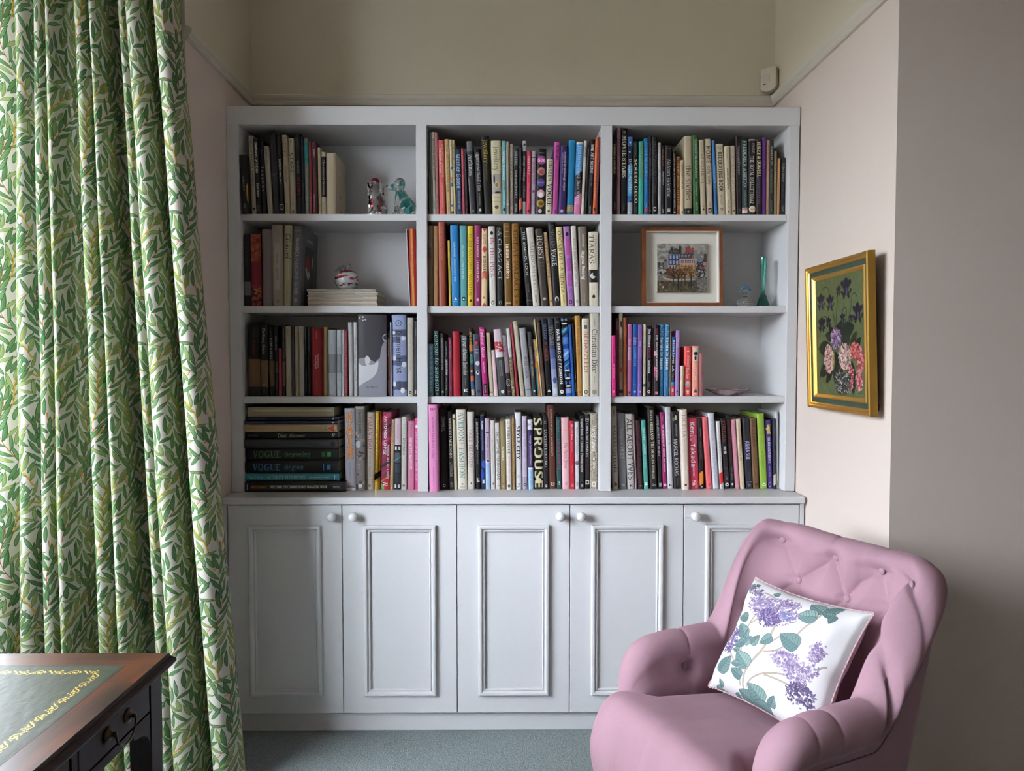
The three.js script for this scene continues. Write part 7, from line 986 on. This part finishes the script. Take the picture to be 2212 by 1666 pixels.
  f.rotation.x = -0.05;
  const grain = dataMap(256, 64, (x, y) => { const k = 1 + 0.16 * noise(x / 40, y / 3, 2) + 0.1 * noise(x / 9, y / 2, 5); return [118 * k, 66 * k, 34 * k]; });
  const wood = std({ map: grain, roughness: 0.45 }), W2 = 0.1405, H = 0.276, b = 0.0125, D = 0.036;
  const bar = (x0, x1, y0, y1) => planarUV(box(x0, x1, y0, y1, -D, 0, 0.0012), x1 - x0 > y1 - y0 ? 0 : 1, x1 - x0 > y1 - y0 ? 1 : 0, 4);
  part('frame_bar', bar(-W2, -W2 + b, 0, H), wood, f); part('frame_bar', bar(W2 - b, W2, 0, H), wood, f); part('frame_bar', bar(-W2 + b, W2 - b, 0, b), wood, f); part('frame_bar', bar(-W2 + b, W2 - b, H - b, H), wood, f);
  const lip = 0.0022, whiteCard = std({ color: lin(0.72, 0.69, 0.62), roughness: 0.8 });
  part('slip', merge([box(-W2 + b, -W2 + b + lip, b, H - b, -0.024, -0.002), box(W2 - b - lip, W2 - b, b, H - b, -0.024, -0.002), box(-W2 + b + lip, W2 - b - lip, b, b + lip, -0.024, -0.002), box(-W2 + b + lip, W2 - b - lip, H - b - lip, H - b, -0.024, -0.002)]), whiteCard, f);
  part('backing_board', box(-W2 + b, W2 - b, b, H - b, -0.03, -0.024), whiteCard, f);
  const ax0 = -0.0865, ax1 = 0.0865, ay0 = 0.0505, ay1 = 0.2215;
  part('canvas', box(ax0, ax1, ay0, ay1, -0.024, -0.0122), std({ color: lin(0.55, 0.53, 0.48), roughness: 0.9 }), f);
  part('painting', new THREE.BoxGeometry(ax1 - ax0, ay1 - ay0, 0.0006).translate(0, (ay0 + ay1) / 2, -0.0118), std({ map: pmap, color: lin(0.62, 0.62, 0.62), roughness: 0.6 }), f);
}
// hobnail scent bottle with a blue flower stopper
{
  const o = thing('scent_bottle', 'small bumpy clear glass scent bottle with blue petalled stopper', 'bottle', [0.8385, SHELF[2] + 0.0004, -0.075]);
  const prof = [[0, 0.0006], [0.018, 0.0006], [0.0205, 0.003], [0.0245, 0.01], [0.0255, 0.016], [0.0235, 0.0235], [0.0175, 0.0305], [0.0095, 0.0345], [0.0068, 0.038], [0.0062, 0.047], [0.0085, 0.0495], [0.0085, 0.0512], [0.0052, 0.052], [0, 0.052]];
  const body = lathe(prof, 40), bumps = [], sp = new THREE.IcosahedronGeometry(0.0037, 1);
  for (const [y, r, n] of [[0.006, 0.022, 17], [0.0125, 0.0249, 19], [0.019, 0.025, 19], [0.0255, 0.0218, 16], [0.031, 0.0165, 12]]) for (let i = 0; i < n; i++) { const a = (i + (y * 1000 % 2) * 0.5) / n * 6.2832; bumps.push(sp.clone().translate(r * Math.cos(a), y, r * Math.sin(a))); }
  part('body', merge([body, ...bumps]), clearGlass, o);
  const petal = phys({ color: lin(0.02, 0.12, 0.24), roughness: 0.15, clearcoat: 0.5 }), pg = new THREE.SphereGeometry(1, 18, 12);
  part('stopper', lathe([[0, 0.0522], [0.005, 0.0522], [0.0062, 0.0555], [0.0052, 0.061], [0.002, 0.064], [0, 0.0645]], 20), clearGlass, o);
  for (const [x, y, z, a, l, w] of [[-0.0155, 0.0605, 0.003, 0.95, 0.0085, 0.0026], [-0.0085, 0.0685, 0.002, -0.5, 0.0052, 0.0042], [-0.0045, 0.0755, -0.002, -1.0, 0.006, 0.0026], [0.0045, 0.0708, 0.004, 0.15, 0.0072, 0.0058], [0.0145, 0.0628, 0.002, -0.78, 0.008, 0.003]]) { const m = part('petal', pg, petal, o); m.position.set(x, y, z); m.scale.set(l, w, 0.003); m.rotation.z = a; }
}
// teal bud vase: solid cone foot and a long flared neck
{
  const teal = phys({ color: lin(0.55, 0.95, 0.86), transmission: 1, thickness: 0.01, roughness: 0.02, ior: 1.5, attenuationColor: lin(0.012, 0.3, 0.235), attenuationDistance: 0.034 });
  const o = thing('bud_vase', 'tall slender teal glass bud vase with flared neck and cone foot', 'vase', [0.9015, SHELF[2] + 0.0004, -0.075]);
  part('foot', lathe([[0, 0.0004], [0.0218, 0.0004], [0.0226, 0.002], [0.022, 0.006], [0.0165, 0.023], [0.0105, 0.041], [0.007, 0.051], [0.0061, 0.056], [0.0056, 0.0575], [0, 0.0577]], 40), teal, o);
  part('neck', lathe([[0, 0.058], [0.006, 0.0581], [0.0066, 0.066], [0.0075, 0.08], [0.0092, 0.115], [0.0113, 0.15], [0.0128, 0.174], [0.0122, 0.1748], [0.0113, 0.174], [0.0098, 0.15], [0.0077, 0.115], [0.006, 0.08], [0.0046, 0.066], [0, 0.064]], 40), teal, o);
}
// pink glass dish with turned-up corners
{
  const pink = phys({ color: lin(0.9, 0.36, 0.52), transmission: 0.85, thickness: 0.003, roughness: 0.05, ior: 1.5, attenuationColor: lin(0.75, 0.2, 0.36), attenuationDistance: 0.006 });
  const o = thing('glass_dish', 'shallow pink glass dish with pointed corners on the third-row right shelf', 'dish', [0.785, SHELF[3] + 0.0004, -0.085], 0.0);
  const P = (u, v, s) => { const a = u * 6.28318, c = Math.abs(Math.cos(2 * (a))) ** 1.5, R = 0.06 + 0.0215 * c, r = R * v; return V3(r * Math.cos(a), 0.0009 + s * 0.0022 + 0.0185 * Math.max(0, (v - 0.42) / 0.58) ** 1.25 * (0.93 + 0.1 * c), r * Math.sin(a)); };
  part('bowl', merge([gridSurface(96, 20, (u, v) => P(1 - u, v, 1)), gridSurface(96, 20, (u, v) => P(u, v, 0)), gridSurface(96, 1, (u, v) => P(1 - u, 1, v))]), pink, o);
}

// ---------------------------------------------------------------- oil painting on the right wall, sensor in the corner
{
  reseed(61);
  const pic = canvas(512, 580, (ctx, w, h) => {
    ctx.fillStyle = '#5d683f'; ctx.fillRect(0, 0, w, h);
    for (let i = 0; i < 900; i++) { ctx.fillStyle = ['#66714a', '#556039', '#6d7850', '#4f5a36', '#727b4f'][Math.floor(rnd() * 5)]; ctx.globalAlpha = 0.35; ctx.beginPath(); ctx.ellipse(w * rnd(), h * rnd(), 6 + 16 * rnd(), 3 + 7 * rnd(), rnd() * 3, 0, 7); ctx.fill(); } ctx.globalAlpha = 1;
    const line = (pts, lw, c) => { ctx.strokeStyle = c; ctx.lineWidth = lw; ctx.lineCap = 'round'; ctx.beginPath(); ctx.moveTo(w * pts[0], h * pts[1]); for (let i = 2; i + 3 < pts.length; i += 2) ctx.quadraticCurveTo(w * pts[i], h * pts[i + 1], w * (pts[i] + pts[i + 2]) / 2, h * (pts[i + 1] + pts[i + 3]) / 2); ctx.lineTo(w * pts[pts.length - 2], h * pts[pts.length - 1]); ctx.stroke(); };
    for (const s of [[0.43, 0.42, 0.36, 0.26, 0.3, 0.1, 0.24, 0.07, 0.16, 0.08, 0.13, 0.15], [0.42, 0.42, 0.38, 0.3, 0.34, 0.2], [0.44, 0.42, 0.46, 0.22, 0.5, 0.12, 0.56, 0.05, 0.64, 0.06], [0.62, 0.42, 0.66, 0.32, 0.64, 0.27, 0.58, 0.28, 0.56, 0.33], [0.66, 0.4, 0.74, 0.3, 0.74, 0.2, 0.8, 0.16, 0.86, 0.2, 0.86, 0.27], [0.36, 0.46, 0.28, 0.36, 0.2, 0.31, 0.14, 0.36]]) line(s, 5, '#272d1c');
    const leaf = (x0, y0, x1, y1, k, c) => { ctx.fillStyle = c; const dx = x1 - x0, dy = y1 - y0; ctx.beginPath(); ctx.moveTo(w * x0, h * y0); ctx.quadraticCurveTo(w * (x0 + dx / 2 - dy * k), h * (y0 + dy / 2 + dx * k), w * x1, h * y1); ctx.quadraticCurveTo(w * (x0 + dx / 2 + dy * k), h * (y0 + dy / 2 - dx * k), w * x0, h * y0); ctx.fill(); };
    for (const [a, b, c, d] of [[0.45, 0.5, 0.8, 0.43], [0.4, 0.5, 0.58, 0.38], [0.4, 0.52, 0.2, 0.48], [0.42, 0.55, 0.28, 0.4], [0.36, 0.6, 0.04, 0.6], [0.3, 0.72, 0.06, 0.84], [0.36, 0.75, 0.2, 0.9], [0.7, 0.62, 0.84, 0.47], [0.78, 0.62, 0.92, 0.52], [0.5, 0.62, 0.72, 0.52], [0.45, 0.68, 0.4, 0.88], [0.55, 0.75, 0.5, 0.9], [0.74, 0.7, 0.76, 0.98], [0.84, 0.8, 0.9, 0.92], [0.4, 0.62, 0.5, 0.78]]) leaf(a, b, c, d, 0.42, ['#1f2a1a', '#27331f', '#182214'][Math.floor(rnd() * 3)]);
    leaf(0.38, 0.62, 0.35, 0.8, 0.3, '#7d8a34');
    const colum = (x, y, s) => { for (const [dx, dy, rx, ry, a, c] of [[0, 0, 0.035, 0.045, 0, '#15111e'], [-0.04, -0.01, 0.03, 0.016, 0.6, '#1d1730'], [0.04, -0.01, 0.03, 0.016, -0.6, '#1d1730'], [-0.025, 0.045, 0.014, 0.026, 0.4, '#120f1a'], [0.025, 0.045, 0.014, 0.026, -0.4, '#120f1a'], [0.005, 0.03, 0.014, 0.022, 0, '#4a4468'], [-0.05, 0.035, 0.018, 0.01, 0.9, '#15111e'], [0.055, 0.03, 0.018, 0.01, -0.9, '#15111e']]) { ctx.fillStyle = c; ctx.beginPath(); ctx.ellipse(w * (x + dx * s), h * (y + dy * s), w * rx * s, h * ry * s, a, 0, 7); ctx.fill(); } };
    for (const [x, y, s] of [[0.12, 0.18, 1.25], [0.32, 0.2, 1.2], [0.65, 0.1, 1.5], [0.5, 0.12, 0.7], [0.86, 0.31, 1.4], [0.57, 0.35, 0.8], [0.13, 0.38, 1.2], [0.28, 0.37, 0.8], [0.73, 0.36, 0.6]]) colum(x, y, s);
    const flower = (x, y, rx, ry, cs, n) => { for (let i = 0; i < n; i++) { const a = rnd() * 6.28, q = Math.sqrt(rnd()); ctx.fillStyle = cs[Math.floor(rnd() * cs.length)]; ctx.beginPath(); ctx.ellipse(w * (x + rx * q * Math.cos(a)), h * (y + ry * q * Math.sin(a)), 4 + 7 * rnd(), 3 + 4 * rnd(), rnd() * 3, 0, 7); ctx.fill(); } };
    flower(0.43, 0.52, 0.11, 0.085, ['#8a6a92', '#a98aa8', '#6a4f7a', '#c3a3b5', '#574063'], 190); flower(0.27, 0.69, 0.1, 0.12, ['#c79a94', '#e0bdb0', '#a87470', '#d6aaa2', '#8d5f5c'], 230); flower(0.6, 0.67, 0.12, 0.105, ['#c9a29c', '#e3c6bb', '#a9807c', '#d8b3a8', '#7d6a64'], 240);
    flower(0.8, 0.62, 0.09, 0.06, ['#c9645c', '#d88078', '#9a3c40'], 120); flower(0.9, 0.7, 0.07, 0.1, ['#b5484c', '#d6868a', '#8a2c36', '#e0a9a4'], 120); flower(0.71, 0.83, 0.06, 0.1, ['#a83c48', '#c9808a', '#7a2430', '#d9a9a4'], 110); flower(0.87, 0.86, 0.07, 0.08, ['#a83c48', '#cf8a8e', '#7a2430', '#dcb0aa'], 100);
    ctx.fillStyle = '#2b2c28'; ctx.beginPath(); ctx.moveTo(w * 0.34, h * 0.78); ctx.quadraticCurveTo(w * 0.4, h * 0.97, w * 0.48, h * 0.985); ctx.lineTo(w * 0.62, h * 0.98); ctx.quadraticCurveTo(w * 0.7, h * 0.93, w * 0.72, h * 0.82); ctx.closePath(); ctx.fill();
    for (let i = 0; i < 150; i++) { ctx.strokeStyle = ['#8a8a86', '#4a4a46', '#c9c7c0', '#15150f', '#6a6a5a'][Math.floor(rnd() * 5)]; ctx.lineWidth = 1.5 + 2 * rnd(); const x = 0.4 + 0.28 * rnd(), y = 0.8 + 0.17 * rnd(); ctx.beginPath(); ctx.moveTo(w * x, h * y); ctx.quadraticCurveTo(w * (x + 0.03), h * (y + 0.02), w * (x + 0.05 * rnd()), h * (y + 0.03 * (rnd() - 0.5))); ctx.stroke(); }
    ctx.fillStyle = '#1a1f12'; ctx.font = `bold ${h * 0.034}px serif`; ctx.fillText('.B.R.', w * 0.84, h * 0.965);
  });
  const map = canvasMap(pic); map.wrapS = map.wrapT = THREE.ClampToEdgeWrapping;
  const crack = dataMap(128, 128, (x, y) => { const s = 128 + 70 * noise(x / 5, y / 9, 3) + 50 * rnd(); return [s, s, s]; }, false);
  const gold = std({ color: lin(0.72, 0.42, 0.09), metalness: 0.85, roughness: 0.33, bumpMap: crack, bumpScale: 0.0004 }), green = std({ color: lin(0.035, 0.06, 0.04), roughness: 0.5 });
  const p = thing('oil_painting', 'flower painting in a gilt and green frame hung on the right wall', 'painting', [0.9745, 1.104, 0.3775], -Math.PI / 2);
  p.rotation.order = 'YXZ'; p.rotation.x = 0.034;   // hangs forward from its cord
  const W2 = 0.1975, H = 0.437;
  const body = mouldRect(-W2, W2, 0, H, [[0.006, -0.004], [0, -0.002], [0, 0.0145], [0.0012, 0.0178], [0.005, 0.0195], [0.0085, 0.0182], [0.0105, 0.0142], [0.0125, 0.0138], [0.0158, 0.0135], [0.0182, 0.0112]]);
  part('gilt_frame', body, gold, p);
  part('painted_frame_band', mouldRect(-W2 + 0.018, W2 - 0.018, 0.018, H - 0.018, [[0, 0.0113], [0.003, 0.0102], [0.012, 0.0092], [0.0145, 0.0094]]), green, p);
  part('inner_gilt_slip', mouldRect(-W2 + 0.0322, W2 - 0.0322, 0.0322, H - 0.0322, [[0, 0.0092], [0.0018, 0.0122], [0.0045, 0.0125], [0.0075, 0.0104], [0.0105, 0.0068], [0.0128, 0.0052], [0.0128, 0.002]]), gold, p);
  part('picture', box(-W2 + 0.0435, W2 - 0.0435, 0.0435, H - 0.0435, -0.001, 0.0042), [green, green, green, green, std({ map, color: lin(0.75, 0.75, 0.75), roughness: 0.42 }), green], p);
  part('backing_board', box(-W2 + 0.012, W2 - 0.012, 0.012, H - 0.012, -0.0085, -0.0012), std({ color: lin(0.12, 0.08, 0.05), roughness: 0.9 }), p);
  for (const s of [-1, 1]) part('bumper', box(s * 0.16 - 0.008, s * 0.16 + 0.008, 0.012, 0.028, -0.0215, -0.0086), std({ color: lin(0.1, 0.07, 0.05), roughness: 0.9 }), p);
  part('hanging_cord', tube([V3(-0.15, 0.3, -0.009), V3(-0.05, 0.35, -0.022), V3(0, 0.362, -0.031), V3(0.05, 0.35, -0.022), V3(0.15, 0.3, -0.009)], 0.0012, 24, 6), std({ color: lin(0.3, 0.22, 0.12), roughness: 0.8 }), p);
}
{
  const ivory = std({ color: lin(0.56, 0.5, 0.38), roughness: 0.45 }), lens = phys({ color: lin(0.5, 0.47, 0.4), roughness: 0.3 }), slot = std({ color: lin(0.02, 0.015, 0.01), roughness: 0.7 });
  const s = thing('motion_sensor', 'small ivory motion sensor in the corner above the picture rail', 'sensor', [0.9655, 2.2365, -0.2185], -0.66);
  const sh = new THREE.Shape(); sh.moveTo(-0.026, 0.012); sh.lineTo(-0.026, 0.074); sh.quadraticCurveTo(-0.026, 0.082, -0.018, 0.082); sh.lineTo(0.018, 0.082); sh.quadraticCurveTo(0.026, 0.082, 0.026, 0.074); sh.lineTo(0.026, 0.012); sh.quadraticCurveTo(0.02, 0, 0, 0); sh.quadraticCurveTo(-0.02, 0, -0.026, 0.012);
  part('housing', new THREE.ExtrudeGeometry(sh, { depth: 0.02, bevelEnabled: true, bevelSize: 0.003, bevelThickness: 0.004, bevelSegments: 4 }).translate(0, 0.003, -0.012), ivory, s);
  part('lens_window', box(-0.019, 0.006, 0.034, 0.062, 0.0105, 0.0128, 0.001), lens, s);
  part('vent_slot', box(-0.017, -0.004, 0.0265, 0.029, 0.0115, 0.0126), slot, s);
}

// ---------------------------------------------------------------- hand over
scene.traverse((o) => { if (o.isMesh) { o.castShadow = true; o.receiveShadow = true; } });
renderer.render(scene, camera);
